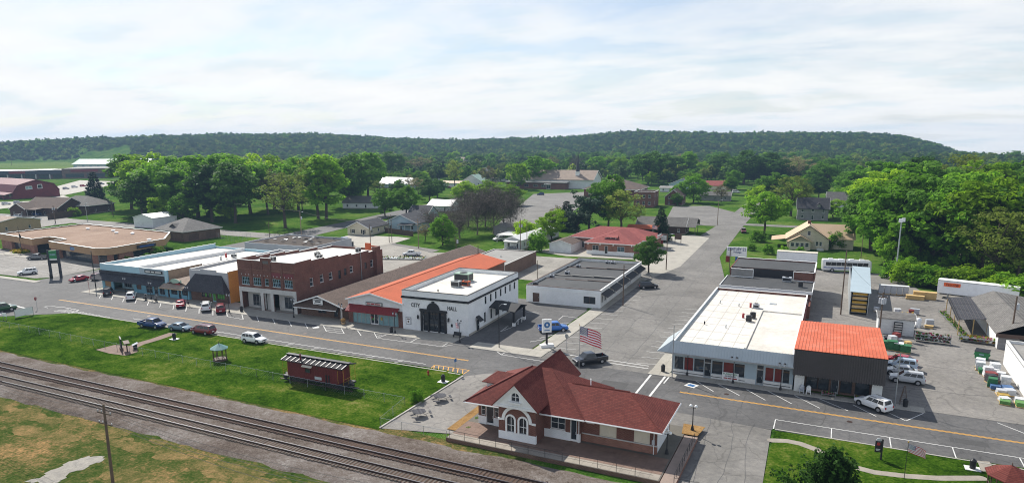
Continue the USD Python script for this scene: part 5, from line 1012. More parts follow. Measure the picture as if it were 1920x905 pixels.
# ------------------------------------------------------------------ office with the bright red hipped roof
T = thing('red_roofed_office', 'brick office with bright red hipped shingle roof and white base', 'office building', (-79.5, 205.6, 0))
w, d, e = 25, 25, 3.7
wall(T, 'S', 0, (8.6, 24, 1.2, e), 'brick_orange', [(10.5, 12.6, 1.3, 2.9), (14.6, 15.6, 1.2, 2.9), (18.6, 21, 1.3, 2.9)]); wall(T, 'S', -.05, (8.55, 24.05, 0, 1.2), 'white_paint', [(14.6, 15.6, .2, 1.2)], .3)
window(T, 'S', 0, 10.5, 12.6, 1.3, 2.9, nx=2, sill='white_paint'); window(T, 'S', 0, 18.6, 21, 1.3, 2.9, glass='glass_blue', nx=2, sill='white_paint'); door(T, 'S', 0, 14.6, 15.6, .2, 2.9)
wall(T, 'E', 24, (.25, 14, 0, e), 'brick_orange'); wall(T, 'W', 8.6, (.25, 9, 0, e), 'brick_orange'); wall(T, 'S', 9, (0, 8.55, 0, e), 'brick_orange', [(3.5, 4.7, .2, 2.6)]); door(T, 'S', 9, 3.5, 4.7, .2, 2.6)
wall(T, 'E', 27, (14, 24, 0, e), 'brick_orange'); wall(T, 'S', 14, (24.05, 27, 0, e), 'brick_orange'); wall(T, 'W', 0, (9.3, 24, 0, e), 'brick_orange'); wall(T, 'N', 24, (0, 27, 0, e), 'brick_orange')
hip_roof(T, 8.6, 24, 0, 20, e + .1, 7.0, 'shingle_bright_red', .7, run=8.5)
hip_roof(T, 0, 27, 9, 24, e + .25, 6.9, 'shingle_bright_red', .7, run=8.2)
dm = part(T, 'dormer', MB().box(14, 17.6, 2.4, 5, 4.3, 5.4), 'white_paint'); part(dm, 'pane', MB().box(14.4, 15.6, 2.37, 2.395, 4.6, 5.15).box(16, 17.2, 2.37, 2.395, 4.6, 5.15), 'glass_dark'); part(dm, 'dormer_roof', MB().slab([(13.3, 1.9, 5.4), (18.3, 1.9, 5.4), (17.4, 5.6, 6.0), (14.2, 5.6, 6.0)], .12), 'shingle_bright_red')
part(T, 'gable_front', MB().prism([(0, 0), (1, 0), (1, .1)], 0, .01) if False else MB().box(27.3, 27.5, 16.5, 21.5, 4.2, 5.0).slab([(27.5, 16, 5.0), (27.5, 22, 5.0), (27.5, 19, 7.0)], .05), 'white_paint')
for x in (9.2, 13.2, 17.5, 23.4): part(T, 'eave_light', MB().box(x - .15, x + .15, -.6, -.3, 3.1, 3.5), 'white_paint')
# sheds and outbuildings
def shed(label, loc, w, d, e, r, wm, rm, axis='y', rot=0, name='shed', cat='shed', dr=True):
    T = thing(name, label, cat, loc, rot); tops = {}
    if r > e: tops = {s: [(.2 if axis == 'x' else 0, 0), ((d - .2) if axis == 'x' else w, 0), ((d - .2) if axis == 'x' else w, e), ((d if axis == 'x' else w) / 2, r - .08), (.2 if axis == 'x' else 0, e)] for s in ('EW' if axis == 'x' else 'SN')}
    shell(T, w, d, e, wm, {'S': [(w * .3, w * .7, .1, min(e - .25, 2.1))]} if dr else {}, .2, tops=tops)
    if dr:
        D = part(T, 'door', MB().box(w * .3, w * .7, .06, .1, .1, min(e - .25, 2.1)), wm); part(D, 'batten', MB().bar((w * .3, .05, .3), (w * .5, .05, 1.8), .08).bar((w * .7, .05, .3), (w * .5, .05, 1.8), .08).box(w * .5 - .03, w * .5 + .03, .02, .055, .1, min(e - .25, 2.1)), 'white_paint_worn')
    if r > e: gable_roof(T, w, d, e, r, rm, axis, .25, .1, trim=wm)
    else: part(T, 'roof', MB().slab([(-.3, -.3, e + .1), (w + .3, -.3, e + .1), (w + .3, d + .3, e + .25), (-.3, d + .3, e + .25)], .1), rm)
    return T
shed('white shed with brown roof west of the red roofed office', (-83.15, 204.08), 7.5, 12, 2.9, 4.0, 'siding_white', 'shingle_brown')
shed('weathered grey shed under the bare trees', (-117.32, 231.65), 5.6, 7, 3.2, 4.6, 'siding_grey', 'shingle_grey')
T = house('long white mobile home with pale metal roof and flat carport', 'mobile home', (-99.2, 203.6), 6.2, 34, 3.3, 4.3, 'siding_white', 'metal_white_roof', 0, 'y', (2, 6), porch=(.8, 5.4, 2.0), name='mobile_home')
part(T, 'carport', MB().box(-9, -.1, 12, 22, 2.7, 2.85).box(-8.9, -8.75, 12.1, 12.25, 0, 2.7).box(-8.9, -8.75, 21.7, 21.85, 0, 2.7), 'metal_white_roof')
T = thing('long_brick_store', 'long low brick building with flat grey roof behind City Hall', 'commercial building', (-90.5, 157.5), 3)
shell(T, 13.4, 24, 3.8, 'brick_brown', {}); part(T, 'roof', MB().box(.25, 13.15, .25, 23.75, 3.5, 3.66), 'roof_grey'); coping(T, 13.4, 24, 3.8, 'stone_band')
vent_pipe('short vent on the flat grey roof behind City Hall', (-84, 170, 3.66), .4, 'galvanised')
# cottages behind the brick block
H = house
T = H('cream gabled cottage with dark roof and black shutters', 'house', (-170.64, 211.17), 9.6, 14, 3.0, 5.2, 'siding_cream', 'shingle_dark', 4, 'y', (2, 3))
for a in (1.6, 3.15, 6.4, 7.95): part(T, 'shutter', MB().box(a - .2, a + .2, -.06, -.003, .85, 2.3), 'black_paint')
H('blue grey house with wide dark gable roof and white porch roof', 'house', (-164.52, 227.18), 15, 13, 3.4, 6.6, 'siding_blue', 'shingle_dark', 4, 'y', (3, 3), porch=(8, 14, 3.5))
H('small blue house with steep dark roof behind the dark roofed house', 'house', (-177.61, 263.79), 10, 10, 3.0, 6.0, 'siding_blue', 'shingle_dark', 4, 'x', (2, 2))
H('low outbuilding with bright white metal roof beside the bare trees', 'house', (-188.21, 297.18), 13, 11, 3.0, 5.6, 'siding_white', 'metal_white_roof', 4, 'x', (2, 2))
H('white cottage with grey roof at the edge of the big lawn', 'house', (-238.14, 291.97), 20, 12, 3.2, 6.2, 'siding_white', 'shingle_grey', 20, 'x', (4, 2))
H('long house with pale tin roof and front gable', 'house', (-313.63, 428.79), 29, 12, 3.6, 7.6, 'siding_blue', 'metal_white_roof', 4, 'x', (5, 2), porch=(2, 9, 3), dormer=(15, .5, 4.2))
H('two storey white house with green gable roof', 'house', (-327.76, 505.4), 13.5, 15, 5.6, 8.6, 'siding_white', 'metal_green_roof', 10, 'y', (3, 3))
H('low shelter with pale roof between the trees', 'house', (-275.6, 454.56), 16, 10, 2.9, 4.2, 'siding_white', 'metal_tan_roof', 4, 'x', (2, 2))
H('white cottage with two green gables and brick chimney', 'house', (-265.87, 470.61), 17, 13, 3.4, 8.4, 'siding_white', 'metal_green_roof', 4, 'y', (3, 3), dormer=(12, 1.0, 4.5), chimney=(8.5, 6))
H('pale blue two storey house behind the green gabled cottage', 'house', (-304.42, 563.21), 12, 12, 5.2, 9.2, 'siding_blue', 'shingle_grey', 4, 'y', (2, 2))
H('brown roofed house with front porch behind the bare tree', 'house', (-269.55, 525.44), 20, 13, 3.2, 6.5, 'siding_white', 'shingle_brown', 4, 'x', (3, 2), porch=(2, 10, 3))
H('white house with dark blue roof far back by the tree line', 'house', (-395.14, 700.22), 20, 16, 4.6, 11, 'siding_white', 'shingle_dark', 8, 'x', (3, 2))
H('distant pale house half hidden under the ridge trees', 'house', (-528.38, 910.63), 26, 14, 4.0, 8, 'siding_cream', 'shingle_tan', 8, 'x', (4, 2))
H('grey roofed house far behind the church, left of the bare grey tree', 'house', (-316.76, 797.11), 24, 14, 3.6, 8, 'siding_white', 'shingle_grey', 6, 'x', (3, 2))
H('dark blue house with low wide roof right of the brick church hall', 'house', (-108.52, 491.42), 18, 13, 3.4, 7.2, 'siding_blue', 'shingle_dark', 4, 'y', (3, 2))
H('pale garage left of the dark blue house', 'house', (-107.72, 460.59), 9, 8, 2.8, 3.8, 'siding_white', 'roof_grey', 4, 'x', (2, 1))
H('cottage with orange red roof and grey lean-to', 'house', (-82.96, 489.95), 20, 13, 3.0, 6.0, 'siding_cream', 'shingle_bright_red', 4, 'x', (3, 2))
H('low grey stone house in front of the orange red roof', 'house', (-71.52, 406.38), 17, 8, 3.2, 5.2, 'siding_grey', 'shingle_grey', 4, 'x', (3, 2))
H('pale blue house under tall trees behind the white van', 'house', (-100.06, 631.57), 18, 12, 4.2, 8, 'siding_blue', 'shingle_grey', 4, 'x', (3, 2))
H('white roofed house glimpsed between trunks behind the lawn', 'house', (-164.72, 732.31), 22, 12, 3.4, 7, 'siding_white', 'metal_white_roof', 4, 'x', (3, 2))
T = H('low brown house with grey roof and open gable porch by the drive', 'house', (-69.29, 259.58), 18.5, 11, 3.1, 5.8, 'siding_brown', 'shingle_grey', 3, 'x', (4, 2))
part(T, 'gable_porch', MB().box(18.4, 18.6, 1, 1.2, 0, 3).box(22, 22.2, 1, 1.2, 0, 3).box(22, 22.2, 9, 9.2, 0, 3).slab([(18.7, -.5, 3.0), (22.6, -.5, 3.0), (22.6, 5.5, 5.9), (18.7, 5.5, 5.9)], .12).slab([(18.7, 5.5, 5.9), (22.6, 5.5, 5.9), (22.6, 11.5, 3.0), (18.7, 11.5, 3.0)], .12), 'shingle_grey')
part(T, 'rust_lean_to', MB().slab([(-3, -5, 2.3), (9, -5, 2.3), (9, -.45, 3.3), (-3, -.45, 3.3)], .1), 'roof_orange')
# cream house on the right with tan metal roofs
T = thing('cream_house', 'cream house with tan metal roof, tall front gable and side wing', 'house', (-13.4, 241.4), 4)
shell(T, 12.5, 13, 3.4, 'siding_cream', {'S': [(8.6, 9.4, 1.2, 2.6), (9.7, 10.5, 1.2, 2.6), (5.9, 6.9, 4.6, 6.0)]}, tops={'S': [(0, 0), (12.5, 0), (12.5, 3.4), (6.4, 7.6), (0, 3.4)], 'N': [(0, 0), (12.5, 0), (12.5, 3.4), (6.4, 7.6), (0, 3.4)]})
for q in ((8.6, 9.4, 1.2, 2.6), (9.7, 10.5, 1.2, 2.6), (5.9, 6.9, 4.6, 6.0)): window(T, 'S', 0, *q, nx=1, nz=2, sill='white_paint')
gable_roof(T, 12.5, 13, 3.45, 7.75, 'metal_tan_roof', 'y', .6, mid=6.4, trim='brown_paint')
part(T, 'wing', MB().box(12.55, 20, 3, 12.8, 0, 3.4), 'siding_cream'); window(T, 'S', 3, 15, 16.4, 1.1, 2.5, nx=2, rec=-.07)
part(T, 'wing_roof', MB().slab([(6.5, 2.4, 3.4), (20.5, 2.4, 3.4), (20.5, 7.9, 7.6), (6.5, 7.9, 7.6)], .12).slab([(6.5, 7.9, 7.6), (20.5, 7.9, 7.6), (20.5, 13.4, 3.4), (6.5, 13.4, 3.4)], .12), 'metal_tan_roof'); part(T, 'wing_gable', MB().slab([(20.0, 3.2, 3.4), (20.0, 12.6, 3.4), (20.0, 7.9, 7.4)], .1), 'siding_cream')
part(T, 'front_room', MB().box(.6, 7, -2.4, -.003, 0, 2.9).slab([(.6, -2.4, 2.9), (7, -2.4, 2.9), (3.8, -2.4, 4.6)], .01), 'siding_cream'); 
for i in range(4): window(T, 'S', -2.4, 1.0 + i * 1.45, 2.1 + i * 1.45, 1.1, 2.4, nx=1, nz=2, rec=-.07)
part(T, 'front_room_roof', MB().slab([(0, -2.9, 2.7), (3.8, -2.9, 4.8), (3.8, .0, 4.8), (0, .0, 2.7)], .12).slab([(3.8, -2.9, 4.8), (7.6, -2.9, 2.7), (7.6, 0, 2.7), (3.8, 0, 4.8)], .12), 'metal_tan_roof')
part(T, 'chimney', MB().box(6.0, 6.9, 5.5, 6.4, 7.3, 8.7), 'brick_red'); part(T, 'side_porch_roof', MB().slab([(-5, 1, 2.5), (-.55, 1, 3.2), (-.55, 11, 3.2), (-5, 11, 2.5)], .12), 'metal_tan_roof'); part(T, 'back_steps', MB().box(9, 11, -2, -.003, 0, .6).bar((9.05, -2, 1.5), (9.05, 0, 1.5), .07).bar((10.95, -2, 1.5), (10.95, 0, 1.5), .07), 'white_paint_worn')
H('two storey grey house with dormer under the trees', 'house', (-14.98, 327.1), 12.5, 11, 5.2, 9.4, 'siding_grey', 'shingle_dark', 4, 'x', (3, 2), dormer=(8.5, .3, 5.6))
H('white house with grey roof mostly behind the budding tree', 'house', (-3.87, 381.04), 22, 12, 3.6, 8.2, 'siding_white', 'shingle_grey', 4, 'x', (4, 2), porch=(14, 21, 3))
H('pale house glimpsed through the right hand wood', 'house', (74.59, 610.09), 20, 12, 4, 7, 'siding_white', 'metal_white_roof', 4, 'x', (3, 2))
# church group
T = thing('church', 'white gabled church hall with tan roof, low brick front and dark steeple', 'church', (-216, 466), 4)
L = 58
shell(T, L, 24, 6.6, 'siding_white', {}, tops={s: [(.25, 0), (23.75, 0), (23.75, 6.6), (12, 12.3), (.25, 6.6)] for s in 'EW'}); gable_roof(T, L, 24, 6.6, 12.5, 'shingle_tan', 'x', .8, .3)
A = part(T, 'brick_front', MB().box(-5, 40, -9, -.05, 0, 4.4), 'brick_red'); part(A, 'flat_roof', MB().box(-5.8, 41, -9.8, -.05, 4.42, 5.0), 'roof_grey')
for a in (0, 3, 9, 16, 22): window(T, 'S', -9, a, a + (1.2 if a < 5 else 3.4), 1.6, 3.2, nx=2, rec=-.07)
door(T, 'S', -9, 26, 29, .1, 3.2, leaf=2, rec=-.07); part(A, 'door_canopy', MB().box(25, 30, -12, -9.9, 3.5, 3.8), 'white_paint')
S_ = part(T, 'steeple_base', MB().box(43.6, 46.4, 4.6, 7.4, 6, 12), 'white_paint'); part(S_, 'spire', MB().cyl(45, 6, 12, 26, 1.5, .1, 6), 'shingle_dark'); part(S_, 'spire_band', MB().cyl(45, 6, 11.7, 12.05, 1.9, 1.9, 8), 'white_paint')
T = thing('church_wing', 'brown hip roofed wing between the white church hall and the brick annex', 'church hall', (-142, 405), 4)
part(T, 'wall', MB().box(0, 34, 0, 30, 0, 5), 'brick_red'); hip_roof(T, 0, 34, 0, 30, 5.2, 11, 'shingle_brown', 1)
T = thing('brick_annex', 'two storey brick annex with flat roof and white windows', 'church hall', (-97.2, 357), 3)
ws = [(a, a + 1.4, z, z + 1.7) for a in (1.6, 4.6, 7.6) for z in (1.4, 5.0)]
shell(T, 10.5, 14, 8.0, 'brick_red', {'S': ws, 'E': [(3, 4.4, 1.4, 3.1), (3, 4.4, 5, 6.7), (9, 10.4, 5, 6.7)]})
for q in ws: window(T, 'S', 0, *q, nx=1, nz=2, sill='stone_band')
for q in ((3, 4.4, 1.4, 3.1), (3, 4.4, 5, 6.7), (9, 10.4, 5, 6.7)): window(T, 'E', 10.5, *q, nx=1, nz=2)
part(T, 'roof', MB().box(.25, 10.25, .25, 13.75, 7.4, 7.6), 'shingle_brown'); coping(T, 10.5, 14, 8.0, 'white_paint')
house('gabled brick hall right of the brick annex', 'church hall', (-84, 372), 9, 14, 4.6, 8.4, 'brick_red', 'shingle_brown', 3, 'y', (2, 3), name='brick_hall')

# ------------------------------------------------------------------ bank block on the left
T = thing('bank_building', 'low brick bank with deep tan fascia and brown gravel roof', 'bank', (0, 0))
out = [(-262, 137), (-237, 133.2), (-237, 139), (-226.5, 137.6), (-226.5, 132.2), (-198.5, 128.6), (-195.6, 129.8), (-194.6, 132), (-196.5, 151), (-209, 163), (-262, 167)]
pol = Polygon(out); inn = pol.buffer(-1.3)
part(T, 'roof', MB().prism(pol.buffer(-.3), 4.6, 4.8), 'roof_brown_gravel')
part(T, 'fascia', MB().prism(pol.difference(pol.buffer(-.35)), 3.0, 5.1), 'tan_fascia'); part(T, 'parapet_cap', MB().prism(pol.buffer(.05).difference(pol.buffer(-.4)), 5.1, 5.2), 'steel_grey')
part(T, 'soffit', MB().prism(pol.buffer(-.36), 2.95, 3.05), 'brown_paint'); part(T, 'wall', MB().prism(inn.difference(inn.buffer(-.3)), 0, 2.95), 'glass_dark', 'dark glass wall under the overhang')
for a, b in (((-262, 137), (-254, 135.8)), ((-247, 134.8), (-237.2, 133.4)), ((-226.3, 132.2), (-221, 131.5)), ((-201.5, 129.1), (-195, 131)), ((-195.1, 134), (-195.6, 139)), ((-196.2, 146), (-197, 151))):
    a, b = np.array(a), np.array(b); dd = (b - a) / np.linalg.norm(b - a); nn = np.array([-dd[1], dd[0]])
    part(T, 'brick_pier', MB().prism([tuple(a + nn * .3), tuple(b + nn * .3), tuple(b + nn * 1.25), tuple(a + nn * 1.25)], 0, 2.94), 'brick_orange')
sg = part(T, 'fascia_sign', MB().box(-212.6, -208.4, 130.15, 130.32, 3.55, 4.5), 'blue_paint'); part(sg, 'sign_print', MB().box(-212.2, -208.8, 130.1, 130.148, 3.9, 4.2), 'curtain_teal')
sg = part(T, 'fascia_sign', MB().box(-195.3, -195.1, 140, 146.5, 3.5, 4.6), 'black_paint'); part(sg, 'sign_print', MB().box(-195.07, -195.02, 140.8, 145.8, 3.9, 4.2), 'blue_paint')
for k, (x, y) in enumerate(((-246, 158), (-232, 158), (-226, 155), (-219, 156), (-200, 148))): vent_pipe(f'{["first", "second", "third", "fourth", "last"][k]} pale dome vent from the left on the brown bank roof', (x, y, 4.8), .5, 'plastic_white', .5)
T = thing('brick_hip_building', 'small brick building with grey hipped roof behind the bank', 'building', (-231.5, 174.5), -7)
shell(T, 17.5, 15, 3.6, 'brick_brown', {'S': [(6, 11, .3, 2.7)], 'E': [(2, 6, .3, 2.7), (9, 13, .3, 2.7)]}); window(T, 'S', 0, 6, 11, .3, 2.7, 'brown_paint', 'brown_paint', 3); window(T, 'E', 17.5, 2, 6, .3, 2.7, 'brown_paint', 'brown_paint', 2); window(T, 'E', 17.5, 9, 13, .3, 2.7, 'brown_paint', 'brown_paint', 2)
hip_roof(T, 0, 17.5, 0, 15, 3.8, 7.6, 'shingle_grey', .8, trim='stone_band'); part(T, 'roof_vent_gable', MB().slab([(7, 1.5, 4.9), (11, 1.5, 4.9), (9, 1.5, 6.0)], .05).slab([(6.6, 1.3, 4.8), (9, 1.3, 6.1), (9, 4.6, 6.1)], .06).slab([(9, 1.3, 6.1), (11.4, 1.3, 4.8), (9, 4.6, 6.1)], .06), 'shingle_grey')
# far left: barn, strip mall, store sheds, brown house
T = thing('red_barn', 'big dark red barn with gambrel roof at the left edge', 'barn', (-543, 269), -7)
Lb, db = 66, 28; prof = [(0, 4.2), (3.2, 8.6), (db / 2, 11.6), (db - 3.2, 8.6), (db, 4.2)]
wall(T, 'E', Lb, [(0, 0), (db, 0)] + prof[::-1], 'barn_red', [(8, 12, 5.6, 7.8), (15, 18, 5.8, 8.6)]); wall(T, 'S', 0, (0, Lb, 0, 4.2), 'barn_red', [(a, a + 3, 1.5, 3.4) for a in (40, 47, 54, 61)]); wall(T, 'N', db, (0, Lb, 0, 4.2), 'barn_red')
for a in (40, 47, 54, 61): window(T, 'S', 0, a, a + 3, 1.5, 3.4, nx=2)
window(T, 'E', Lb, 8, 12, 5.6, 7.8, fw=.3, glass='curtain_teal', nx=2); window(T, 'E', Lb, 15, 18, 5.8, 8.6, fw=.35, nx=1)
mb = MB()
for (a, z0), (b, z1) in zip(prof[:-1], prof[1:]): mb.slab([(-1, a, z0 + .3), (Lb + 1, a, z0 + .3), (Lb + 1, b, z1 + .3), (-1, b, z1 + .3)], .3)
part(T, 'roof', mb, 'barn_roof'); part(T, 'lean_to_roof', MB().slab([(-1, -5, 3.1), (Lb + 1, -5, 3.1), (Lb + 1, -.1, 4.2), (-1, -.1, 4.2)], .25), 'barn_roof'); part(T, 'post', MB().box(5, 5.4, -4.8, -4.4, 0, 2.9).box(25, 25.4, -4.8, -4.4, 0, 2.9).box(45, 45.4, -4.8, -4.4, 0, 2.9).box(64, 64.4, -4.8, -4.4, 0, 2.9), 'barn_red')
T = thing('strip_mall', 'long flat roofed shopping strip with dark fascia behind the barn', 'shopping strip', (-676, 452), 180 - 24)
a_ = 140
T2 = thing('strip_mall_block', 'brick anchor end block of the shopping strip with pale sign', 'shopping strip', (-690, 425), 40)
part(T2, 'wall', MB().box(0, 44, 0, 46, 0, 9.4), 'brick_brown'); part(T2, 'roof', MB().box(.4, 43.6, .4, 45.6, 9.41, 9.6), 'roof_grey'); part(T2, 'shop_window', MB().box(3, 19, -.2, -.003, 1, 4.6).box(22, 40, -.2, -.003, 1, 4.6), 'glass_dark'); part(T2, 'sign', MB().box(8, 32, -.4, -.01, 6.4, 8.4), 'awning_red')
stage.RemovePrim(T); COUNT[('/World', 'strip_mall')] = 0
T = thing('strip_mall', 'long flat roofed shopping strip with dark fascia behind the barn', 'shopping strip', (-860, 283), 40)
part(T, 'wall', MB().box(0, 220, 4, 45, 0, 7), 'brick_brown'); part(T, 'fascia', MB().box(0, 220, 0, 1, 4.6, 8.4), 'shingle_dark'); part(T, 'roof', MB().box(0, 220, 1.02, 46, 7.6, 8.0), 'roof_grey'); part(T, 'roof_patch', MB().box(150, 205, 6, 42, 8.01, 8.06), 'metal_white_roof'); part(T, 'roof_patch', MB().box(60, 140, 10, 40, 8.01, 8.05), 'roof_brown_gravel')
for k in range(18): part(T, 'column', MB().box(6 + k * 12, 6.8 + k * 12, .2, 1, 0, 4.6), 'stone_band'); part(T, 'shop_window', MB().box(8 + k * 12, 16 + k * 12, 3.8, 3.98, .6, 3.8), 'glass_dark')
for k, a in enumerate((60, 128, 176)): part(T, 'sign', MB().box(a, a + 14, -.4, -.02, 5.6, 7.6), ('plastic_white', 'white_paint_worn', 'awning_red')[k])
T = thing('storage_sheds', 'green roofed storage building with pale roller doors', 'storage building', (-860, 545), 16)
part(T, 'wall', MB().box(0, 100, 0, 26, 0, 8), 'siding_blue'); gable_roof(T, 100, 26, 8, 13.5, 'metal_green_roof', 'x', 1.5, .4)
for k in range(9): part(T, 'roller_door', MB().box(5 + k * 10.5, 12 + k * 10.5, -.15, -.003, .3, 6.2), 'white_paint_worn')
house('dark brown lodge with hipped grey roof by the dark conifer', 'house', (-366.81, 218.15), 24, 16, 4, 8.4, 'siding_brown', 'shingle_grey', 10, 'x', (4, 2), hip=True)
house('dark brown lodge with wide brown gable roof left of the hipped lodge', 'house', (-370.28, 206.03), 22, 17, 3.8, 8.2, 'siding_brown', 'shingle_brown', 10, 'x', (4, 2), porch=(3, 14, 5))
house('small gabled entrance house left of the brown lodges', 'house', (-371.17, 200.52), 10, 13, 3.6, 6.4, 'siding_brown', 'shingle_brown', 10, 'y', (2, 2))
house('low tan building with pinkish roof at the left edge beside the parked cars', 'building', (-331, 158), 26, 18, 4.2, 5.8, 'tan_stucco', 'shingle_tan', 0, 'x', (4, 2), name='tan_building')
fb = MB(); A, B = np.array((-336.27, 197.57)), np.array((-340.44, 220.55)); n_ = 40
T = thing('dark_board_fence', 'dark brown board fence in front of the brown lodges', 'fence', (float(A[0]), float(A[1])))
for k in range(n_):
    p0, p1 = (B - A) * k / n_, (B - A) * (k + .93) / n_; part(T, 'fence_board', MB().slab([(*p0, 3.0), (*p1, 3.0), (p1[0], p1[1] + .1, 3.0), (p0[0], p0[1] + .1, 3.0)], 3.0), 'board_fence')
A, B = np.array((-160.72, 221.86)), np.array((-144.42, 217.29)); T = thing('board_fence', 'brown board fence beside the cream cottage drive', 'fence', (float(A[0]), float(A[1]))); n_ = 46
for k in range(n_):
    p0, p1 = (B - A) * k / n_, (B - A) * (k + .93) / n_; part(T, 'fence_board', MB().slab([(*p0, 2.0), (*p1, 2.0), (p1[0], p1[1] + .06, 2.0), (p0[0], p0[1] + .06, 2.0)], 2.0), 'board_fence')
shed('white garden shed between the bank and the hip roofed building', (-272.96, 195.7), 12, 12, 4.2, 5.6, 'siding_white', 'metal_white_roof')

# ------------------------------------------------------------------ hardware yard
T = thing('lumber_shed', 'tall open fronted steel lumber shed with pale blue metal roof', 'shed', (4.4, 154.6))
part(T, 'roof', MB().slab([(-.2, -.4, 5.0), (3.7, -.4, 4.9), (4.5, 31, 4.9), (.6, 31, 5.0)], .1), 'siding_blue_grey'); part(T, 'wall', MB().box(0, .12, 0, 30, 0, 4.88).box(3.3, 3.42, 0, 30, 0, 4.8), 'steel_grey'); part(T, 'wall', MB().box(.13, 3.29, 29.8, 29.95, 0, 4.8), 'steel_grey')
for k in range(5): part(T, 'rack_shelf', MB().box(.3, 3.2, .4, 10, .5 + k * .9, .6 + k * .9), 'steel_grey'); part(T, 'board_stack', MB().box(.4, 3.1, .3, 9, .61 + k * .9, 1.1 + k * .9), 'lumber' if k % 2 else 'yellow_paint')
T = shed('white shed with grey shingle lean roof in the hardware yard', (9.1, 141.3), 5.9, 5.6, 3.1, 3.6, 'siding_white', 'shingle_grey', 'x', name='yard_shed', dr=False)
part(T, 'shelf_rack', MB().box(2.6, 4.0, -.3, -.01, .2, 2.6), 'black_iron'); 
for k in range(5): part(T, 'rack_row', MB().box(2.7, 3.9, -.36, -.303, .35 + k * .46, .6 + k * .46), 'stone_band')
T = thing('garden_building', 'white walled garden centre building with grey shingle gable roof', 'shop', (27.4, 138.6))
shell(T, 15, 28, 3.0, 'white_paint', {'S': [(3, 7, 1.2, 2.4)]}, mats={'S': 'siding_grey'}, tops={s: [(0, 0), (15, 0), (15, 3), (3.6, 4.6), (0, 3)] for s in 'SN'}); gable_roof(T, 15, 28, 3.0, 4.7, 'shingle_grey', 'y', .5, mid=3.6, trim=None); part(T, 'fascia', MB().slab([(-.5, -.62, 3.0), (3.6, -.62, 4.9), (15.5, -.62, 3.1), (15.5, -.5, 3.1), (3.6, -.5, 4.9), (-.5, -.5, 3.0)], .7), 'brown_paint')
window(T, 'S', 0, 3, 7, 1.2, 2.4, 'black_paint', nx=3)
T = thing('shade_house', 'plant shade house with dark netting roof on timber posts', 'shade structure', (22.4, 145.5))
part(T, 'netting_roof', MB().slab([(-.3, 0, 3.0), (5.2, 3.0, 3.05), (6.2, 23.6, 3.1), (.4, 20, 3.0)], .04), 'shingle_dark')
for k in range(9): f = (k + .5) / 9; part(T, 'roof_batten', MB().bar((-.3 + 5.5 * f, 3 * f, 3.06), (.4 + 5.8 * f, 20 + 3.6 * f, 3.1), .07), 'metal_dark')
for x, y in ((.1, .3), (2.6, 1.7), (5, 3), (.3, 7), (.4, 13), (.5, 19.6), (5.8, 22), (5.3, 10)): part(T, 'post', MB().box(x - .07, x + .07, y - .07, y + .07, .08, 2.97), 'lumber')
T = thing('white_flat_building', 'white walled flat roofed building at the right edge', 'building', (26.3, 106), -1)
shell(T, 24, 23.6, 4.0, 'white_paint', {}, mats={'S': 'siding_white'}); part(T, 'roof', MB().box(.25, 23.75, .25, 23.35, 3.5, 3.66), 'roof_grey'); coping(T, 24, 23.6, 4.0, 'white_paint_worn'); part(T, 'cable_run', MB().bar((-.05, .5, 3.75), (-.05, 23, 3.75), .08).bar((.3, .5, 4.15), (.3, 23, 4.15), .06), 'black_iron')
def trailer(label, a, b, h=3.9, z0=1.15, name='box_trailer', mat='plastic_white', wd=2.5):
    a, b = np.array(a), np.array(b); L = np.linalg.norm(b - a); T = thing(name, label, 'trailer', (float(a[0]), float(a[1])), math.degrees(math.atan2(*(b - a)[::-1])))
    part(T, 'box', MB().box(0, L, 0, wd, z0, h), mat); part(T, 'roof', MB().box(-.04, L + .04, -.04, wd + .04, h + .003, h + .08), 'cream_paint' if 'road' not in label else 'white_paint')
    for k in range(int(L / 1.2)): part(T, 'side_panel', MB().box(.06 + k * 1.2, 1.2 + k * 1.2, -.02, -.003, z0 + .12, h - .12), mat)
    part(T, 'rail', MB().box(0, L, -.05, -.021, h - .11, h - .02).box(0, L, -.05, -.021, z0 + .02, z0 + .11), 'galvanised'); part(T, 'frame', MB().box(.5, L - .5, .7, .85, .8, z0 - .003).box(.5, L - .5, 1.65, 1.8, .8, z0 - .003), 'black_iron')
    for x in (L - 2.2, L - 3.4):
        for y in (.12, wd - .42): w_ = part(T, 'wheel', MB().tm(trimesh.creation.cylinder(.5, .3, sections=14, transform=trimesh.transformations.rotation_matrix(PI / 2, [1, 0, 0]))).move((x, y + .15, .5 + .08)), 'rubber')
    part(T, 'landing_leg', MB().box(2, 2.15, .3, .45, .08, z0).box(2, 2.15, wd - .45, wd - .3, .08, z0), 'galvanised')
    return T, L
T, L = trailer('long white road trailer with an orange YELLOW sign behind the garden centre', (22.6, 179.2), (37.2, 175.6), 4.2)
sg = part(T, 'orange_sign', MB().box(1.2, 4.4, -.09, -.052, 2.9, 3.75), 'orange_sign'); text(sg, 'YELLOW', .42, (2.8, -.092, 3.1), 'S', 'black_paint', width=2.5, depth=.01)
trailer('white box trailer with cream top behind the estate agent office', (-14, 206.5), (-3.4, 206.2), 4.3, name='box_trailer')

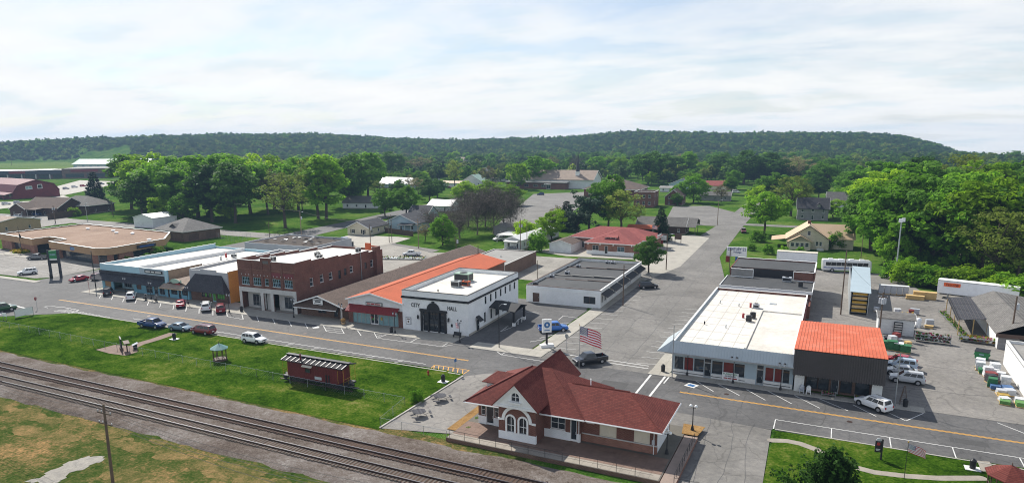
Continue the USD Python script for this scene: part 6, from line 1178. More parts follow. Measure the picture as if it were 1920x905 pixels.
# ------------------------------------------------------------------ vehicles (local frame: x forward, on the ground)
PAINT = {}
def paint(name, c, metal=0.0):
    if name not in PAINT: PAINT[name] = M('car_' + name, c, 0.22, 0.06, 0.8, 4.0, 0, metal, 0.5, coat=0.6)
    return PAINT[name]
for n_, c_ in dict(white=(.78, .78, .77), silver=(.5, .52, .54), black=(.012, .012, .014), blue=(.01, .035, .13), bright_blue=(.012, .12, .42), slate=(.13, .2, .26), red=(.36, .015, .03), maroon=(.13, .012, .016), dark_red=(.2, .015, .02), grey=(.16, .165, .17), green=(.012, .06, .02), ice=(.42, .52, .62)).items(): paint(n_, c_)
def loft(st, ring):
    """st: stations (x, z0, z1, half width); ring: (y factor, z factor) points of the half section from the bottom up."""
    mb = MB(); k = len(ring); V = []
    for x, z0, z1, w in st: V += [(x, w * a, z0 + (z1 - z0) * b) for a, b in ring] + [(x, -w * a, z0 + (z1 - z0) * b) for a, b in ring[::-1]]
    n = 2 * k; F = []
    for i in range(len(st) - 1):
        for j in range(n): jj = (j + 1) % n; F.append([i * n + j, i * n + jj, (i + 1) * n + jj, (i + 1) * n + j])
    mb.add(V, np.array(F)[:, ::-1]); e = (len(st) - 1) * n
    mb.add([V[j] for j in range(n)], [[0, j + 1, j] for j in range(1, n - 1)][::-1]); mb.add([V[e + j] for j in range(n)], [[0, j, j + 1] for j in range(1, n - 1)])
    v, f = mb.mesh(); t = trimesh.Trimesh(v, f, process=False)
    return MB().add(v, f if t.volume > 0 else f[:, ::-1])
RING = [(.84, 0), (.97, .16), (1, .45), (.985, .72), (.93, .93), (.84, 1)]
def pane(q, u0, u1, v0, v1, o=.012):
    """A thin glass panel on the quad q (bottom left, bottom right, top right, top left)."""
    q = np.asarray(q, float); P_ = lambda u, v: (q[0] * (1 - u) + q[1] * u) * (1 - v) + (q[3] * (1 - u) + q[2] * u) * v
    n = np.cross(q[1] - q[0], q[3] - q[0]); n /= np.linalg.norm(n)
    p = [P_(u0, v0), P_(u1, v0), P_(u1, v1), P_(u0, v1)]
    return MB().hexa([x - n * .02 for x in p] + [x + n * o for x in p])
CARS = dict(sedan=(4.75, .9, .62, .98, 1.44, (-1.95, -1.15, .35, 1.2)), suv=(4.75, .95, .72, 1.1, 1.74, (-2.25, -2.0, .45, 1.2)), van=(5.05, .98, .7, 1.08, 1.76, (-2.45, -2.2, .75, 1.75)), pickup=(5.75, 1.0, .78, 1.18, 1.86, (-.75, -.55, .95, 1.6)))
def car(kind, label, pos, col, cat=None, group=None, toolbox=False):
    L, w, zh, zb, zr, cx = CARS[kind]; x, y, hd = pos; T = thing({'sedan': 'parked_sedan', 'suv': 'parked_suv', 'van': 'parked_van', 'pickup': 'pickup_truck'}[kind], label, cat or {'sedan': 'car', 'suv': 'car', 'van': 'van', 'pickup': 'pickup truck'}[kind], (x, y, .08), hd, group)
    m_ = PAINT[col]; g0 = .28 if kind != 'pickup' else .36; h = L / 2
    hood = zb - .06 if kind != 'sedan' else zb - .1
    st = [(-h, g0 + .12, zb - .12, w * .9), (-h + .12, g0 + .02, zb - .02, w * .97), (cx[0] + .1, g0, zb, w), (cx[3] - .1, g0, zb, w), (h - .75, g0, hood - .04, w * .985), (h - .2, g0 + .04, hood - .14, w * .94), (h, g0 + .12, hood - .3, w * .84)]
    if kind == 'sedan': st[1] = (-h + .12, g0 + .02, zb - .04, w * .95)
    if kind == 'pickup': st = [(cx[0] - .12, g0, zb, w)] + st[3:]
    part(T, 'body', loft(st, RING), m_, smooth=40)
    if kind == 'pickup':
        bd = part(T, 'cargo_bed', MB().box(-h, cx[0] - .13, w - .13, w, g0 + .12, zb).box(-h, cx[0] - .13, -w, -w + .13, g0 + .12, zb).box(-h, -h + .1, -w + .13, w - .13, g0 + .12, zb - .03), m_); part(bd, 'bed_liner', MB().box(-h + .1, cx[0] - .13, -w + .13, w - .13, g0 + .1, .72), 'black_paint')
        if toolbox: part(bd, 'tool_box', MB().box(cx[0] - .75, cx[0] - .2, -w + .14, w - .14, .72, 1.3), 'black_paint')
    wb, wt = w * .93, w * .74; z0, z1 = zb - .03, zr
    B_ = [(cx[0], -wb, z0), (cx[3], -wb, z0), (cx[3], wb, z0), (cx[0], wb, z0), (cx[1], -wt, z1), (cx[2], -wt, z1), (cx[2], wt, z1), (cx[1], wt, z1)]
    part(T, 'cabin', MB().hexa(B_), m_)
    rc = [(cx[1] - .02, -wt, z1), (cx[2] + .02, -wt, z1), (cx[2] + .02, wt, z1), (cx[1] - .02, wt, z1)]
    ri = [(cx[1] + .12, -wt * .8, z1 + .06), (cx[2] - .18, -wt * .8, z1 + .06), (cx[2] - .18, wt * .8, z1 + .06), (cx[1] + .12, wt * .8, z1 + .06)]
    part(T, 'roof', MB().hexa([(a, b, c - .005) for a, b, c in rc] + ri), m_, smooth=30)
    if kind in ('suv', 'van'): [part(T, 'roof_rail', MB().bar((cx[1] + .2, s * (wt - .1), z1 + .1), (cx[2] - .3, s * (wt - .1), z1 + .1), .05), 'black_iron') for s in (-1, 1)]
    part(T, 'windscreen', pane([B_[1], B_[2], B_[6], B_[5]], .06, .94, .1, .93), 'car_glass'); part(T, 'rear_window', pane([B_[3], B_[0], B_[4], B_[7]], .1, .9, .22, .92), 'car_glass')
    us = {'sedan': (.2, .53, .56, .86), 'suv': (.06, .3, .33, .58, .61, .86), 'van': (.05, .34, .37, .6, .63, .85), 'pickup': (.1, .46, .5, .84)}[kind]
    for a, b in zip(us[::2], us[1::2]):
        part(T, 'side_window', pane([B_[0], B_[1], B_[5], B_[4]], a, b, .2, .88), 'car_glass'); part(T, 'side_window', pane([B_[2], B_[3], B_[7], B_[6]], 1 - b, 1 - a, .2, .88), 'car_glass')
    r_ = .34 if kind in ('sedan', 'van') else .38
    for sx in (-h + L * .2, h - L * .19):
        for s in (-1, 1):
            rot_ = trimesh.transformations.rotation_matrix(PI / 2, [1, 0, 0]); W = part(T, 'wheel', MB().tm(trimesh.creation.cylinder(r_, .24, sections=16, transform=rot_)).move((sx, s * (w - .1), r_)), 'rubber')
            part(W, 'rim', MB().tm(trimesh.creation.cylinder(r_ * .62, .03, sections=12, transform=rot_)).move((sx, s * (w + .03), r_)), 'alloy')
            part(T, 'wheel_arch', MB().tm(trimesh.creation.cylinder(r_ + .07, .04, sections=16, transform=rot_)).move((sx, s * (w - .02), r_ + .02)), 'black_paint')
    part(T, 'underbody', MB().box(-h + .25, h - .3, -w * .8, w * .8, .2, g0 + .2), 'black_paint')
    for s in (-1, 1):
        part(T, 'headlight', MB().box(h - .22, h - .03, s * w * .68 - .16, s * w * .68 + .16, hood - .4, hood - .22), 'lamp_clear'); part(T, 'tail_light', MB().box(-h - .02, -h + .14, s * w * .8 - .1, s * w * .8 + .1, zb - .38, zb - .1), 'lamp_red')
        part(T, 'mirror', MB().box(cx[3] - .32, cx[3] - .14, s * (w + .09) - .09, s * (w + .09) + .09, zb + .02, zb + .17), m_)
    part(T, 'grille', MB().box(h - .06, h + .015, -w * .45, w * .45, hood - .46, hood - .26), 'black_iron'); part(T, 'number_plate', MB().box(-h - .03, -h - .005, -.26, .26, zb - .5, zb - .36), 'plastic_white')
    return T
pos = {}
car('suv', 'black SUV nosed in at the corner shop, leftmost in the angled bays', (-157.58, 104.08, 139.45), 'black')
car('suv', 'pearl white SUV nosed in at the corner shop beside the motorcycles', (-147.96, 103.11, 138.17), 'white')
T = car('sedan', 'small red car with rear spoiler parked in front of the turquoise shop', (-131.02, 102.86, 137.79), 'red'); part(T, 'spoiler', MB().box(-2.3, -2.0, -.75, .75, 1.18, 1.22).box(-2.2, -2.1, -.6, -.55, .95, 1.18).box(-2.2, -2.1, .55, .6, .95, 1.18), PAINT['red'])
car('van', 'white minivan nosed in under the dark mansard', (-123.14, 102.91, 137.34), 'white'); car('suv', 'dark red SUV nosed in right of the white minivan', (-118.8, 103, 137.04), 'dark_red')
car('pickup', 'dark blue pickup truck parked along the lawn kerb', (-121.14, 88.14, 5.58), 'blue', toolbox=True); car('sedan', 'slate blue sedan parked between the blue pickup and the maroon minivan', (-114.08, 88.94, 5.95), 'slate')
car('van', 'maroon minivan parked facing left along the lawn kerb', (-108.11, 89.15, -178.23), 'maroon'); car('suv', 'white SUV parked alone along the lawn kerb', (-94.53, 88.67, 1.93), 'white')
car('pickup', 'black pickup truck turning at the junction in front of the flag', (-34.48, 102.59, -133.73), 'black'); car('pickup', 'bright blue pickup truck in the City Hall car park', (-47.14, 117.8, 33.61), 'bright_blue')
car('suv', 'black SUV parked beside the low white shop row', (-40.03, 162.63, 31.6), 'black'); car('suv', 'dark maroon SUV coming down the far side street', (-31.25, 274.83, -79.71), 'maroon')
car('suv', 'white two door SUV parked at an angle before the hardware store', (6.9, 100.35, 141.74), 'white'); car('suv', 'silver SUV nearest the street beside the hardware store', (11.9, 113.54, 176.29), 'silver')
car('sedan', 'silver sedan between the two silver SUVs beside the hardware store', (11.3, 117.16, 179.26), 'silver'); car('suv', 'pale blue SUV beside the hardware store, behind the silver sedan', (11.49, 120.14, 173.9), 'ice'); car('sedan', 'red car farthest from the street beside the hardware store', (11.61, 123.08, 161.99), 'red')
car('suv', 'white SUV in the bank car park near the kerb', (-202.7, 111.49, -115.2), 'white'); car('pickup', 'grey pickup truck beside the round flower bed at the bank', (-225.61, 127.72, -146.39), 'grey')
car('sedan', 'red sedan pulling out beside the bank sign', (-180.11, 111.4, -94.24), 'red'); car('suv', 'maroon SUV half hidden behind the pole at the corner shop', (-177.4, 115.23, 109.5), 'maroon'); car('pickup', 'dark green pickup truck cut off by the left edge', (-163.3, 83.35, 65.14), 'green')
car('pickup', 'white crew cab pickup behind the brick block', (-120.08, 179.5, -157), 'white')
for k, (q, kd, c, lb) in enumerate((((-353.42, 189.5, -135.42), 'pickup', 'white', 'white pickup at the far left of the back car park row'), ((-358.94, 196.73, -172.81), 'suv', 'silver', 'silver SUV in the back car park row behind the bank'), ((-333.91, 184.11, -171.54), 'suv', 'white', 'white SUV nearest the bank in the back car park'), ((-335.97, 190.9, -108.55), 'pickup', 'white', 'white pickup at the right end of the back car park row'))): car(kd, lb, q, c)
car('suv', 'white SUV parked by the utility pole behind the brick block', (-174.37, 192.86, -157.36), 'white'); car('suv', 'white SUV left of the pole behind the white roofs', (-182.82, 190.79, -0.07), 'white'); car('sedan', 'silver car behind the white SUV at the back street corner', (-184.99, 196.61, -12.29), 'silver'); car('sedan', 'white car near the blue dumpster', (-162.9, 194.14, -21.5), 'white')
car('suv', 'white SUV on the grass beside the mobile home', (-109.36, 219.98, -117.36), 'white'); car('sedan', 'grey car in front of the mobile home steps', (-95.79, 201.08, -157.11), 'grey'); car('suv', 'dark blue SUV alone in the church car park', (-172.74, 408.47, -159.48), 'blue'); car('van', 'white van parked by the far end of the side street', (-59.52, 468.84, 20.33), 'white')
car('sedan', 'white car on the cross lane at the edge of the wood', (11.51, 300.4, -5.59), 'white'); car('sedan', 'dark car under the pale shelter roof', (-260.29, 442.16, 19.86), 'maroon'); car('suv', 'silver car beside the pale shelter roof', (-253.41, 438.92, 19.92), 'silver'); car('pickup', 'dark blue pickup before the dark board fence', (-359.83, 206.34, -0.7), 'blue')
for k, (px, c, cl) in enumerate(((-552.83, 318.7), 'white', 'white'), ) if False else enumerate((((-525.81, 317.31), 'white', 'white car on the concrete before the shopping strip, leftmost'), ((-535, 330.99), 'silver', 'silver car on the concrete before the shopping strip, second from left'), ((-546.5, 344.95), 'white', 'white car on the concrete before the shopping strip, third from left'), ((-552.27, 355.61), 'red', 'red car on the concrete before the shopping strip'), ((-558.29, 366.74), 'grey', 'grey car on the concrete before the shopping strip'), ((-563.68, 378.71), 'blue', 'blue car at the right end of the strip car park'), ((-439.45, 236.07), 'white', 'white car before the barn, left one'), ((-440.09, 242.89), 'silver', 'silver car before the barn, right one'))): car('suv', cl, (px[0], px[1], 60 + k), c)
# coach
x, y, hd = (3.98, 204.61, 9.77)
T = thing('coach', 'long white touring coach parked at the edge of the yard', 'bus', (x, y, .08), hd); Lh = 6.1
part(T, 'body', loft([(-Lh, .5, 3.1, 1.18), (-Lh + .2, .4, 3.3, 1.26), (Lh - .5, .4, 3.3, 1.26), (Lh - .1, .42, 3.1, 1.2), (Lh, .5, 2.4, 1.1)], RING), PAINT['white'], smooth=35)
for s in (-1, 1):
    for k in range(8): part(T, 'side_window', MB().box(-5.3 + k * 1.32, -4.05 + k * 1.32, s * 1.262 - .012, s * 1.262 + .012, 1.75, 2.7), 'car_glass')
    for xx in (-3.6, 3.9): W = part(T, 'wheel', MB().tm(trimesh.creation.cylinder(.5, .3, sections=16, transform=trimesh.transformations.rotation_matrix(PI / 2, [1, 0, 0]))).move((xx, s * 1.13, .5)), 'rubber'); part(W, 'rim', MB().tm(trimesh.creation.cylinder(.28, .03, sections=12, transform=trimesh.transformations.rotation_matrix(PI / 2, [1, 0, 0]))).move((xx, s * 1.29, .5)), 'alloy')
part(T, 'windscreen', MB().box(Lh - .12, Lh + .02, -1.0, 1.0, 1.5, 2.75), 'car_glass'); part(T, 'stripe', MB().box(-5.8, 5.4, -1.275, -1.262, 1.1, 1.3).box(-5.8, 5.4, 1.262, 1.275, 1.1, 1.3), 'blue_paint')
for k in range(4): part(T, 'roof_unit', MB().box(-4.6 + k * 2.6, -3.4 + k * 2.6, -.55, .55, 3.3, 3.5), 'plastic_white')
# motorcycles
for k, (q, lb) in enumerate((((-143.8, 103.73, 135.99), 'black touring motorcycle with windscreen, left of the pair'), ((-140.1, 103.61, 136.23), 'black motorcycle with chrome pipes, right of the pair'))):
    T = thing('motorcycle', lb, 'motorcycle', (q[0], q[1], .06), q[2]); rot_ = trimesh.transformations.rotation_matrix(PI / 2, [1, 0, 0])
    for xx in (-.75, .85): W = part(T, 'wheel', MB().tm(trimesh.creation.torus(.27, .07, 16, 8, transform=rot_)).move((xx, 0, .34)), 'rubber'); part(W, 'rim', MB().tm(trimesh.creation.cylinder(.2, .05, sections=12, transform=rot_)).move((xx, 0, .34)), 'alloy')
    part(T, 'frame', MB().bar((-.75, 0, .34), (.1, 0, .55), .1).bar((.85, 0, .34), (.55, 0, 1.0), .09).box(-.25, .35, -.17, .17, .3, .65), 'black_iron'); part(T, 'fuel_tank', MB().sphere(.25, 0, .82, .3, 2, (1.1, .6, .55)).move((-.02, 0, .38)), PAINT['black']); part(T, 'seat', MB().box(-.75, -.05, -.16, .16, .72, .84), 'rubber')
    part(T, 'handlebar', MB().bar((.45, -.42, 1.08), (.55, 0, 1.02), .05).bar((.55, 0, 1.02), (.45, .42, 1.08), .05), 'galvanised'); part(T, 'exhaust', MB().tube([(.2, -.22, .32), (-.9, -.25, .32)], .06), 'galvanised'); part(T, 'windscreen', MB().slab([(.6, -.25, 1.0), (.6, .25, 1.0), (.45, .22, 1.4), (.45, -.22, 1.4)], .02), 'lamp_clear'); part(T, 'pannier', MB().box(-.95, -.5, .18, .38, .45, .8).box(-.95, -.5, -.38, -.18, .45, .8), PAINT['black'])

# ------------------------------------------------------------------ the caboose
T = thing('caboose', 'dark red railway caboose with silver ribbed roof on the lawn', 'railway car', (-68.9, 76.6, .05), 0)
Lc = 4.75; part(T, 'body', MB().box(-Lc, Lc, -1.45, 1.45, 1.0, 3.55), 'caboose_red')
for k in range(19): part(T, 'side_panel', MB().box(-Lc + .01 + k * .5, -Lc + .49 + k * .5, -1.475, -1.452, 1.05, 3.5), 'caboose_red')
rf = part(T, 'roof', MB().slab([(-5.9, -1.65, 3.56), (5.9, -1.65, 3.56), (5.9, 0, 3.95), (-5.9, 0, 3.95)], .1).slab([(-5.9, 0, 3.95), (5.9, 0, 3.95), (5.9, 1.65, 3.56), (-5.9, 1.65, 3.56)], .1), M('caboose_roof', (.035, .033, .035), .9, .3, .8))
for k in range(13): part(rf, 'roof_rib', MB().slab([(-5.85 + k * .96, -1.66, 3.63), (-5.7 + k * .96, -1.66, 3.63), (-5.7 + k * .96, 0, 4.02), (-5.85 + k * .96, 0, 4.02)], .08).slab([(-5.85 + k * .96, 0, 4.02), (-5.7 + k * .96, 0, 4.02), (-5.7 + k * .96, 1.66, 3.63), (-5.85 + k * .96, 1.66, 3.63)], .08), 'black_iron')
part(rf, 'roof_walk', MB().box(-6.0, 6.0, -.32, .32, 4.06, 4.12), 'black_iron'); part(rf, 'chimney', MB().cyl(-2.6, -.9, 3.7, 4.6, .12).cyl(-2.6, -.9, 4.6, 4.7, .2, .1), 'caboose_red')
part(T, 'frame', MB().box(-6.0, 6.0, -1.3, 1.3, .72, .99), 'black_paint')
for s in (-1, 1):
    for y in (-1.35, 1.35):
        part(T, 'corner_post', MB().bar((s * 5.8, y, .99), (s * 5.8, y, 3.5), .07), 'yellow_paint'); part(T, 'grab_rail', MB().bar((s * 4.85, y * 1.08, 1.2), (s * 4.85, y * 1.08, 3.2), .05), 'yellow_paint')
    part(T, 'end_railing', MB().bar((s * 5.85, -1.3, 1.9), (s * 5.85, 1.3, 1.9), .05).bar((s * 5.85, -1.3, 1.5), (s * 5.85, 1.3, 1.5), .04).bar((s * 5.85, -.4, 1), (s * 5.85, -.4, 1.9), .04).bar((s * 5.85, .4, 1), (s * 5.85, .4, 1.9), .04), 'yellow_paint')
    part(T, 'steps', MB().box(s * 5.45 - .35, s * 5.45 + .35, -1.5, -1.1, .35, .45).box(s * 5.45 - .35, s * 5.45 + .35, -1.45, -1.0, .6, .7), 'black_iron'); part(T, 'coupler', MB().box(s * 6.25 - .35, s * 6.25 + .35, -.15, .15, .65, .95), 'black_iron')
    part(T, 'end_door', MB().box(s * 4.77 - .02, s * 4.77 + .02, -.4, .4, 1.05, 3.0), 'maroon_dark' if False else 'barn_red')
    for xx in (s * 3.5 - .85, s * 3.5 + .85):
        for y in (-.85, .85): part(T, 'wheel', MB().tm(trimesh.creation.cylinder(.42, .14, sections=18, transform=trimesh.transformations.rotation_matrix(PI / 2, [1, 0, 0]))).move((xx, y, .45)), 'rail_steel')
    part(T, 'truck_frame', MB().box(s * 3.5 - 1.3, s * 3.5 + 1.3, -1.1, -.95, .35, .65).box(s * 3.5 - 1.3, s * 3.5 + 1.3, .95, 1.1, .35, .65), 'black_paint')
window(T, 'S', -1.478, -1.3, -.2, 2.1, 2.85, 'caboose_red', nx=1, rec=-.07); part(T, 'window_hood', MB().slab([(-1.7, -1.85, 3.1), (.2, -1.85, 3.1), (.2, -1.48, 3.3), (-1.7, -1.48, 3.3)], .05), 'cream_paint'); part(T, 'name_plate', MB().box(.5, 1.8, -1.5, -1.478, 1.3, 1.75), 'plastic_grey')
part(T, 'cupola_bay', MB().box(1.0, 1.1, -1.52, -1.478, 2.9, 3.3), 'brown_paint'); part(T, 'tool_rack', MB().box(2.6, 2.8, -1.56, -1.478, 1.1, 2.3).box(3.1, 3.3, -1.56, -1.478, 1.1, 2.3), 'black_paint')
solo('display_rails', MB().box(-76, -62, 75.8, 75.9, .09, .22).box(-76, -62, 77.3, 77.4, .09, .22), 'rail_steel', 'short length of display rails under the red caboose', 'rails')

# ------------------------------------------------------------------ street furniture
P0 = proto('street_lamp_kind')
part(P0, 'base', MB().cyl(0, 0, 0, .5, .22, .12, 8), 'black_iron'); part(P0, 'post', MB().cyl(0, 0, .5, 3.7, .06, .045, 8), 'black_iron'); part(P0, 'arm', MB().bar((-.35, 0, 3.55), (.35, 0, 3.55), .05), 'black_iron')
for s in (-1, 1): l_ = part(P0, 'lantern', MB().cyl(s * .35, 0, 3.6, 4.0, .1, .17, 6), 'plastic_grey'); part(l_, 'cap', MB().cyl(s * .35, 0, 4.0, 4.2, .2, .03, 6), 'black_iron')
for q, lb in (((-143.27, 104.78), 'beside the parked motorcycles'), ((-131.2, 104.91), 'at the turquoise shop front'), ((-116.34, 103), 'at the corner of the dark mansard shop'), ((-100.3, 105.2), 'before the right bay of the brick block'), ((-88.18, 105.54), 'at the gap left of the orange roofed shop'), ((-74.19, 104.19), 'between the orange roofed shop and City Hall'), ((-59.95, 104.05), 'by the City Hall bench and small flag'), ((-18.76, 103.12), 'leftmost before the furniture store'), ((-11.78, 102.38), 'by the white banner of the furniture store'), ((-5.07, 102.23), 'at the right end of the furniture store'), ((1.54, 102.44), 'before the hardware store windows'), ((-153.6, 105.74), 'at the recessed door of the blue corner shop')):
    copy('street_lamp', P0, 'black twin lantern street lamp ' + lb, 'street lamp', (*q, .12))
def globe_lamp(label, loc, n=2, h=3.1):
    T = thing('globe_lamp', label, 'street lamp', loc); part(T, 'base', MB().cyl(0, 0, 0, .6, .25, .13, 8), 'black_iron'); part(T, 'post', MB().cyl(0, 0, .6, h, .07, .05, 8), 'black_iron'); part(T, 'arm', MB().bar((-.32, 0, h - .1), (.32, 0, h - .1), .06), 'black_iron')
    for k in range(n): part(T, 'globe', MB().sphere((-.32, .32, 0)[k], 0, h + (.12 if k < 2 else .4), .2, 2), 'globe_white', smooth=True)
globe_lamp('globe lamp standing in the mulch at the far east corner of the depot', (-13.9, 81.8, .5)); globe_lamp('globe lamp on the platform at the near east corner of the depot', (-15.35, 74.0, .52), 3, 2.5)
def pole(label, q, h, mat='wood_pole', arms=(), tf=0, lean=0.0, lamp=False, r=.15, cat='utility pole', name='utility_pole', ang=0):
    T = thing(name, label, cat, (*q, 0), ang); part(T, 'post', MB().tube([(0, 0, 0), (lean * .5, 0, h * .5), (lean, 0, h)], [r, r * .85, r * .7], 8), mat)
    for z, w in arms:
        a = part(T, 'crossarm', MB().box(lean - w, lean + w, -.1, .02, z, z + .14), mat)
        part(a, 'insulator', MB().cyl(lean - w + .1, -.04, z + .14, z + .34, .05, k=6).cyl(lean + w - .1, -.04, z + .14, z + .34, .05, k=6).cyl(lean - w * .4, -.04, z + .14, z + .34, .05, k=6), 'plastic_grey')
    for k in range(tf): an = k * 2.1 + .5; part(T, 'transformer', MB().cyl(.42 * math.cos(an), .42 * math.sin(an), h * .74, h * .74 + 1.0, .26, k=12).cyl(.42 * math.cos(an), .42 * math.sin(an), h * .74 + 1.0, h * .74 + 1.12, .2, .08, 12), 'plastic_grey')
    if lamp: L_ = part(T, 'lamp_arm', MB().tube([(0, 0, h - .6), (.6, -.1, h - .1), (1.3, -.2, h)], .035), 'galvanised'); part(L_, 'lamp_head', MB().box(1.1, 1.6, -.3, -.1, h - .08, h + .06), 'plastic_white')
    return T
pole('dark leaning utility pole with two crossarms beside the tracks', (-68.49, 42.93), 9.3, 'wood_pole', ((8.2, 1.1), (7.0, 1.1)), lean=.25, r=.17)
pole('brown utility pole by the low white shop row', (-40.66, 143), 9.2); pole('tall utility pole with lamp at the tree by the red roofed office', (-41.36, 188.06), 10.22, arms=(), lamp=True); pole('slim pole at the west end of the low white shop row', (-66.54, 155.54), 6.4, r=.1)
pole('pole with yellow topped lamp behind the orange roofed shop', (-91.27, 170.14), 6.50, lamp=False); pole('dark pole with transformer rising from the brown roof', (-103.19, 178.33), 7.06, tf=1)
pole('pole with three transformers behind the hardware store', (9.34, 140.09), 8.17, tf=3, arms=((7.2, .8),)); pole('tall dark pole with one transformer at the garden centre', (29.7, 141.16), 9.13, tf=1, r=.17)
pole('brown pole behind the east end of the estate agent office', (2.84, 153.52), 13.48); pole('slim pole beside the coach', (7.58, 209.94), 9.71, r=.1); pole('grey metal pole at the corner of the furniture store', (-20.67, 101.21), 8.38, 'galvanised', r=.09, lamp=False)
pole('grey metal pole before the parked cars at the hardware store', (9.62, 102.19), 7.66, 'galvanised', r=.08); pole('grey pole on the corner beside the City Hall car park', (-51.93, 104.08), 8.19, 'black_iron', r=.09, lamp=True)
pole('yellowish pole on the big lawn by the back street', (-175.45, 190.97), 10.73, 'wood_pole_pale', lamp=True, tf=1); pole('slim dark pole at the edge of the big lawn', (-189.48, 189.47), 6.78, r=.12); pole('pole beside the cream cottage', (-144.31, 190.49), 7.78, tf=1, r=.13)
pole('twin pole left of the pair before the board fence', (-143.36, 200.18), 9.56, r=.12); pole('twin pole right of the pair before the board fence', (-142.47, 200.56), 10.13, r=.12); pole('pale pole with crossarms by the white pickup', (-126.33, 193.02), 10.13, 'wood_pole_pale', arms=((9, 1), (8, 1)))
pole('pole with two white transformers at the mobile home', (-91.81, 200.42), 10.83, tf=2, arms=((9, .8),)); pole('bare pale pole right of the mobile home pole', (-90.32, 202.21), 9.83, 'wood_pole_pale', r=.12)
pole('tall grey pole with three transformers behind the bank', (-319.77, 190.92), 7.98, tf=3, r=.2); pole('slim light pole on the verge behind the bank', (-316.12, 203.41), 8.22, 'galvanised', lamp=True, r=.14); pole('pole with double lamps in front of the dark conifer', (-324.27, 221.81), 7.66, arms=((12, 1.2),), r=.2); pole('white topped pole by the hip roofed brick building', (-284.62, 227.77), 7.16, 'wood_pole_pale', r=.2)
pole('dark pole at the kerb left of the blue corner shop', (-166.84, 107.15), 9.66, 'black_iron', r=.13); pole('street light pole beside the church car park drive', (-44.15, 294.85), 10.49, 'wood_pole_pale', lamp=True); pole('pole at the front of the field at the far left', (-1151.95, 635.23), 18.56, tf=1, r=.3)
T = pole('tall grey steel floodlight mast beside the wood', (15.43, 197.49), 15.4, 'steel_grey', r=.2, cat='floodlight mast', name='floodlight_mast'); part(T, 'floodlight', MB().box(-.6, .2, -.5, .1, 14.9, 15.8).box(.1, .8, -.4, .2, 15.1, 16.0), 'plastic_white'); part(T, 'control_box', MB().box(-.5, .5, -.5, -.2, 3, 4.6), 'galvanised')
# wires
def wire(label, pts, sag=.9, r=.02):
    mb = MB()
    for a, b in zip(pts[:-1], pts[1:]):
        a, b = np.array(a, float), np.array(b, float); t = np.linspace(0, 1, 9)[:, None]; mb.tube(a + (b - a) * t - np.c_[0 * t, 0 * t, 4 * sag * t * (1 - t)], r, 3)
    solo('overhead_wire', mb, 'wire', label, 'power line')
ax_, ay_ = (-68.49, 42.93)
for k, (o, z) in enumerate(((-.9, 8.5), (.9, 8.5), (-.9, 7.3), (.9, 7.3))): wire('overhead line from the leaning trackside pole along the railway, ' + ['upper outer', 'upper inner', 'lower outer', 'lower inner'][k] + ' strand', [(ax_ - 45, ay_ + 4 + o, z + .3), (ax_ + .2, ay_ + o * .15, z), (ax_ + 45, ay_ - 1 + o, z + .3)], 1.2)
for k, (a, b, lb) in enumerate((((*(-41.36, 188.06), 8.5), (*(-40.66, 143), 8.6), 'wire between the lamp pole by the round tree and the pole by the low shops'), ((*(9.34, 140.09), 8), (*(2.84, 153.52), 12), 'wire between the three transformer pole and the estate agent pole'), ((*(9.34, 140.09), 7.8), (*(29.7, 141.16), 8), 'wire across the hardware yard'), ((*(-144.31, 190.49), 8.5), (*(-126.33, 193.02), 11), 'wire between the cream cottage pole and the pale crossarm pole'), ((*(-126.33, 193.02), 11), (*(-91.81, 200.42), 11), 'wire between the pale crossarm pole and the mobile home pole'), ((*(-103.19, 178.33), 9), (*(-126.33, 193.02), 11), 'wire from the brown roof pole to the pale crossarm pole'), ((*(-175.45, 190.97), 11), (*(-144.31, 190.49), 8.5), 'wire over the back street from the lawn pole'), ((*(-324.27, 221.81), 13), (*(-284.62, 227.77), 12), 'wire in front of the left wood'), ((*(-284.62, 227.77), 12), (*(-175.45, 190.97), 11), 'wire from the hip roofed building to the lawn pole'))): wire(lb, [a, b])
# flags
def flag_mesh(T, w, h, seed=1, amp=.12, droop=.25):
    nx = 18
    def S(u, v): return np.stack([u * w * .96, np.sin(u * 7 + v * 1.5 + seed) * amp * (u + .15) * w * .5, (v - 1) * h - droop * h * u * u], -1)
    def strip(u0, u1, v0, v1, n):
        u = np.linspace(u0, u1, n); a, b = S(u, np.full(n, v0)), S(u, np.full(n, v1)); V = np.vstack([a, b]); f = [[i, i + 1, n + i + 1, n + i] for i in range(n - 1)]
        mb = MB().add(V, f); mb.add(V + [0, .012, 0], np.array(f)[:, ::-1]); return mb
    for k in range(13): part(T, 'stripe', strip(0 if k > 6 else .4, 1, 1 - (k + 1) / 13, 1 - k / 13, nx), 'flag_red' if k % 2 == 0 else 'flag_white')
    C = part(T, 'canton', strip(0, .4, 6 / 13, 1, 8), 'flag_blue'); st = MB()
    for i in range(9):
        for j in range(5 + (i % 2 == 0)):
            c = S(np.array([.4 * (j * 2 + 1 + (i % 2)) / 12.5]), np.array([6 / 13 + 7 / 13 * (i + .6) / 9.3]))[0]
            for sy in (-.015, .027): st.add([c + np.array([.024 * w * math.cos(t), sy, .024 * w * math.sin(t)]) for t in np.linspace(0, 2 * PI, 6)[:5]], [[0, 1, 2], [0, 2, 3], [0, 3, 4], [2, 1, 0], [3, 2, 0], [4, 3, 0]])
    part(C, 'stars', st, 'flag_white', kind='stuff')
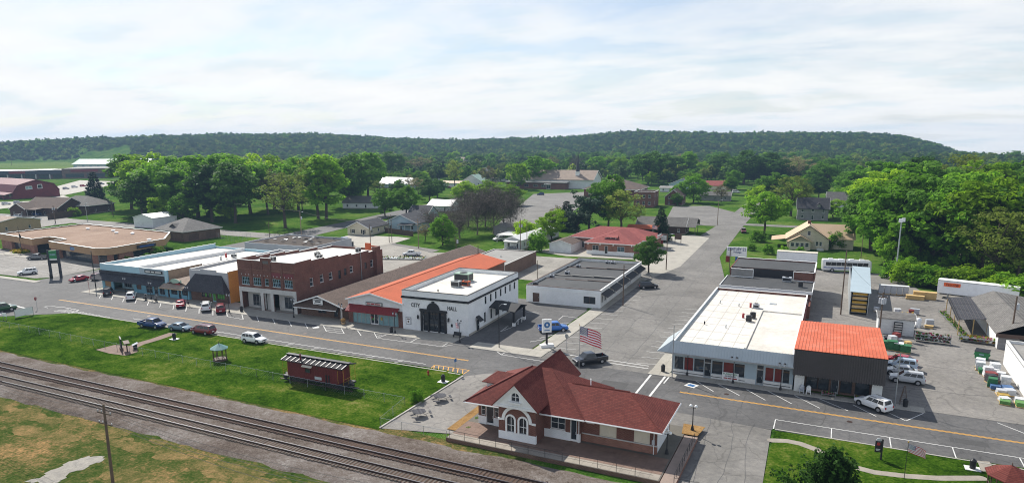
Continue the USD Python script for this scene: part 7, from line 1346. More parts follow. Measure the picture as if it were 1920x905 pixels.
def flagpole(label, flabel, q, h, fw, fh, z0=0, ang=-20, seed=1, mat='galvanised', r=.05):
    T = thing('flagpole', label, 'flagpole', (*q, z0)); part(T, 'pole', MB().cyl(0, 0, 0, h, r, r * .6, 8), mat); part(T, 'ball', MB().sphere(0, 0, h + .06, .08), 'yellow_paint')
    F = thing('national_flag', flabel, 'flag', (q[0] + .06, q[1], z0 + h - .15), ang); flag_mesh(F, fw, fh, seed)
flagpole('tall steel flagpole behind the depot roof', 'large stars and stripes flag flying over the junction', (-31.38, 88.51), 10.49, 3.6, 2.2, ang=-14)
flagpole('thin dark flagpole beside the curved path', 'stars and stripes flag on the thin dark pole by the curved path', (9.18, 79.57), 4.3, 1.75, .95, ang=-22, seed=2, mat='black_iron', r=.035)
flagpole('short flagpole before the red roofed office', 'small stars and stripes flag before the dark spruce', (-57.38, 236.15), 6.41, 2.2, 1.3, ang=-20, seed=3)
F = thing('national_flag', 'small flag on the street lamp before City Hall', 'flag', (*(-59.95, 104.05), 3.6), 150); flag_mesh(F, 1.5, .9, 4)
T = thing('flagpole', 'dark flagpole in the round yellow flower bed at the bank', 'flagpole', (*(-244.31, 133.61), .1)); part(T, 'pole', MB().cyl(0, 0, 0, 8.77, .08, .05, 8), 'black_iron'); solo('dark_flag', MB().slab([(0, 0, 0), (1.3, -.2, -1.0), (1.5, -.2, -1.9), (0, 0, -1.8)], .02), 'black_paint', 'limp dark flag on the bank flagpole', 'flag', loc=(*(-244.31, 133.61), 5.38 + 1.5))
# stop signs and other signs
def sign_post(label, q, h=2.3, face='red_paint', shape='oct', ang=0, s=.38, z0=0.0, name='stop_sign', cat='road sign', txt=None, post='galvanised'):
    T = thing(name, label, cat, (*q, z0), ang); part(T, 'post', MB().cyl(0, 0, 0, h + s, .035, k=6), post)
    t = trimesh.creation.cylinder(s, .03, sections=8 if shape == 'oct' else 4, transform=trimesh.transformations.rotation_matrix(PI / 2, [1, 0, 0]) @ trimesh.transformations.rotation_matrix(PI / 8 if shape == 'oct' else PI / 4, [0, 0, 1]))
    pl = part(T, 'plate', MB().tm(t).move((0, -.06, h)), face)
    if txt: text(pl, txt, .2, (0, -.078, h - .1), 'S', 'white_paint', width=s * 1.4, depth=.006)
sign_post('red stop sign at the lawn corner by the left crossing', (-158.01, 87.75), 2.5, ang=-60, txt='STOP', s=.45); sign_post('red stop sign at the corner before the black SUV', (-164.13, 103.7), 2.5, ang=-30, txt='STOP', post='red_paint', s=.45)
sign_post('round grey back of a stop sign at the side street corner', (-40.38, 107.2), 2.7, 'galvanised', ang=160, s=.45); sign_post('stop sign far up the side street by the blue pole', (-27.81, 212.45), 2.4, ang=10, s=.45); sign_post('small grey road sign at the bank corner', (-190.25, 113.19), 2.4, 'galvanised', 'sq', ang=40)
sign_post('blue and white parking sign on the yellow hatching', (-52.03, 88.73), 2.4, 'sign_blue', 'sq', ang=80, name='parking_sign')
T = thing('city_sign', 'white upright sign with round blue seal on a dark post in a white planter', 'sign', (*(-44.35, 107.81), .1), 40); part(T, 'planter', MB().box(-1.2, 1.2, -.5, .5, 0, .55), 'white_paint'); part(T, 'post', MB().box(-.17, .17, -.12, .12, .55, 2.7), 'black_paint')
pn = part(T, 'panel', MB().box(-.85, .85, -.17, .17, 2.7, 5.1), 'white_paint'); sl = MB().tm(trimesh.creation.cylinder(.55, .02, sections=24, transform=trimesh.transformations.rotation_matrix(PI / 2, [1, 0, 0]))).move((0, -.182, 4.1)); part(pn, 'blue_seal', sl, 'sign_blue'); part(pn, 'seal_star', MB().tm(trimesh.creation.cylinder(.22, .02, sections=5, transform=trimesh.transformations.rotation_matrix(PI / 2, [1, 0, 0]))).move((0, -.2, 4.1)), 'white_paint'); part(pn, 'sign_line', MB().box(-.5, .5, -.182, -.172, 3.05, 3.2), 'sign_blue')
T = thing('estate_agent_sign', 'white CENTURY 21 sign on a blue post beside the side street', 'sign', (*(-23.2, 191.68), 0), 4); part(T, 'post', MB().box(-.28, .28, -.2, .2, 0, 4.6), 'blue_paint'); pn = part(T, 'panel', MB().box(-2.6, 2.6, -.25, .25, 4.5, 7.1), 'white_paint')
text(pn, 'CENTURY 21', .75, (0, -.252, 6.15), 'S', 'flag_blue', width=4.7, depth=.02); text(pn, 'Prestige', .42, (.2, -.252, 5.5), 'S', 'flag_blue', width=2.0, depth=.02)
T = thing('banner_pole', 'brown pole with a dark banner beside the blue sign post', 'sign', (*(-24.79, 190.99), 0)); part(T, 'pole', MB().cyl(0, 0, 0, 6.5, .1, k=8), 'wood_pole'); part(T, 'banner', MB().box(-1.1, -.12, -.02, .02, 2.9, 4.6), 'awning_red')
T = thing('bank_sign', 'tall dark green twin legged bank sign at the car park corner', 'sign', (*(-190.11, 111.67), .1), 35)
for x in (-1.2, 1.2): part(T, 'leg', MB().box(x - .25, x + .25, -.3, .3, 0, 7.6), 'shingle_dark')
part(T, 'panel', MB().box(-.94, .94, -.28, .28, 5.3, 7.5), 'green_paint'); part(T, 'panel', MB().box(-.94, .94, -.27, .27, 4.0, 4.9), 'black_paint'); part(T, 'sign_line', MB().box(-.7, .7, -.3, -.282, 6.2, 6.6), 'curtain_teal'); part(T, 'reader_board', MB().box(-.9, .9, -.31, -.285, 4.95, 5.25), 'white_paint')
T = thing('office_sign', 'white and dark roadside sign of the red roofed office', 'sign', (*(-52.17, 229.2), 0)); part(T, 'post', MB().box(-.3, .3, -.2, .2, 0, 2.2), 'awning_red'); part(T, 'panel', MB().box(-1.4, 1.4, -.22, .22, 2.2, 3.9), 'siding_white'); part(T, 'top', MB().box(-1.4, 1.4, -.23, .23, 3.905, 4.4), 'brown_paint')
T = thing('dark_signboard', 'dark signboard on two legs by the office drive', 'sign', (*(-48.72, 238.43), 0)); part(T, 'board', MB().box(-1.2, 1.2, -.08, .08, 1.4, 3.4), 'brown_paint'); part(T, 'leg', MB().box(-1.1, -.95, -.07, .07, 0, 1.4), 'brown_paint'); part(T, 'leg', MB().box(.95, 1.1, -.07, .07, 0, 1.4), 'brown_paint')
T = thing('dark_signboard', 'low dark board sign beside the upper car park', 'sign', (*(-52.47, 293.41), 0)); part(T, 'board', MB().box(-1.4, 1.4, -.08, .08, .9, 2.2), 'brown_paint'); part(T, 'leg', MB().box(-1.2, -1.05, -.07, .07, 0, .9), 'brown_paint'); part(T, 'leg', MB().box(1.05, 1.2, -.07, .07, 0, .9), 'brown_paint')
T = thing('park_sign', 'black hanging park sign with red emblem beside the curved path', 'sign', (*(7.11, 83.58), .08), 15); part(T, 'post', MB().box(-.08, .08, -.08, .08, 0, 2.5), 'black_iron'); pn = part(T, 'panel', MB().box(-.75, -.1, -.04, .04, .9, 2.3), 'black_paint'); part(pn, 'emblem', MB().box(-.6, -.25, -.055, -.042, 1.75, 2.1), 'red_paint'); part(pn, 'sign_line', MB().box(-.65, -.2, -.055, -.042, 1.25, 1.33).box(-.6, -.25, -.055, -.042, 1.08, 1.14), 'white_paint_worn'); part(pn, 'round_top', MB().tm(trimesh.creation.cylinder(.26, .08, sections=14, transform=trimesh.transformations.rotation_matrix(PI / 2, [1, 0, 0]))).move((-.42, 0, 2.35)), 'plastic_grey')
T = thing('garden_centre_sign', 'dark pylon sign with red and white panel at the right edge', 'sign', (30.6, 106.8, .08), -15); part(T, 'post', MB().box(-.2, .2, -.2, .2, 0, 3.4), 'black_paint'); pn = part(T, 'panel', MB().box(-1.2, 1.2, -.35, .35, 3.4, 6.4), 'black_paint'); part(pn, 'white_face', MB().box(-1.23, -1.203, -.3, .3, 3.6, 5.0).box(-1.0, 1.0, -.38, -.353, 3.6, 5.0), 'white_paint'); part(pn, 'red_mark', MB().box(-1.26, -1.233, -.2, .15, 4.0, 4.6).box(-.6, .6, -.4, -.383, 4.0, 4.6), 'red_paint')
T = thing('white_banner', 'large white banner along the low fence by the green pickup', 'banner', (*(-154.07, 81.01), .05)); A, B = np.array((-154.07, 81.01)), np.array((-153.81, 84.5)); d = B - A
part(T, 'sheet', MB().slab([(0, 0, 1.75), (d[0], d[1], 1.75), (d[0], d[1] + .05, 1.75), (0, .05, 1.75)], 1.5), 'white_paint'); part(T, 'rail', MB().bar((0, 0, 1.8), (d[0], d[1], 1.8), .06), 'galvanised'); part(T, 'post', MB().cyl(0, 0, 0, 1.85, .05, k=6).cyl(d[0], d[1], 0, 1.85, .05, k=6), 'galvanised')
T = thing('small_notice', 'small pale notice on the wire fence left of the white banner', 'sign', (*(-154.64, 79.35), .05)); part(T, 'board', MB().box(-.7, .7, -.04, .04, .8, 1.5), 'plastic_white'); part(T, 'post', MB().box(-.6, -.54, -.03, .03, 0, .8), 'galvanised'); part(T, 'post', MB().box(.54, .6, -.03, .03, 0, .8), 'galvanised')
T = thing('memorial_board', 'dark panel board with flat roofed ledge on the brick plaza', 'notice board', (*(-112.83, 75.55), .1), -30); part(T, 'panel', MB().box(-1.1, 1.1, -.1, .1, .5, 2.2), 'black_paint'); part(T, 'foot', MB().box(-.9, .9, -.25, .25, 0, .5), 'brown_paint'); part(T, 'ledge', MB().box(.2, 2.6, .3, 1.2, 1.5, 1.62), 'brown_paint'); part(T, 'leg', MB().box(2.2, 2.4, .6, .8, 0, 1.5), 'brown_paint')
T = thing('reading_stand', 'small dark lectern shaped stand on the brick plaza', 'notice board', (*(-110.84, 76.79), .1), -30); part(T, 'pedestal', MB().box(-.35, .35, -.3, .3, 0, .8), 'black_paint'); part(T, 'sloped_top', MB().slab([(-.5, -.45, .8), (.5, -.45, .8), (.5, .45, 1.15), (-.5, .45, 1.15)], .08), 'plastic_grey')
# bins, bells, benches, hydrant
def bin_(label, q, z=.13, slab=False):
    T = thing('litter_bin', label, 'litter bin', (*q, z)); part(T, 'drum', MB().cyl(0, 0, .02, .95, .3, .33, 14), 'black_paint'); part(T, 'lid', MB().cyl(0, 0, .95, 1.18, .33, .12, 14), 'black_iron')
    if slab: part(T, 'plinth', MB().box(-.75, .75, -.6, .6, -.06, .02), 'white_paint_worn')
bin_('black litter bin on a white slab near the maroon minivan', (-109.89, 84.06), .1, True); bin_('black litter bin on a white slab by the picnic tables', (-52.06, 85.02), .1, True); bin_('black litter bin on a white slab by the brown pavilion', (16.24, 85.33), .12, True); bin_('black litter bin at the orange roofed shop kerb', (-75.06, 104.2)); bin_('black litter bin by the wooden trellis at the hardware corner', (10.92, 102.57)); bin_('black litter bin between the mansard shop and the brick block', (-114.62, 104.76)); bin_('small dark planter pot at the furniture store corner', (-22.57, 103.32)); bin_('dark planter at the foot of the bank sign', (-190.72, 110.62), .1)
for q, lb in (((-72.07, 107.97), 'left of the City Hall door'), ((-61.92, 106.52), 'right of the City Hall door')):
    T = thing('bench', 'black metal bench ' + lb, 'bench', (*q, .14), 2.4); part(T, 'seat', MB().box(-.8, .8, -.25, .2, .42, .47), 'black_iron'); part(T, 'backrest', MB().slab([(-.8, .2, .5), (.8, .2, .5), (.8, .32, .95), (-.8, .32, .95)], .05), 'black_iron')
    for x in (-.7, .7): part(T, 'leg', MB().box(x - .04, x + .04, -.22, .22, 0, .42), 'black_iron')
T = thing('fire_hydrant', 'small red fire hydrant on the lawn by the yellow hatching', 'fire hydrant', (*(-55.83, 86.75), .08)); part(T, 'barrel', MB().cyl(0, 0, 0, .6, .13, .11, 10), 'red_paint'); part(T, 'bonnet', MB().cyl(0, 0, .6, .8, .15, .04, 10), 'red_paint'); part(T, 'nozzle', MB().box(-.22, .22, -.06, .06, .38, .5), 'red_paint')
T = thing('flower_pot', 'tan shrub filled planter at the kerb before the brown gabled shop', 'planter', (*(-87.27, 105.07), .14)); part(T, 'pot', MB().cyl(0, 0, 0, .5, .35, .5, 12), 'tan_stucco'); part(T, 'dry_plant', MB().sphere(0, 0, .7, .5, 2, (1, 1, .7)).move((0, 0, .2)), 'mulch')
for q, lb in (((-48.13, 72.22), 'nearer the tracks'), ((-48.55, 78.28), 'nearer the street')):
    T = thing('picnic_table', 'dark blue hexagonal picnic table with attached seats, ' + lb, 'picnic table', (*q, .08), 15); part(T, 'tabletop', MB().cyl(0, 0, .72, .77, 1.0, k=6), 'shingle_dark')
    for k in range(3): a = k * PI / 3 * 2 + .5; part(T, 'seat', MB().slab([(1.5 * math.cos(a) + .5 * -math.sin(a) + .15 * math.cos(a), 1.5 * math.sin(a) + .5 * math.cos(a) + .15 * math.sin(a), .47), (1.5 * math.cos(a) + .5 * -math.sin(a) - .15 * math.cos(a), 1.5 * math.sin(a) + .5 * math.cos(a) - .15 * math.sin(a), .47), (1.5 * math.cos(a) - .5 * -math.sin(a) - .15 * math.cos(a), 1.5 * math.sin(a) - .5 * math.cos(a) - .15 * math.sin(a), .47), (1.5 * math.cos(a) - .5 * -math.sin(a) + .15 * math.cos(a), 1.5 * math.sin(a) - .5 * math.cos(a) + .15 * math.sin(a), .47)], .05), 'shingle_dark'); part(T, 'leg', MB().bar((.2 * math.cos(a), .2 * math.sin(a), .7), (1.0 * math.cos(a), 1.0 * math.sin(a), .02), .06).bar((.9 * math.cos(a), .9 * math.sin(a), .2), (1.5 * math.cos(a), 1.5 * math.sin(a), .43), .05), 'black_iron')
def gazebo(label, loc, R, h, r, roofm, postm, n=8, floor=True, name='gazebo'):
    T = thing(name, label, 'gazebo', loc); a = np.arange(n) * 2 * PI / n + PI / n; c = np.c_[np.cos(a), np.sin(a)]
    if floor: part(T, 'floor', MB().cyl(0, 0, 0, .25, R, k=n, ph=PI / n), 'brown_paint')
    for k in range(n): part(T, 'post', MB().cyl(*(c[k] * (R - .12)), .25 if floor else 0, h, .06, k=6), postm)
    for k in range(n):
        j = (k + 1) % n; part(T, 'roof_panel', MB().slab([(*(c[k] * (R + .3)), h), (*(c[j] * (R + .3)), h), (0, 0, r)], .08), roofm)
        if floor and k != 1: part(T, 'railing', MB().bar((*(c[k] * (R - .12)), .95), (*(c[j] * (R - .12)), .95), .06).bar((*(c[k] * (R - .12)), .6), (*(c[j] * (R - .12)), .6), .04), postm); part(T, 'frieze', MB().bar((*(c[k] * (R - .12)), h - .2), (*(c[j] * (R - .12)), h - .2), .07), postm)
    part(T, 'finial', MB().cyl(0, 0, r - .05, r + .3, .08, .02, 6), postm)
M('metal_teal', (.12, .25, .24), 0.5, 0.15, 0.5)
gazebo('small brown gazebo with green roof on the left lawn', (*(-92.04, 78.65), .08), 1.2, 2.1, 2.95, 'metal_teal', 'brown_paint')
gazebo('brown shingle roofed pavilion cut off by the bottom right corner', (18.6, 80.2, .08), 2.0, 2.2, 3.3, 'shingle_red', 'brown_paint', name='pavilion')
# chain link fences: posts, rails and mesh wires
def chain_fence(label, pts, h=1.25, step=2.6, z=.08, dense=.45):
    T = thing('chain_link_fence', label, 'fence', (*pts[0], z)); o = np.array(pts[0]); rails = MB(); net = MB(); k = 0
    for a, b in zip(pts[:-1], pts[1:]):
        a, b = np.array(a) - o, np.array(b) - o; L = np.linalg.norm(b - a); n = max(1, round(L / step))
        rails.bar((*a, h), (*b, h), .04)
        for i in range(n + (b is not None)): p = a + (b - a) * i / n; part(T, 'post', MB().cyl(*p, 0, h + .05, .035, k=6), 'galvanised')
        for t in np.arange(0, L, dense):
            p, q = a + (b - a) * t / L, a + (b - a) * min(t + h, L) / L; net.bar((*p, 0.02), (*q, h), .006); p, q = a + (b - a) * min(t + h, L) / L, a + (b - a) * t / L; net.bar((*p, .02), (*q, h), .006)
    part(T, 'top_rail', rails, 'galvanised'); part(T, 'wire_mesh', net, 'galvanised', kind='stuff')
chain_fence('chain link fence along the tracks below the lawn and caboose', [(-150, 75.9), (-116.5, 75.0), (-80, 74.9), (-66, 74.6), (-52, 74.6), (-50.9, 67.3), (-41, 67.4)], step=3.4)
chain_fence('chain link fence between the hip roofed building and the black roof ruin', [(-213.03, 185.71), (-195.47, 178.39), (-198.36, 188.76)], 1.9, 3)

# ------------------------------------------------------------------ foliage
M_leaf('leaf_lime', (.24, .42, .015), (.42, .6, .03), .58); M_leaf('leaf_green', (.15, .34, .018), (.29, .5, .03), .56); M_leaf('leaf_mid', (.11, .25, .025), (.2, .38, .04), .54)
M_leaf('leaf_dark', (.06, .15, .02), (.12, .24, .03), .45); M_leaf('leaf_olive', (.2, .27, .04), (.32, .4, .075), .54); M_leaf('leaf_bud', (.24, .22, .1), (.36, .32, .15), .48)
M_leaf('needle_dark', (.017, .045, .018), (.035, .075, .028), .12); M_leaf('needle_blue', (.03, .07, .035), (.055, .115, .055), .12); M_leaf('twig_brown', (.085, .07, .056), (.16, .13, .105), .1)
M_leaf('leaf_hill', (.055, .125, .025), (.14, .2, .045), .4, .02); M_leaf('flower_yellow', (.55, .4, .02), (.7, .5, .03), .2); M_leaf('flower_pink', (.4, .06, .12), (.6, .5, .5), .2); M_leaf('leaf_russet', (.12, .04, .025), (.2, .07, .04), .2)

def leaves(r, centers, radii, n, size, flat=.6, outward=.8, core=None):
    """n leaf sprays around each centre: small bent diamonds facing mostly outward and up."""
    k = len(centers); c = np.repeat(centers, n, 0); R_ = np.repeat(radii, n)[:, None]
    d = r.normal(size=(k * n, 3)); d /= np.linalg.norm(d, axis=1, keepdims=True); rad = r.uniform(.35, 1, (k * n, 1)) ** .6
    p = c + d * rad * R_ * [1, 1, flat]
    nm = d * outward + r.normal(size=d.shape) * .5 + [0, 0, .75]; nm /= np.linalg.norm(nm, axis=1, keepdims=True)
    t = np.cross(nm, r.normal(size=d.shape)); t /= np.linalg.norm(t, axis=1, keepdims=True); b = np.cross(nm, t); s = size * r.uniform(.6, 1.35, (k * n, 1))
    v = np.stack([p - t * s, p - b * s * .62 + nm * s * .12, p + t * s, p + b * s * .62 + nm * s * .12], 1).reshape(-1, 3)
    i = np.arange(k * n)[:, None] * 4
    return v, np.vstack([i + [0, 1, 2], i + [0, 2, 3]])
def limbs(r, trunk_h, H, R, n=7, tr=.28, sub=3):
    mb = MB(); top = np.array([r.normal(0, .25), r.normal(0, .25), H * .82])
    mb.tube([(0, 0, -.1), (0, 0, .25), (r.normal(0, .1), r.normal(0, .1), trunk_h), top * [.5, .5, .65], top], [tr * 1.5, tr, tr * .82, tr * .5, .05], 7)
    ends = []
    for k in range(n):
        a = 2 * PI * k / n + r.normal(0, .3); z0 = trunk_h + (H * .55 - trunk_h) * r.uniform(0, 1); e = np.array([math.cos(a) * R * r.uniform(.5, .85), math.sin(a) * R * r.uniform(.5, .85), min(H * .92, z0 + H * r.uniform(.2, .4))])
        m_ = np.array([e[0] * .4, e[1] * .4, z0 + (e[2] - z0) * .5]); mb.tube([(0, 0, z0), m_, e], [tr * .45, tr * .3, .04], 5); ends.append(e)
        for q in range(sub): s = m_ + r.normal(size=3) * R * .28 + [0, 0, .6]; mb.tube([m_, (m_ + s) / 2 + r.normal(size=3) * .15, s], [tr * .22, tr * .15, .02], 4); ends.append(s)
    return mb, np.array(ends)
def tree_proto(name, leaf, kind, seed, bark='bark'):
    r = np.random.default_rng(seed); P_ = proto(name); H = 12.0
    if kind in ('broad', 'tall', 'open', 'low'):
        R = {'broad': 5.2, 'tall': 3.9, 'open': 4.8, 'low': 5.4}[kind]; th = {'broad': 2.2, 'tall': 2.6, 'open': 3.0, 'low': 1.2}[kind]
        mb, ends = limbs(r, th, H, R, 8, .3 if kind != 'tall' else .26); part(P_, 'trunk', mb, bark, smooth=50)
        nc = {'broad': 64, 'tall': 56, 'open': 46, 'low': 60}[kind]; zc = (th + H) / 2 + .4; hz = (H - th) / 2
        d = r.normal(size=(nc, 3)); d /= np.linalg.norm(d, axis=1, keepdims=True); lump = .72 + .5 * meshkit.noise(d * 1.6 + seed * 3.1, seed); q = r.uniform(.45, 1, nc) ** .5 * lump
        c = d * q[:, None] * [R, R, hz] + [0, 0, zc]; c[:, :2] *= (1 - .28 * np.clip((c[:, 2:] - zc) / hz, 0, 1)); c = np.vstack([c, ends * [.95, .95, 1]])
        rad = r.uniform(.8, 1.45, len(c)) * (1 if kind != 'open' else .85)
        v, f = leaves(r, c, rad, {'broad': 62, 'tall': 62, 'open': 30, 'low': 60}[kind], .3 if kind != 'open' else .22)
        part(P_, 'crown', (v, f), leaf)
    elif kind == 'conifer':
        part(P_, 'trunk', MB().tube([(0, 0, -.1), (0, 0, 6), (0, 0, 11.6)], [.25, .18, .03], 6), bark); V, F, n0 = [], [], 0; c, rd = [], []
        for z in np.arange(.9, 11.7, .5):
            R = 3.3 * (1 - z / 12.2) ** .85 + .15; n = max(3, int(R * 5))
            for k in range(n): a = 2 * PI * k / n + z * 2.1 + r.normal(0, .1); rr = R * r.uniform(.55, 1.0); c.append((math.cos(a) * rr, math.sin(a) * rr, z - .18 * rr)); rd.append(.35 + .2 * R)
        v, f = leaves(r, np.array(c), np.array(rd) * .8, 34, .2, .55, .6); part(P_, 'crown', (v, f), leaf)
    elif kind == 'pine':
        mb, ends = limbs(r, 2.5, H, 4.2, 9, .3); part(P_, 'trunk', mb, bark, smooth=50); c = np.vstack([ends, r.normal(size=(40, 3)) * [2.0, 2.0, 2.3] + [0, 0, 7]])
        v, f = leaves(r, c, r.uniform(.8, 1.3, len(c)), 60, .24, .55, .7); part(P_, 'crown', (v, f), leaf)
    elif kind == 'bare':
        mb, ends = limbs(r, 1.2, H, 5.0, 12, .2, 6)
        for e in ends:
            for q in range(5): s = e + r.normal(size=3) * 1.0 + [0, 0, .4]; mb.tube([e, (e + s) / 2 + r.normal(size=3) * .1, s], [.045, .03, .01], 3)
        part(P_, 'trunk', mb, 'bark_pale'); d = r.normal(size=(70, 3)); d /= np.linalg.norm(d, axis=1, keepdims=True); c = np.vstack([ends, d * r.uniform(.5, 1, (70, 1)) * [4.8, 4.8, 4.6] + [0, 0, 7]])
        n = 34; k = len(c); p = np.repeat(c, n, 0) + r.normal(size=(k * n, 3)) * .75; dr = r.normal(size=p.shape) + [0, 0, .5] + (p - [0, 0, 5]) * .25; dr /= np.linalg.norm(dr, axis=1, keepdims=True); w = np.cross(dr, r.normal(size=p.shape)); w /= np.linalg.norm(w, axis=1, keepdims=True); L = r.uniform(.35, .9, (len(p), 1))
        v = np.stack([p - w * .025, p + w * .025, p + dr * L], 1).reshape(-1, 3); part(P_, 'crown', (v, np.arange(len(v)).reshape(-1, 3)), leaf)
    elif kind == 'bush':
        H = 3.0; d = r.normal(size=(46, 3)); d /= np.linalg.norm(d, axis=1, keepdims=True); d[:, 2] = np.abs(d[:, 2]); c = d * r.uniform(.5, 1, (46, 1)) * [1.75, 1.75, 2.3] + [0, 0, .35]
        part(P_, 'stem', MB().tube([(0, 0, -.1), (0, 0, 1.6)], [.12, .04], 5).bar((0, 0, .2), (.6, .3, 1.6), .08).bar((0, 0, .2), (-.5, .4, 1.5), .08), bark); v, f = leaves(r, c, r.uniform(.4, .65, 46), 60, .13, .8); part(P_, 'foliage', (v, f), leaf)
    elif kind == 'spiky':
        c = []; 
        for k in range(120): a, rr = r.uniform(0, 2 * PI), abs(r.normal(0, .75)); e = np.array([math.cos(a) * rr * 1.5, math.sin(a) * rr * 1.5, 2.9 - rr * .8 + r.normal(0, .2)]); t = np.linspace(.25, 1, 8)[:, None]; c.append(e * t * [1, 1, 1])
        c = np.vstack(c); c[:, 2] = np.abs(c[:, 2]); v, f = leaves(r, c, np.full(len(c), .2), 11, .12, 1.2, .3); part(P_, 'foliage', (v, f), leaf); part(P_, 'stem', MB().tube([(0, 0, -.1), (0, 0, 2)], [.12, .04], 5), bark)
    return P_
KIND = {}
for n_, leaf, kind, seeds in (('broad_lime', 'leaf_lime', 'broad', (1, 2)), ('broad_green', 'leaf_green', 'broad', (3, 4)), ('broad_mid', 'leaf_mid', 'broad', (5, 6)), ('broad_dark', 'leaf_dark', 'broad', (7,)), ('tall_green', 'leaf_green', 'tall', (8, 9)), ('tall_lime', 'leaf_lime', 'tall', (10,)), ('tall_dark', 'leaf_dark', 'tall', (11,)),
    ('open_olive', 'leaf_olive', 'open', (12, 13)), ('open_bud', 'leaf_bud', 'open', (14,)), ('low_green', 'leaf_green', 'low', (15,)), ('low_lime', 'leaf_lime', 'low', (21,)), ('spruce', 'needle_dark', 'conifer', (16,)), ('pine', 'needle_blue', 'pine', (17,)), ('bare', 'twig_brown', 'bare', (18, 22)), ('bush_green', 'leaf_green', 'bush', (19,)), ('bush_lime', 'leaf_lime', 'bush', (23,)), ('spiky', 'leaf_dark', 'spiky', (20,))):
    KIND[n_] = [tree_proto(f'{n_}_{k}' if k else n_, leaf, kind, s) for k, s in enumerate(seeds)]
tr = random.Random(7)
NAME = {'open_bud': 'budding_tree', 'open_olive': 'thin_crowned_tree', 'spruce': 'conifer_tree', 'pine': 'pine_tree', 'bare': 'bare_tree'}
def tree(kind, p, label, wf=1.0, group=None):
    x, y, h = p; b = 3.0 if kind.startswith(('bush', 'spiky')) else 12.0; s = h / b; nm = 'shrub' if b == 3 else NAME.get(kind, 'leafy_tree')
    return copy(nm, tr.choice(KIND[kind]), label, 'shrub' if b == 3 else 'tree', (x, y, 0), tr.uniform(0, 360), (s * wf, s * wf, s), group)
LK = {'broad_lime': 'bright yellow green spreading tree', 'broad_green': 'fresh green rounded tree', 'broad_mid': 'mid green rounded tree', 'broad_dark': 'dark green dense tree', 'tall_green': 'tall fresh green tree', 'tall_lime': 'tall yellow green tree', 'tall_dark': 'tall dark ivy covered tree', 'open_olive': 'thin olive tree showing its limbs', 'open_bud': 'budding brownish tree with thin crown', 'low_green': 'low spreading green tree', 'low_lime': 'low lime green tree', 'spruce': 'dark cone shaped conifer', 'pine': 'blue green pine', 'bare': 'leafless grey brown tree', 'bush_green': 'green leafy shrub', 'bush_lime': 'lime green shrub', 'spiky': 'dark spiky evergreen shrub'}
def T_(kind, p, where, wf=1.0): tree(kind, p, LK[kind] + ' ' + where, wf)
# the trees one can tell apart
T_('spruce', (-366.1, 241.76, 20.52), 'by the red barn and brown lodges', 1.25)
for k, p, w, f in (('tall_green', (-344.95, 247.01, 28.73), 'leftmost of the left wood', 1.3), ('broad_lime', (-313.88, 236.44, 30.44), 'second from the left in the left wood', 1.2), ('broad_green', (-292.18, 232.11, 29.59), 'above the hip roofed brick building', 1.3), ('tall_dark', (-297.22, 217.95, 20.07), 'in front of the left wood by the white shed', 1.4), ('broad_green', (-275.81, 231.31, 30.17), 'in the middle of the left wood', 1.3), ('tall_dark', (-255.3, 221.34, 24.85), 'with a thick trunk at the lawn edge, left one', 1.2), ('tall_dark', (-242, 222.47, 25.88), 'with a thick trunk at the lawn edge, right one', 1.25), ('broad_green', (-268.45, 241.6, 30.71), 'behind the thick trunks', 1.4), ('broad_lime', (-266.68, 255.2, 29.64), 'at the right end of the left wood', 1.2), ('low_lime', (-273.24, 209.8, 11.95), 'low before the left wood', 1.1), ('low_green', (-260.69, 210.71, 13.65), 'low beside the white topped pole', 1.1), ('bush_lime', (-340.31, 212.86, 5.27), 'on the verge before the brown lodges', 1.0)): T_(k, p, w, f)
for k, p, w, f in (('open_olive', (-208.87, 218.08, 22.67), 'alone on the big lawn, nearest the back street', 1.25), ('open_olive', (-218.37, 249.67, 28.01), 'with two trunks on the big lawn, left one', 1.0), ('tall_green', (-214.84, 251.09, 28.95), 'with two trunks on the big lawn, right one', 1.15), ('open_bud', (-254.5, 254.79, 21.99), 'behind the lone lawn tree', 1.1), ('broad_green', (-252.85, 274.46, 28.17), 'far side of the big lawn', 1.1), ('broad_lime', (-270.93, 276.1, 28.59), 'far left of the big lawn', 1.1), ('broad_mid', (-240.48, 300.29, 28.12), 'behind the grey roofed lawn cottage', 1.2), ('tall_green', (-264.18, 348.48, 27.8), 'left of the tin roofed house', 1.3), ('tall_dark', (-278.69, 359.9, 25.82), 'with dark trunk left of the tin roofed house', 1.2), ('broad_mid', (-367.7, 524.43, 25.41), 'tall behind the tin roofed house', 1.2),
    ('broad_green', (-195.66, 270.71, 13.51), 'beside the back street, left of the pair', 1.1), ('broad_green', (-186.01, 274.57, 15), 'beside the back street, right of the pair', 1.1), ('broad_dark', (-216.28, 343.59, 12.44), 'reddish dark before the white two storey house', 1.3), ('open_olive', (-253.79, 438.79, 20.83), 'slender before the green gabled cottage', .8), ('spruce', (-341.79, 569.13, 15.09), 'beside the slender olive tree', .9), ('open_bud', (-384.43, 595.16, 18.14), 'wide and brown behind the two storey house', 1.7), ('open_bud', (-386.87, 573.77, 16.65), 'left of the wide brown one', 1.5), ('open_bud', (-240.97, 466.95, 16.06), 'bare looking beside the green gables', 1.0), ('broad_mid', (-384.05, 717.48, 18.48), 'behind the dark blue roof', 1.2)): T_(k, p, w, f)
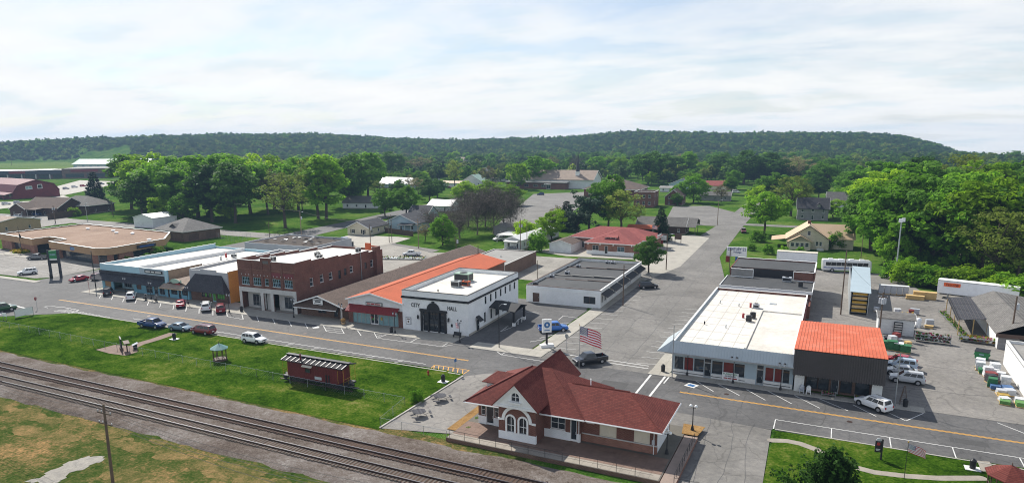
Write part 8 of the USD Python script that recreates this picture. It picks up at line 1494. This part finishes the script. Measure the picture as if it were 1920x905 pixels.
for k, p, w, f in (('bare', (-125.91, 220.39, 14.29), 'leftmost of the bare clump', 1.25), ('bare', (-123.88, 230.52, 15.95), 'second of the bare clump', 1.2), ('bare', (-119.52, 235.56, 17.73), 'tallest of the bare clump', 1.15), ('bare', (-118.59, 249.59, 14.68), 'right end of the bare clump', 1.1), ('bare', (-125.49, 211.83, 11.58), 'before the bare clump by the small green tree', 1.2), ('bush_lime', (-99.99, 222.47, 9.05), 'at the edge of the bare clump', .9), ('bare', (-139.18, 224.19, 11.32), 'far left of the bare clump behind the drive', 1.2), ('bare', (-138.86, 250.48, 14.93), 'behind the bare clump, left one', 1.3), ('bare', (-132.19, 253.2, 16.67), 'behind the bare clump, middle one', 1.3), ('bare', (-124.92, 256.17, 15.33), 'behind the bare clump, right one', 1.3), ('broad_lime', (-185.44, 331.34, 13.17), 'behind the bare clump, left', 1.5), ('broad_lime', (-173.54, 335.96, 13.72), 'behind the bare clump, middle', 1.5), ('broad_lime', (-161.7, 340.57, 11.66), 'behind the bare clump, right', 1.4), ('low_lime', (-207.6, 449.97, 18.94), 'left of the church car park', 1.1), ('broad_green', (-205.29, 479.71, 23.45), 'tall left of the white church hall', 1.3), ('broad_lime', (-231.8, 502.46, 13.95), 'beside the brown roofed house', 1.0), ('low_green', (-122.44, 202.26, 10.59), 'small before the bare clump', 1.0), ('open_bud', (-132.86, 207.35, 6.38), 'small with several stems by the drive', 1.1)): T_(k, p, w, f)
for k, p, w, f in (('pine', (-85.13, 249.77, 18.01), 'big in the middle of the church garden', 1.15), ('spruce', (-96.61, 255.1, 12.13), 'left of the big pine', 1.6), ('broad_mid', (-81.29, 261.39, 22.32), 'right of the big pine before the steeple', .85), ('open_olive', (-72.93, 251.6, 17.18), 'between the pine and the brick annex', 1.2), ('pine', (-86.05, 238.45, 11.9), 'low before the big pine', 1.3), ('low_lime', (-91.14, 226.17, 11.5), 'light green left of the big pine', 1.1), ('open_bud', (-101.16, 256.74, 9.71), 'pale budding left of the big pine', 1.0), ('bush_green', (-87.2, 204.7, 7.42), 'round beside the mobile home', .85), ('bush_green', (-92.42, 212.29, 4.96), 'smaller, behind the round one beside the mobile home', .9), ('open_olive', (-75.95, 285.83, 7.97), 'before the brick annex', 1.2), ('spruce', (-55.52, 241.04, 12.55), 'standing alone before the low brown house', 1.15), ('broad_dark', (-44.89, 182.34, 9.45), 'round headed at the end of the low shop row', 1.05)): T_(k, p, w, f)
for k, p, w, f in (('broad_mid', (-135, 536.47, 24.78), 'large behind the brick annex', 1.5), ('broad_mid', (-126.7, 574.6, 23.12), 'with dark trunk behind the brick hall', 1.3), ('tall_green', (-115.13, 593.81, 23.61), 'with pale trunk right of the brick hall', 1.1), ('low_green', (-72.43, 391.81, 16.02), 'willow shaped on the side lawn', 1.2), ('low_green', (-80.71, 388.63, 10.43), 'shorter, left of the willow shaped one', 1.1), ('low_green', (-77.37, 370.18, 6.84), 'very small on the side lawn', 1.1), ('open_bud', (-58.15, 397.32, 10.39), 'small thin by the grey stone house', 1.1), ('broad_dark', (-65.65, 560.83, 24.03), 'large at the far end of the side street', 1.4), ('broad_mid', (-93.58, 625.29, 22.08), 'behind the orange red roof', 1.3), ('broad_green', (-208.4, 632.16, 19.08), 'behind the church roof', 1.1), ('broad_lime', (-181.79, 622.08, 18.5), 'right of the steeple', 1.1), ('bare', (-228.71, 625.52, 19.15), 'grey behind the church roof', 1.0), ('broad_green', (-23.57, 272.03, 16.41), 'big at the right kerb of the side street', 1.15), ('bush_green', (-23.71, 252.94, 4.73), 'round by the kerb under the big tree', 1.1), ('open_olive', (-18.51, 341.55, 18.38), 'before the two storey grey house', 1.4), ('broad_mid', (-30.92, 407.81, 17.05), 'left of the grey house', 1.3), ('low_lime', (-0.52, 341.79, 8.2), 'budding right of the grey house', 1.5), ('broad_dark', (-9.34, 445.14, 11.59), 'behind the grey house', 1.3), ('open_bud', (-27.95, 574.07, 21.44), 'large olive brown far behind the grey house', 1.5), ('broad_dark', (-46.72, 567.48, 22.33), 'dark far up on the right of the street', 1.5), ('broad_mid', (-7.56, 497.51, 19.07), 'right of the olive brown one', 1.4)): T_(k, p, w, f)
PLACE = ['at the left edge of the right hand wood', 'above the floodlight mast', 'left of the floodlight mast', 'right of the floodlight mast', 'behind the portable stacks', 'left of the road trailer', 'above the left end of the road trailer', 'above the right end of the road trailer', 'at the right edge above the garden centre', 'low at the right edge']
i_ = 0
for k, p, f in (('broad_mid', (11.42, 246.33, 20.51), 1.2), ('broad_green', (14.88, 224.78, 22.78), 1.1), ('broad_green', (20.37, 229.03, 26.12), 1.2), ('broad_lime', (16.54, 281.06, 24.4), 1.2), ('broad_mid', (25.37, 221.92, 25.37), 1.1), ('tall_dark', (22.66, 220.76, 20.71), 1.2), ('broad_green', (29.51, 213.55, 23.8), 1.2), ('tall_dark', (27.59, 218.53, 17.7), 1.3), ('broad_lime', (35.73, 209.98, 25.76), 1.15), ('broad_green', (36.61, 246, 26.2), 1.1), ('open_olive', (36.25, 196.13, 19.15), 1.3), ('open_olive', (40.59, 194.8, 18.44), 1.2), ('broad_lime', (41.59, 212.52, 23.46), 1.2), ('broad_mid', (45.7, 214.29, 27.18), 1.2), ('broad_green', (23.19, 291.38, 27.5), 1.2), ('broad_mid', (31.25, 294.72, 27.45), 1.2), ('broad_dark', (30.01, 328.91, 25.72), 1.3), ('open_olive', (42.27, 315.6, 28.9), 1.3), ('broad_lime', (48.19, 301.72, 27.35), 1.1), ('broad_green', (56.71, 313.16, 26.66), 1.2), ('broad_mid', (64.74, 324.82, 27.15), 1.2), ('broad_dark', (14.17, 343.22, 17.69), 1.2), ('broad_mid', (8.82, 423.12, 18.93), 1.3), ('broad_green', (17.56, 410.23, 23.72), 1.3), ('bush_lime', (18.48, 195.21, 6.82), 1.3), ('bush_green', (21.42, 193.02, 6.04), 1.4), ('bush_green', (24.96, 191.22, 5.93), 1.5), ('bush_lime', (28.6, 189.57, 7.37), 1.5), ('bush_green', (32.6, 191.32, 6.09), 1.5), ('bush_green', (17.06, 200.42, 6.6), 1.3), ('low_green', (15.6, 213.38, 11.91), 1.0), ('bush_lime', (35.39, 185.82, 6.37), 1.5), ('bush_green', (38.2, 181.92, 7.27), 1.6)):
    x, y, h = p; where = PLACE[min(9, int((math.degrees(math.atan2(x, y)) + 2) / 1.35))] if x > -6 else PLACE[0]
    tree(k, p, f'{LK[k]} {where}, {["nearest", "second", "third", "fourth", "fifth", "sixth", "farthest"][min(6, int((y - 150) / 40))]} row', f, 'trees of the right hand wood')
for p, w in (((-51.38, 76.56, 2.08), 'clipped round on the lawn by the picnic tables'),): T_('bush_green', p, w, .9)
T_('spiky', (1.81, 69.93, 6.02), 'in the foreground beside the curved path', .82)
for p, w in (((-40.34, 74.01, 0.75), 'upper one in the orange mulch'), ((-39.91, 70.9, 0.73), 'lower one in the orange mulch'), ((-193.76, 146.05, 4.12), 'purple dark at the bank corner'), ((-194.05, 135.58, 2.31), 'left one by the bank glass wall'), ((-192.1, 140.45, 2.68), 'right one by the bank glass wall'), ((-23.32, 231.67, 2.63), 'at the verge of the side street'), ((-13.28, 226.96, 3.37), 'left in the hedge behind the white box trailer'), ((-8.74, 228.89, 3.03), 'in the middle of the hedge behind the white box trailer'), ((-18.01, 227.13, 3.58), 'right of the side street fence'), ((0.47, 246.42, 6.37), 'against the cream house wall')): T_('bush_green', p, w, 1.0)
# woods further back: the same trees, in groups, then the far mass
rw = np.random.default_rng(12)
def scatter(poly, n, h, kinds, label, group, gap=6.0):
    pg = Polygon(poly); x0, y0, x1, y1 = pg.bounds; got = []; t = 0
    from shapely.geometry import Point
    while len(got) < n and t < n * 60:
        t += 1; q = (rw.uniform(x0, x1), rw.uniform(y0, y1))
        if pg.contains(Point(q)) and all((q[0] - a) ** 2 + (q[1] - b) ** 2 > gap * gap for a, b in got): got.append(q)
    for q in got: tree(tr.choice(kinds), (*q, rw.uniform(*h)), label, rw.uniform(1.0, 1.35), group)
G4 = ['broad_green', 'broad_green', 'broad_lime', 'broad_mid', 'tall_green', 'open_olive', 'broad_dark']
scatter([(-361.6, 252.99), (-679.58, 477.99), (-754.24, 606.49), (-615.65, 619.44), (-283.79, 283.38), (-293.32, 255.64)], 24, (13, 19), G4, 'leafy tree deep in the left wood between the field and the big lawn', 'trees deep in the left wood', 8)
scatter([(-368.78, 364.37), (-680.33, 675.6), (-564.7, 759.99), (-344.72, 462.79), (-315, 374.18)], 26, (13, 18), G4, 'leafy tree beyond the big lawn, left of the tin roofed house', 'trees beyond the big lawn', 9)
scatter([(10.68, 258.12), (10.61, 556.93), (129.51, 629.39), (50.74, 232.79), (35.87, 245.69), (20.57, 252.52)], 28, (13, 18), G4, 'leafy tree deep in the right hand wood behind the hardware yard', 'trees deep in the right hand wood', 6)
scatter([(-282.66, 649.37), (-384.98, 884.43), (-84.47, 964.9), (-55.04, 638.25), (-180.13, 682.09)], 36, (13, 19), G4 + ['open_bud'], 'leafy tree behind the church and the far houses', 'trees behind the church', 10)
scatter([(-48.61, 566.81), (-84.47, 964.9), (211.91, 1044.27), (129.51, 629.39), (10.45, 545.47)], 36, (13, 18), G4 + ['open_bud'], 'leafy tree beyond the cream house, below the right ridge', 'trees below the right ridge', 10)
scatter([(-564.7, 759.99), (-699.31, 941.86), (-418.52, 961.5), (-343.6, 789.37)], 22, (12, 18), G4 + ['open_bud'], 'leafy tree behind the white cottages in the middle distance', 'trees behind the white cottages', 12)
scatter([(-332.89, 446.8), (-473.38, 636.62), (-320.59, 736.51), (-249.38, 572.91), (-277.7, 486.34)], 22, (9, 14), G4, 'leafy garden tree among the white cottages left of the church', 'garden trees among the cottages', 14)
scatter([(-38.41, 345.91), (-45.9, 536.72), (17.58, 559.42), (11.75, 331.54), (-19.72, 353.33)], 16, (8, 13), G4 + ['low_lime'], 'leafy garden tree around the grey house on the cross lane', 'garden trees on the cross lane', 11)
scatter([(-136.89, 504.17), (-174.92, 643.12), (-77.1, 675.12), (-51.25, 429.24), (-83.68, 511.58)], 18, (10, 15), G4, 'leafy tree around the cottages right of the brick hall', 'garden trees right of the brick hall', 12)
scatter([(-320.18, 223.45), (-285.53, 218.03), (-232.66, 222.11), (-266.68, 255.2), (-330.14, 252.83), (-361.6, 252.99)], 14, (4, 8), ['low_green', 'broad_mid', 'low_lime', 'tall_dark'], 'low leafy undergrowth tree at the front edge of the left wood', 'undergrowth of the left wood', 5)
scatter([(12.32, 237.82), (18.43, 202.51), (40.4, 185.69), (44.41, 206.45), (32.63, 220.69), (18.86, 249.48)], 14, (3, 7), ['low_green', 'broad_mid', 'low_lime', 'tall_dark'], 'low leafy undergrowth tree at the front edge of the right hand wood', 'undergrowth of the right hand wood', 4)
scatter([(-243.66, 264.35), (-349.52, 428.13), (-313.69, 495.13), (-220.12, 365.19), (-227.94, 314.83), (-215.55, 262.75)], 22, (9, 13), G4 + ['open_bud'], 'leafy garden tree between the big lawn and the tin roofed house', 'garden trees behind the back street', 12)
scatter([(-220.45, 506.45), (-261.93, 614.65), (-193.13, 484.06), (-177.3, 425.2)], 3, (10, 13), ['broad_lime', 'broad_green'], 'leafy tree at the left end of the church', 'trees at the left end of the church', 12)
# far woods and the wooded ridge: nobody could count these
def clump(name, leaf, seed, n=16, k=26):
    r = np.random.default_rng(seed); P_ = proto(name); d = r.normal(size=(n, 3)); d /= np.linalg.norm(d, axis=1, keepdims=True); d[:, 2] = np.abs(d[:, 2]) * 1.1; c = d * r.uniform(.5, 1, (n, 1)) * [4.6, 4.6, 6.0] + [0, 0, 4.0]
    v, f = leaves(r, c, r.uniform(1.4, 2.3, n), k, .85, .8); part(P_, 'crown', (v, f), leaf); part(P_, 'trunk', MB().tube([(0, 0, -2), (0, 0, 6)], [.3, .2], 5), 'bark'); return P_
CL = [clump('far_clump', 'leaf_hill', 31), clump('far_clump_b', 'leaf_hill', 32), clump('far_clump_c', 'leaf_mid', 33), clump('far_clump_d', 'leaf_olive', 34), clump('far_clump_e', 'leaf_dark', 35)]
def instancer(name, pos, sc, ids, label, cat):
    path = numbered('/World', name); pi = UsdGeom.PointInstancer.Define(stage, path); rel = []
    for k, src in enumerate(CL):
        x = UsdGeom.Xform.Define(stage, f'{path}/kinds/clump_{k}'); x.GetPrim().GetReferences().AddInternalReference(src); rel.append(x.GetPath())
    pi.CreatePrototypesRel().SetTargets(rel); pi.CreatePositionsAttr(Vt.Vec3fArray.FromNumpy(pos.astype(np.float32))); pi.CreateScalesAttr(Vt.Vec3fArray.FromNumpy(sc.astype(np.float32))); pi.CreateProtoIndicesAttr(Vt.IntArray.FromNumpy(ids.astype(np.int32)))
    a = rw.uniform(0, PI, len(pos)); pi.CreateOrientationsAttr(Vt.QuathArray([Gf.Quath(float(math.cos(t)), 0, 0, float(math.sin(t))) for t in a])); tag(pi.GetPrim(), label, cat, None, 'stuff')
n = 24000; az = np.radians(rw.uniform(-70, 11.5, n)); d = np.sqrt(rw.uniform(1120 ** 2, 1840 ** 2, n)); ok = (np.degrees(az) > -54) | (d > 1500); az, d = az[ok], d[ok]; n = len(d); X, Y = d * np.sin(az), d * np.cos(az); hz_ = hill_z(X, Y)
s = rw.uniform(.5, .95, n) + .3 * (rw.random(n) < .08); instancer('ridge_forest', np.c_[X, Y, hz_ - 1.5], np.c_[s * 1.15, s * 1.15, s * rw.uniform(.7, 1.1, n)], rw.choice(5, n, p=(.3, .28, .14, .16, .12)), 'unbroken spring woodland covering the low ridges', 'forest')
n = 2600; az = np.radians(rw.uniform(-46, 11, n)); d = np.sqrt(rw.uniform(560 ** 2, 1150 ** 2, n)); X, Y = d * np.sin(az), d * np.cos(az); keep = (meshkit.noise(np.stack([X / 90, Y / 90, 0 * X], -1), 8) > .36) & ~((np.degrees(az) < -40) & (d < 950)) & ~((np.degrees(az) > -24) & (np.degrees(az) < -17) & (d < 600)); X, Y = X[keep], Y[keep]
s = rw.uniform(.8, 1.35, len(X)); instancer('far_wood', np.c_[X, Y, 0 * X], np.c_[s, s, s], rw.choice(5, len(X), p=(.25, .25, .2, .15, .15)), 'belt of far trees between the town and the foot of the ridge', 'wood')
# ------------------------------------------------------------------ garden goods and yard stock
def plants(parent, name, x0, x1, y0, y1, z, n, leaf, seed, size=.1, rad=.16):
    r = np.random.default_rng(seed); c = np.c_[r.uniform(x0, x1, n), r.uniform(y0, y1, n), z + r.uniform(-.05, .18, n)]; v, f = leaves(r, c, np.full(n, rad), 16, size, .8); part(parent, name, (v, f), leaf, kind='stuff')
T = thing('round_flower_bed', 'round yellow flowering shrub bed around the bank flagpole', 'flower bed', (*(-243.97, 133.75), .08)); part(T, 'kerb', MB().cyl(0, 0, 0, .2, 5.2, k=24), 'concrete'); plants(T, 'yellow_shrub', -3.2, 3.2, -2.2, 2.2, .6, 120, 'flower_yellow', 3, .3, .6); plants(T, 'green_shrub', -3.2, 3.2, -2.2, 2.2, .4, 60, 'leaf_lime', 4, .3, .6)
def rack(label, loc, rot, L, W, tiers, leafs, seed, name='plant_rack'):
    T = thing(name, label, 'plant rack', loc, rot)
    for t in range(tiers):
        z = .3 + t * .5; part(T, 'shelf', MB().box(0, L, 0, W, z, z + .05), 'galvanised')
        for k, lf in enumerate(leafs): plants(T, 'potted_plants', .1, L - .1, .1, W - .1, z + .18, int(L * 9 / len(leafs)), lf, seed + t * 7 + k)
    for x in (.05, L - .05):
        for y in (.05, W - .05): part(T, 'post', MB().cyl(x, y, 0, .3 + tiers * .5, .03, k=6), 'galvanised')
rack('long flower bench of yellow and mixed blooms before the shade house', (*(22.09, 141.28), .08), -10, 6.5, 1.4, 2, ['flower_yellow', 'leaf_green', 'flower_pink'], 5); rack('second flower bench behind the long one, under the netting edge', (23.5, 143.6, .08), -10, 6.0, 1.5, 1, ['leaf_green', 'flower_yellow', 'leaf_russet'], 25)
rack('row of mixed plants along the west side of the shade house', (21.3, 163.5, .08), -85, 19, 1.2, 1, ['leaf_green', 'flower_pink', 'leaf_dark', 'leaf_lime'], 45); rack('tall plant trolley with packed shelves right of the white yard shed', (*(14.89, 138.08), .08), -4, 5.6, 1.0, 3, ['leaf_mid', 'leaf_dark', 'flower_pink'], 65)
rack('low table of purple flowers under the hardware store front', (0.4, 102.35 - .75 + .45, .14), 0, 1.9, .5, 1, ['flower_pink', 'leaf_dark'], 85); rack('flower stand with white blooms before the hardware store windows', (4.6, 101.95, .14), 0, 2.2, .6, 1, ['leaf_green', 'flower_pink'], 95); rack('russet shrub display at the right end of the hardware store front', (7.0, 102.0, .14), 0, 2.2, .6, 1, ['leaf_russet'], 105); rack('big plant display under the pylon sign at the right edge', (29.2, 106.0, .14), 0, 4, 1.6, 2, ['leaf_green', 'flower_pink', 'leaf_dark'], 115); rack('purple flower cart at the corner of the merchandise row', (26.6, 106.2, .14), 0, 1.8, 1.0, 2, ['flower_pink', 'leaf_dark'], 125)
rack('long nursery bench of mixed shrubs behind the brick block', (*(-127.32, 169.06), .08), 20, 16, 3.5, 1, ['leaf_green', 'leaf_russet', 'leaf_dark', 'flower_yellow', 'twig_brown'], 135)
for q, c, lb in (((-2.2, 102.3, .14), 'plastic_grey', 'grey'), ((-1.3, 102.2, .14), 'white_paint', 'white')):
    T = thing('garden_chair', f'{lb} fan backed garden chair before the hardware store', 'chair', q, 0); part(T, 'seat', MB().box(-.3, .3, -.3, .3, .36, .42), c); part(T, 'backrest', MB().prism([(-.3, .25), (.3, .25), (.3, .32), (-.3, .32)], .42, .95).cyl(0, .285, .95, 1.15, .28, .16, 10), c)
    for x in (-.28, .28): part(T, 'armrest', MB().box(x - .05, x + .05, -.35, .3, .58, .62), c); part(T, 'leg', MB().box(x - .04, x + .04, -.32, -.24, 0, .58), c); part(T, 'leg', MB().box(x - .04, x + .04, .2, .28, 0, .4), c)
def crate(label, loc, s, mat, rot=0, name='wrapped_pallet', cat='pallet', top=None, lid=True):
    T = thing(name, label, cat, loc, rot); a, b, h = s; rr = np.random.default_rng(int(loc[0] * 100 + loc[1] * 7) & 0xffff); part(T, 'pallet_base', MB().box(-a / 2, a / 2, -b / 2, b / 2, .02, .13), 'lumber')
    nz = max(2, int(h / .3))
    for k in range(nz): e = rr.uniform(-.09, .03); part(T, 'layer', MB().box(-a / 2 - e, a / 2 + e, -b / 2 - e, b / 2 + e, .14 + k * (h - .14) / nz, .13 + (k + 1) * (h - .14) / nz), mat)
    if lid: part(T, 'cover', MB().slab([(-a / 2 - .04, -b / 2 - .04, h + .03), (a / 2 + .04, -b / 2 - .04, h + .03), (a / 2 + .04, b / 2 + .04, h + .06), (-a / 2 - .04, b / 2 + .04, h + .05)], .05), top or mat)
for k in range(5): crate(f'{["leftmost", "second", "middle", "fourth", "rightmost"][k]} of five white wrapped pallets at the grass edge', (11.4 + k * 1.25, 178.6 + .1 * k, .08), (1.15, 1.15, 2.1), 'plastic_grey', 2, top='plastic_white')
crate('large stack of yellow lumber beside the white wrapped pallets', (20.0, 176.5, .08), (4.6, 1.4, 1.6), 'lumber', -3, 'lumber_stack', 'lumber'); crate('low stack of yellow lumber in front of the larger one', (18.0, 175.0, .08), (3.6, 1.2, .9), 'lumber', -3, 'lumber_stack', 'lumber')
for k, (q, c, s, lb) in enumerate((((9.95, 130.99), 'bag_green', (1.5, 1.2, 1.4), 'leftmost dark green boxed mower crate beside the orange roof'), ((10.91, 130.75), 'bag_green', (1.5, 1.2, 1.6), 'tall green crate beside the orange roof'), ((11.87, 130.52), 'bag_green', (1.4, 1.2, 1.4), 'green crate with pale side strip beside the orange roof'), ((12.88, 129.98), 'bag_green', (1.6, 1.3, 1.3), 'rightmost green crate beside the orange roof'), ((11.02, 135.64), 'black_iron', (2.2, 1.2, .9), 'dark covered load left of the green crates'), ((12.06, 126.13), 'yellow_paint', (1.4, .8, .5), 'small yellow machine before the red car'))): crate(lb, (*q, .08), s, c, -4, 'goods_crate', 'crate', top='plastic_white' if k == 2 else None)
STK = [('bag_white', 1.5, 'white wrapped'), ('bag_white', 1.4, 'pale wrapped'), ('bag_green', .8, 'dark green bagged'), ('bag_white', 1.6, 'large white lettered'), ('bag_red', 1.3, 'red bagged'), ('bag_black', 1.3, 'black bagged'), ('bag_green', 1.4, 'bright green bagged'), ('bag_blue', .7, 'blue bagged'), ('plastic_grey', .8, 'grey white bagged'), ('bag_yellow', .5, 'yellow bagged'), ('bag_white', .7, 'low white bagged'), ('bag_lime', .6, 'lime green bagged')]
for k, (c, h, lb) in enumerate(STK):
    for col in range(2 if k % 3 else 1): crate(f'{lb} pallet in the row along the white wall, {"outer" if col == 0 else "inner"} file, {["back end", "second", "third", "fourth", "fifth", "sixth", "seventh", "eighth", "ninth", "tenth", "eleventh", "street end"][k]}', (23.4 + col * 1.45 + k * .06 - .4 + .25 * math.sin(k * 5 + col * 2), 126.0 - k * 1.55 + .3 * math.sin(k * 3 + col), .08), (1.25, 1.25, h + .1 * col), ('bag_white' if col and k < 6 else c), (k * 37 + col * 11) % 31 - 15, lid=False)
T = thing('dumpster', 'dark green dumpster with pale lettering in the hardware yard', 'dumpster', (24.1, 131.4, .08), -18); part(T, 'box', MB().hexa([(-.9, -.65, .1), (.9, -.65, .1), (.9, .65, .1), (-.9, .65, .1), (-1, -.75, 1.25), (1, -.75, 1.25), (1, .8, 1.45), (-1, .8, 1.45)]), 'green_paint'); part(T, 'lid', MB().slab([(-1.03, -.78, 1.29), (-.01, -.78, 1.29), (-.01, .83, 1.5), (-1.03, .83, 1.5)], .05).slab([(.01, -.78, 1.29), (1.03, -.78, 1.29), (1.03, .83, 1.5), (.01, .83, 1.5)], .05), 'black_paint'); part(T, 'lettering_patch', MB().box(-.35, .35, -.75, -.735, .7, .95), 'curtain_teal'); part(T, 'side_pocket', MB().box(-1.1, -.96, -.4, .4, .6, .8).box(.96, 1.1, -.4, .4, .6, .8), 'green_paint')
T = thing('dumpster', 'blue dumpster behind the white roof of the brick block', 'dumpster', (*(-156.07, 190.79), .08), 10); part(T, 'box', MB().box(-1.2, 1.2, -.9, .9, .1, 2.2), 'blue_paint'); part(T, 'lid', MB().slab([(-1.25, -.95, 2.2), (1.25, -.95, 2.2), (1.25, .95, 2.4), (-1.25, .95, 2.4)], .06), 'blue_paint'); part(T, 'rib', MB().box(-1.22, 1.22, -.94, -.9, 1.1, 1.2), 'blue_paint')
T = thing('dumpster', 'dark dumpster right of the blue one', 'dumpster', (*(-151.79, 188.64), .08), 10); part(T, 'box', MB().box(-1.1, 1.1, -.8, .8, .1, 1.4), 'shingle_dark'); part(T, 'lid', MB().slab([(-1.15, -.85, 1.4), (1.15, -.85, 1.4), (1.15, .85, 1.6), (-1.15, .85, 1.6)], .05), 'black_paint')
T = thing('yellow_forklift', 'yellow machinery frames standing behind the white yard shed', 'machinery', (14.0, 150.5, .08), 20)
for k in range(4): part(T, 'mast', MB().box(-1.5 + k, -1.3 + k, -.2, .1, 0, 2.4), 'yellow_paint'); part(T, 'panel', MB().slab([(-1.5 + k, -.3, 1.8), (-.7 + k, -.3, 1.2), (-.7 + k, .6, 1.6), (-1.5 + k, .6, 2.3)], .06), 'yellow_paint')
T = thing('gas_tank', 'white rounded gas tank beside the yellow machinery', 'tank', (16.4, 149.0, .08), 0); part(T, 'tank', MB().tm(trimesh.creation.capsule(1.3, .55)).move((0, 0, .7)), 'plastic_white', smooth=True); part(T, 'stand', MB().box(-.5, .5, -.4, .4, 0, .5), 'galvanised')
T = thing('trellis', 'wooden obelisk trellis at the pavement corner by the hardware yard', 'trellis', (*(10.73, 103.53), .13))
for x, y in ((-.45, -.45), (.45, -.45), (.45, .45), (-.45, .45)): part(T, 'leg', MB().bar((x, y, 0), (x * .15, y * .15, 2.6), .07), 'wood_pole')
for z in (.5, 1.1, 1.7): w_ = .45 * (1 - z / 3.05); part(T, 'cross_rail', MB().bar((-w_, -w_, z), (w_, -w_, z), .05).bar((w_, -w_, z), (w_, w_, z), .05).bar((w_, w_, z), (-w_, w_, z), .05).bar((-w_, w_, z), (-w_, -w_, z), .05), 'wood_pole')
T = thing('ruined_store', 'pale block wall store with dark collapsed roof behind the white roofs', 'building', (-171, 160), 2); shell(T, 27, 20, 4.2, 'grey_stucco', {}); part(T, 'roof', MB().slab([(.3, .3, 3.9), (26.7, .3, 3.5), (26.7, 19.7, 3.4), (.3, 19.7, 3.9)], .2), 'soil')
r_d = np.random.default_rng(9)
for k in range(26): x, y = r_d.uniform(2, 25), r_d.uniform(5, 18); part(T, 'roof_debris', MB().slab([(x, y, 4.2), (x + r_d.uniform(.5, 1.6), y + r_d.uniform(-.5, .5), 4.0 + r_d.uniform(0, .6)), (x + 1, y + 1, 4.3), (x + .2, y + .7, 4.1)], .1), r_d.choice(['steel_grey', 'board_fence', 'white_paint_worn', 'shingle_dark']))

rc = np.random.default_rng(31)
for k in range(34):
    x, y = (rc.uniform(-1.5, 4.2), rc.uniform(124.5, 134)) if k < 16 else (rc.uniform(9.5, 19.5), rc.uniform(147.5, 160)) if k < 28 else (rc.uniform(8.6, 14), rc.uniform(133.5, 138.5))
    c = rc.choice(['bag_white', 'bag_green', 'lumber', 'yellow_paint', 'plastic_grey', 'bag_black', 'bag_red']); crate(('mixed pallet in the clutter behind the orange metal roof', 'mixed pallet in the clutter behind the white yard shed', 'mixed pallet between the white yard shed and the green crates')[0 if k < 16 else 1 if k < 28 else 2], (x, y, .08), (rc.uniform(.7, 1.7), rc.uniform(.7, 1.3), rc.uniform(.35, 1.5)), c, rc.uniform(-40, 40), 'goods_pallet', lid=k % 3 == 0)
    tag(stage.GetPrimAtPath('/World/goods_pallet' + (f'_{k:03d}' if k else '')), group=('clutter behind the orange roof', 'clutter behind the yard shed', 'clutter before the yard shed')[0 if k < 16 else 1 if k < 28 else 2])

# ------------------------------------------------------------------ the air
usdkit.material(stage, '/World/Looks/air', {'v': ('principled_volume', {'color': (.34, .52, .76), 'density': .00015, 'anisotropy': .2})}, volume='v.volume')
solo('haze', MB().box(-2500, 2500, -2500, 2500, -45, 62), 'air', 'thin pale daytime haze over the town and ridges', 'haze', kind='stuff')
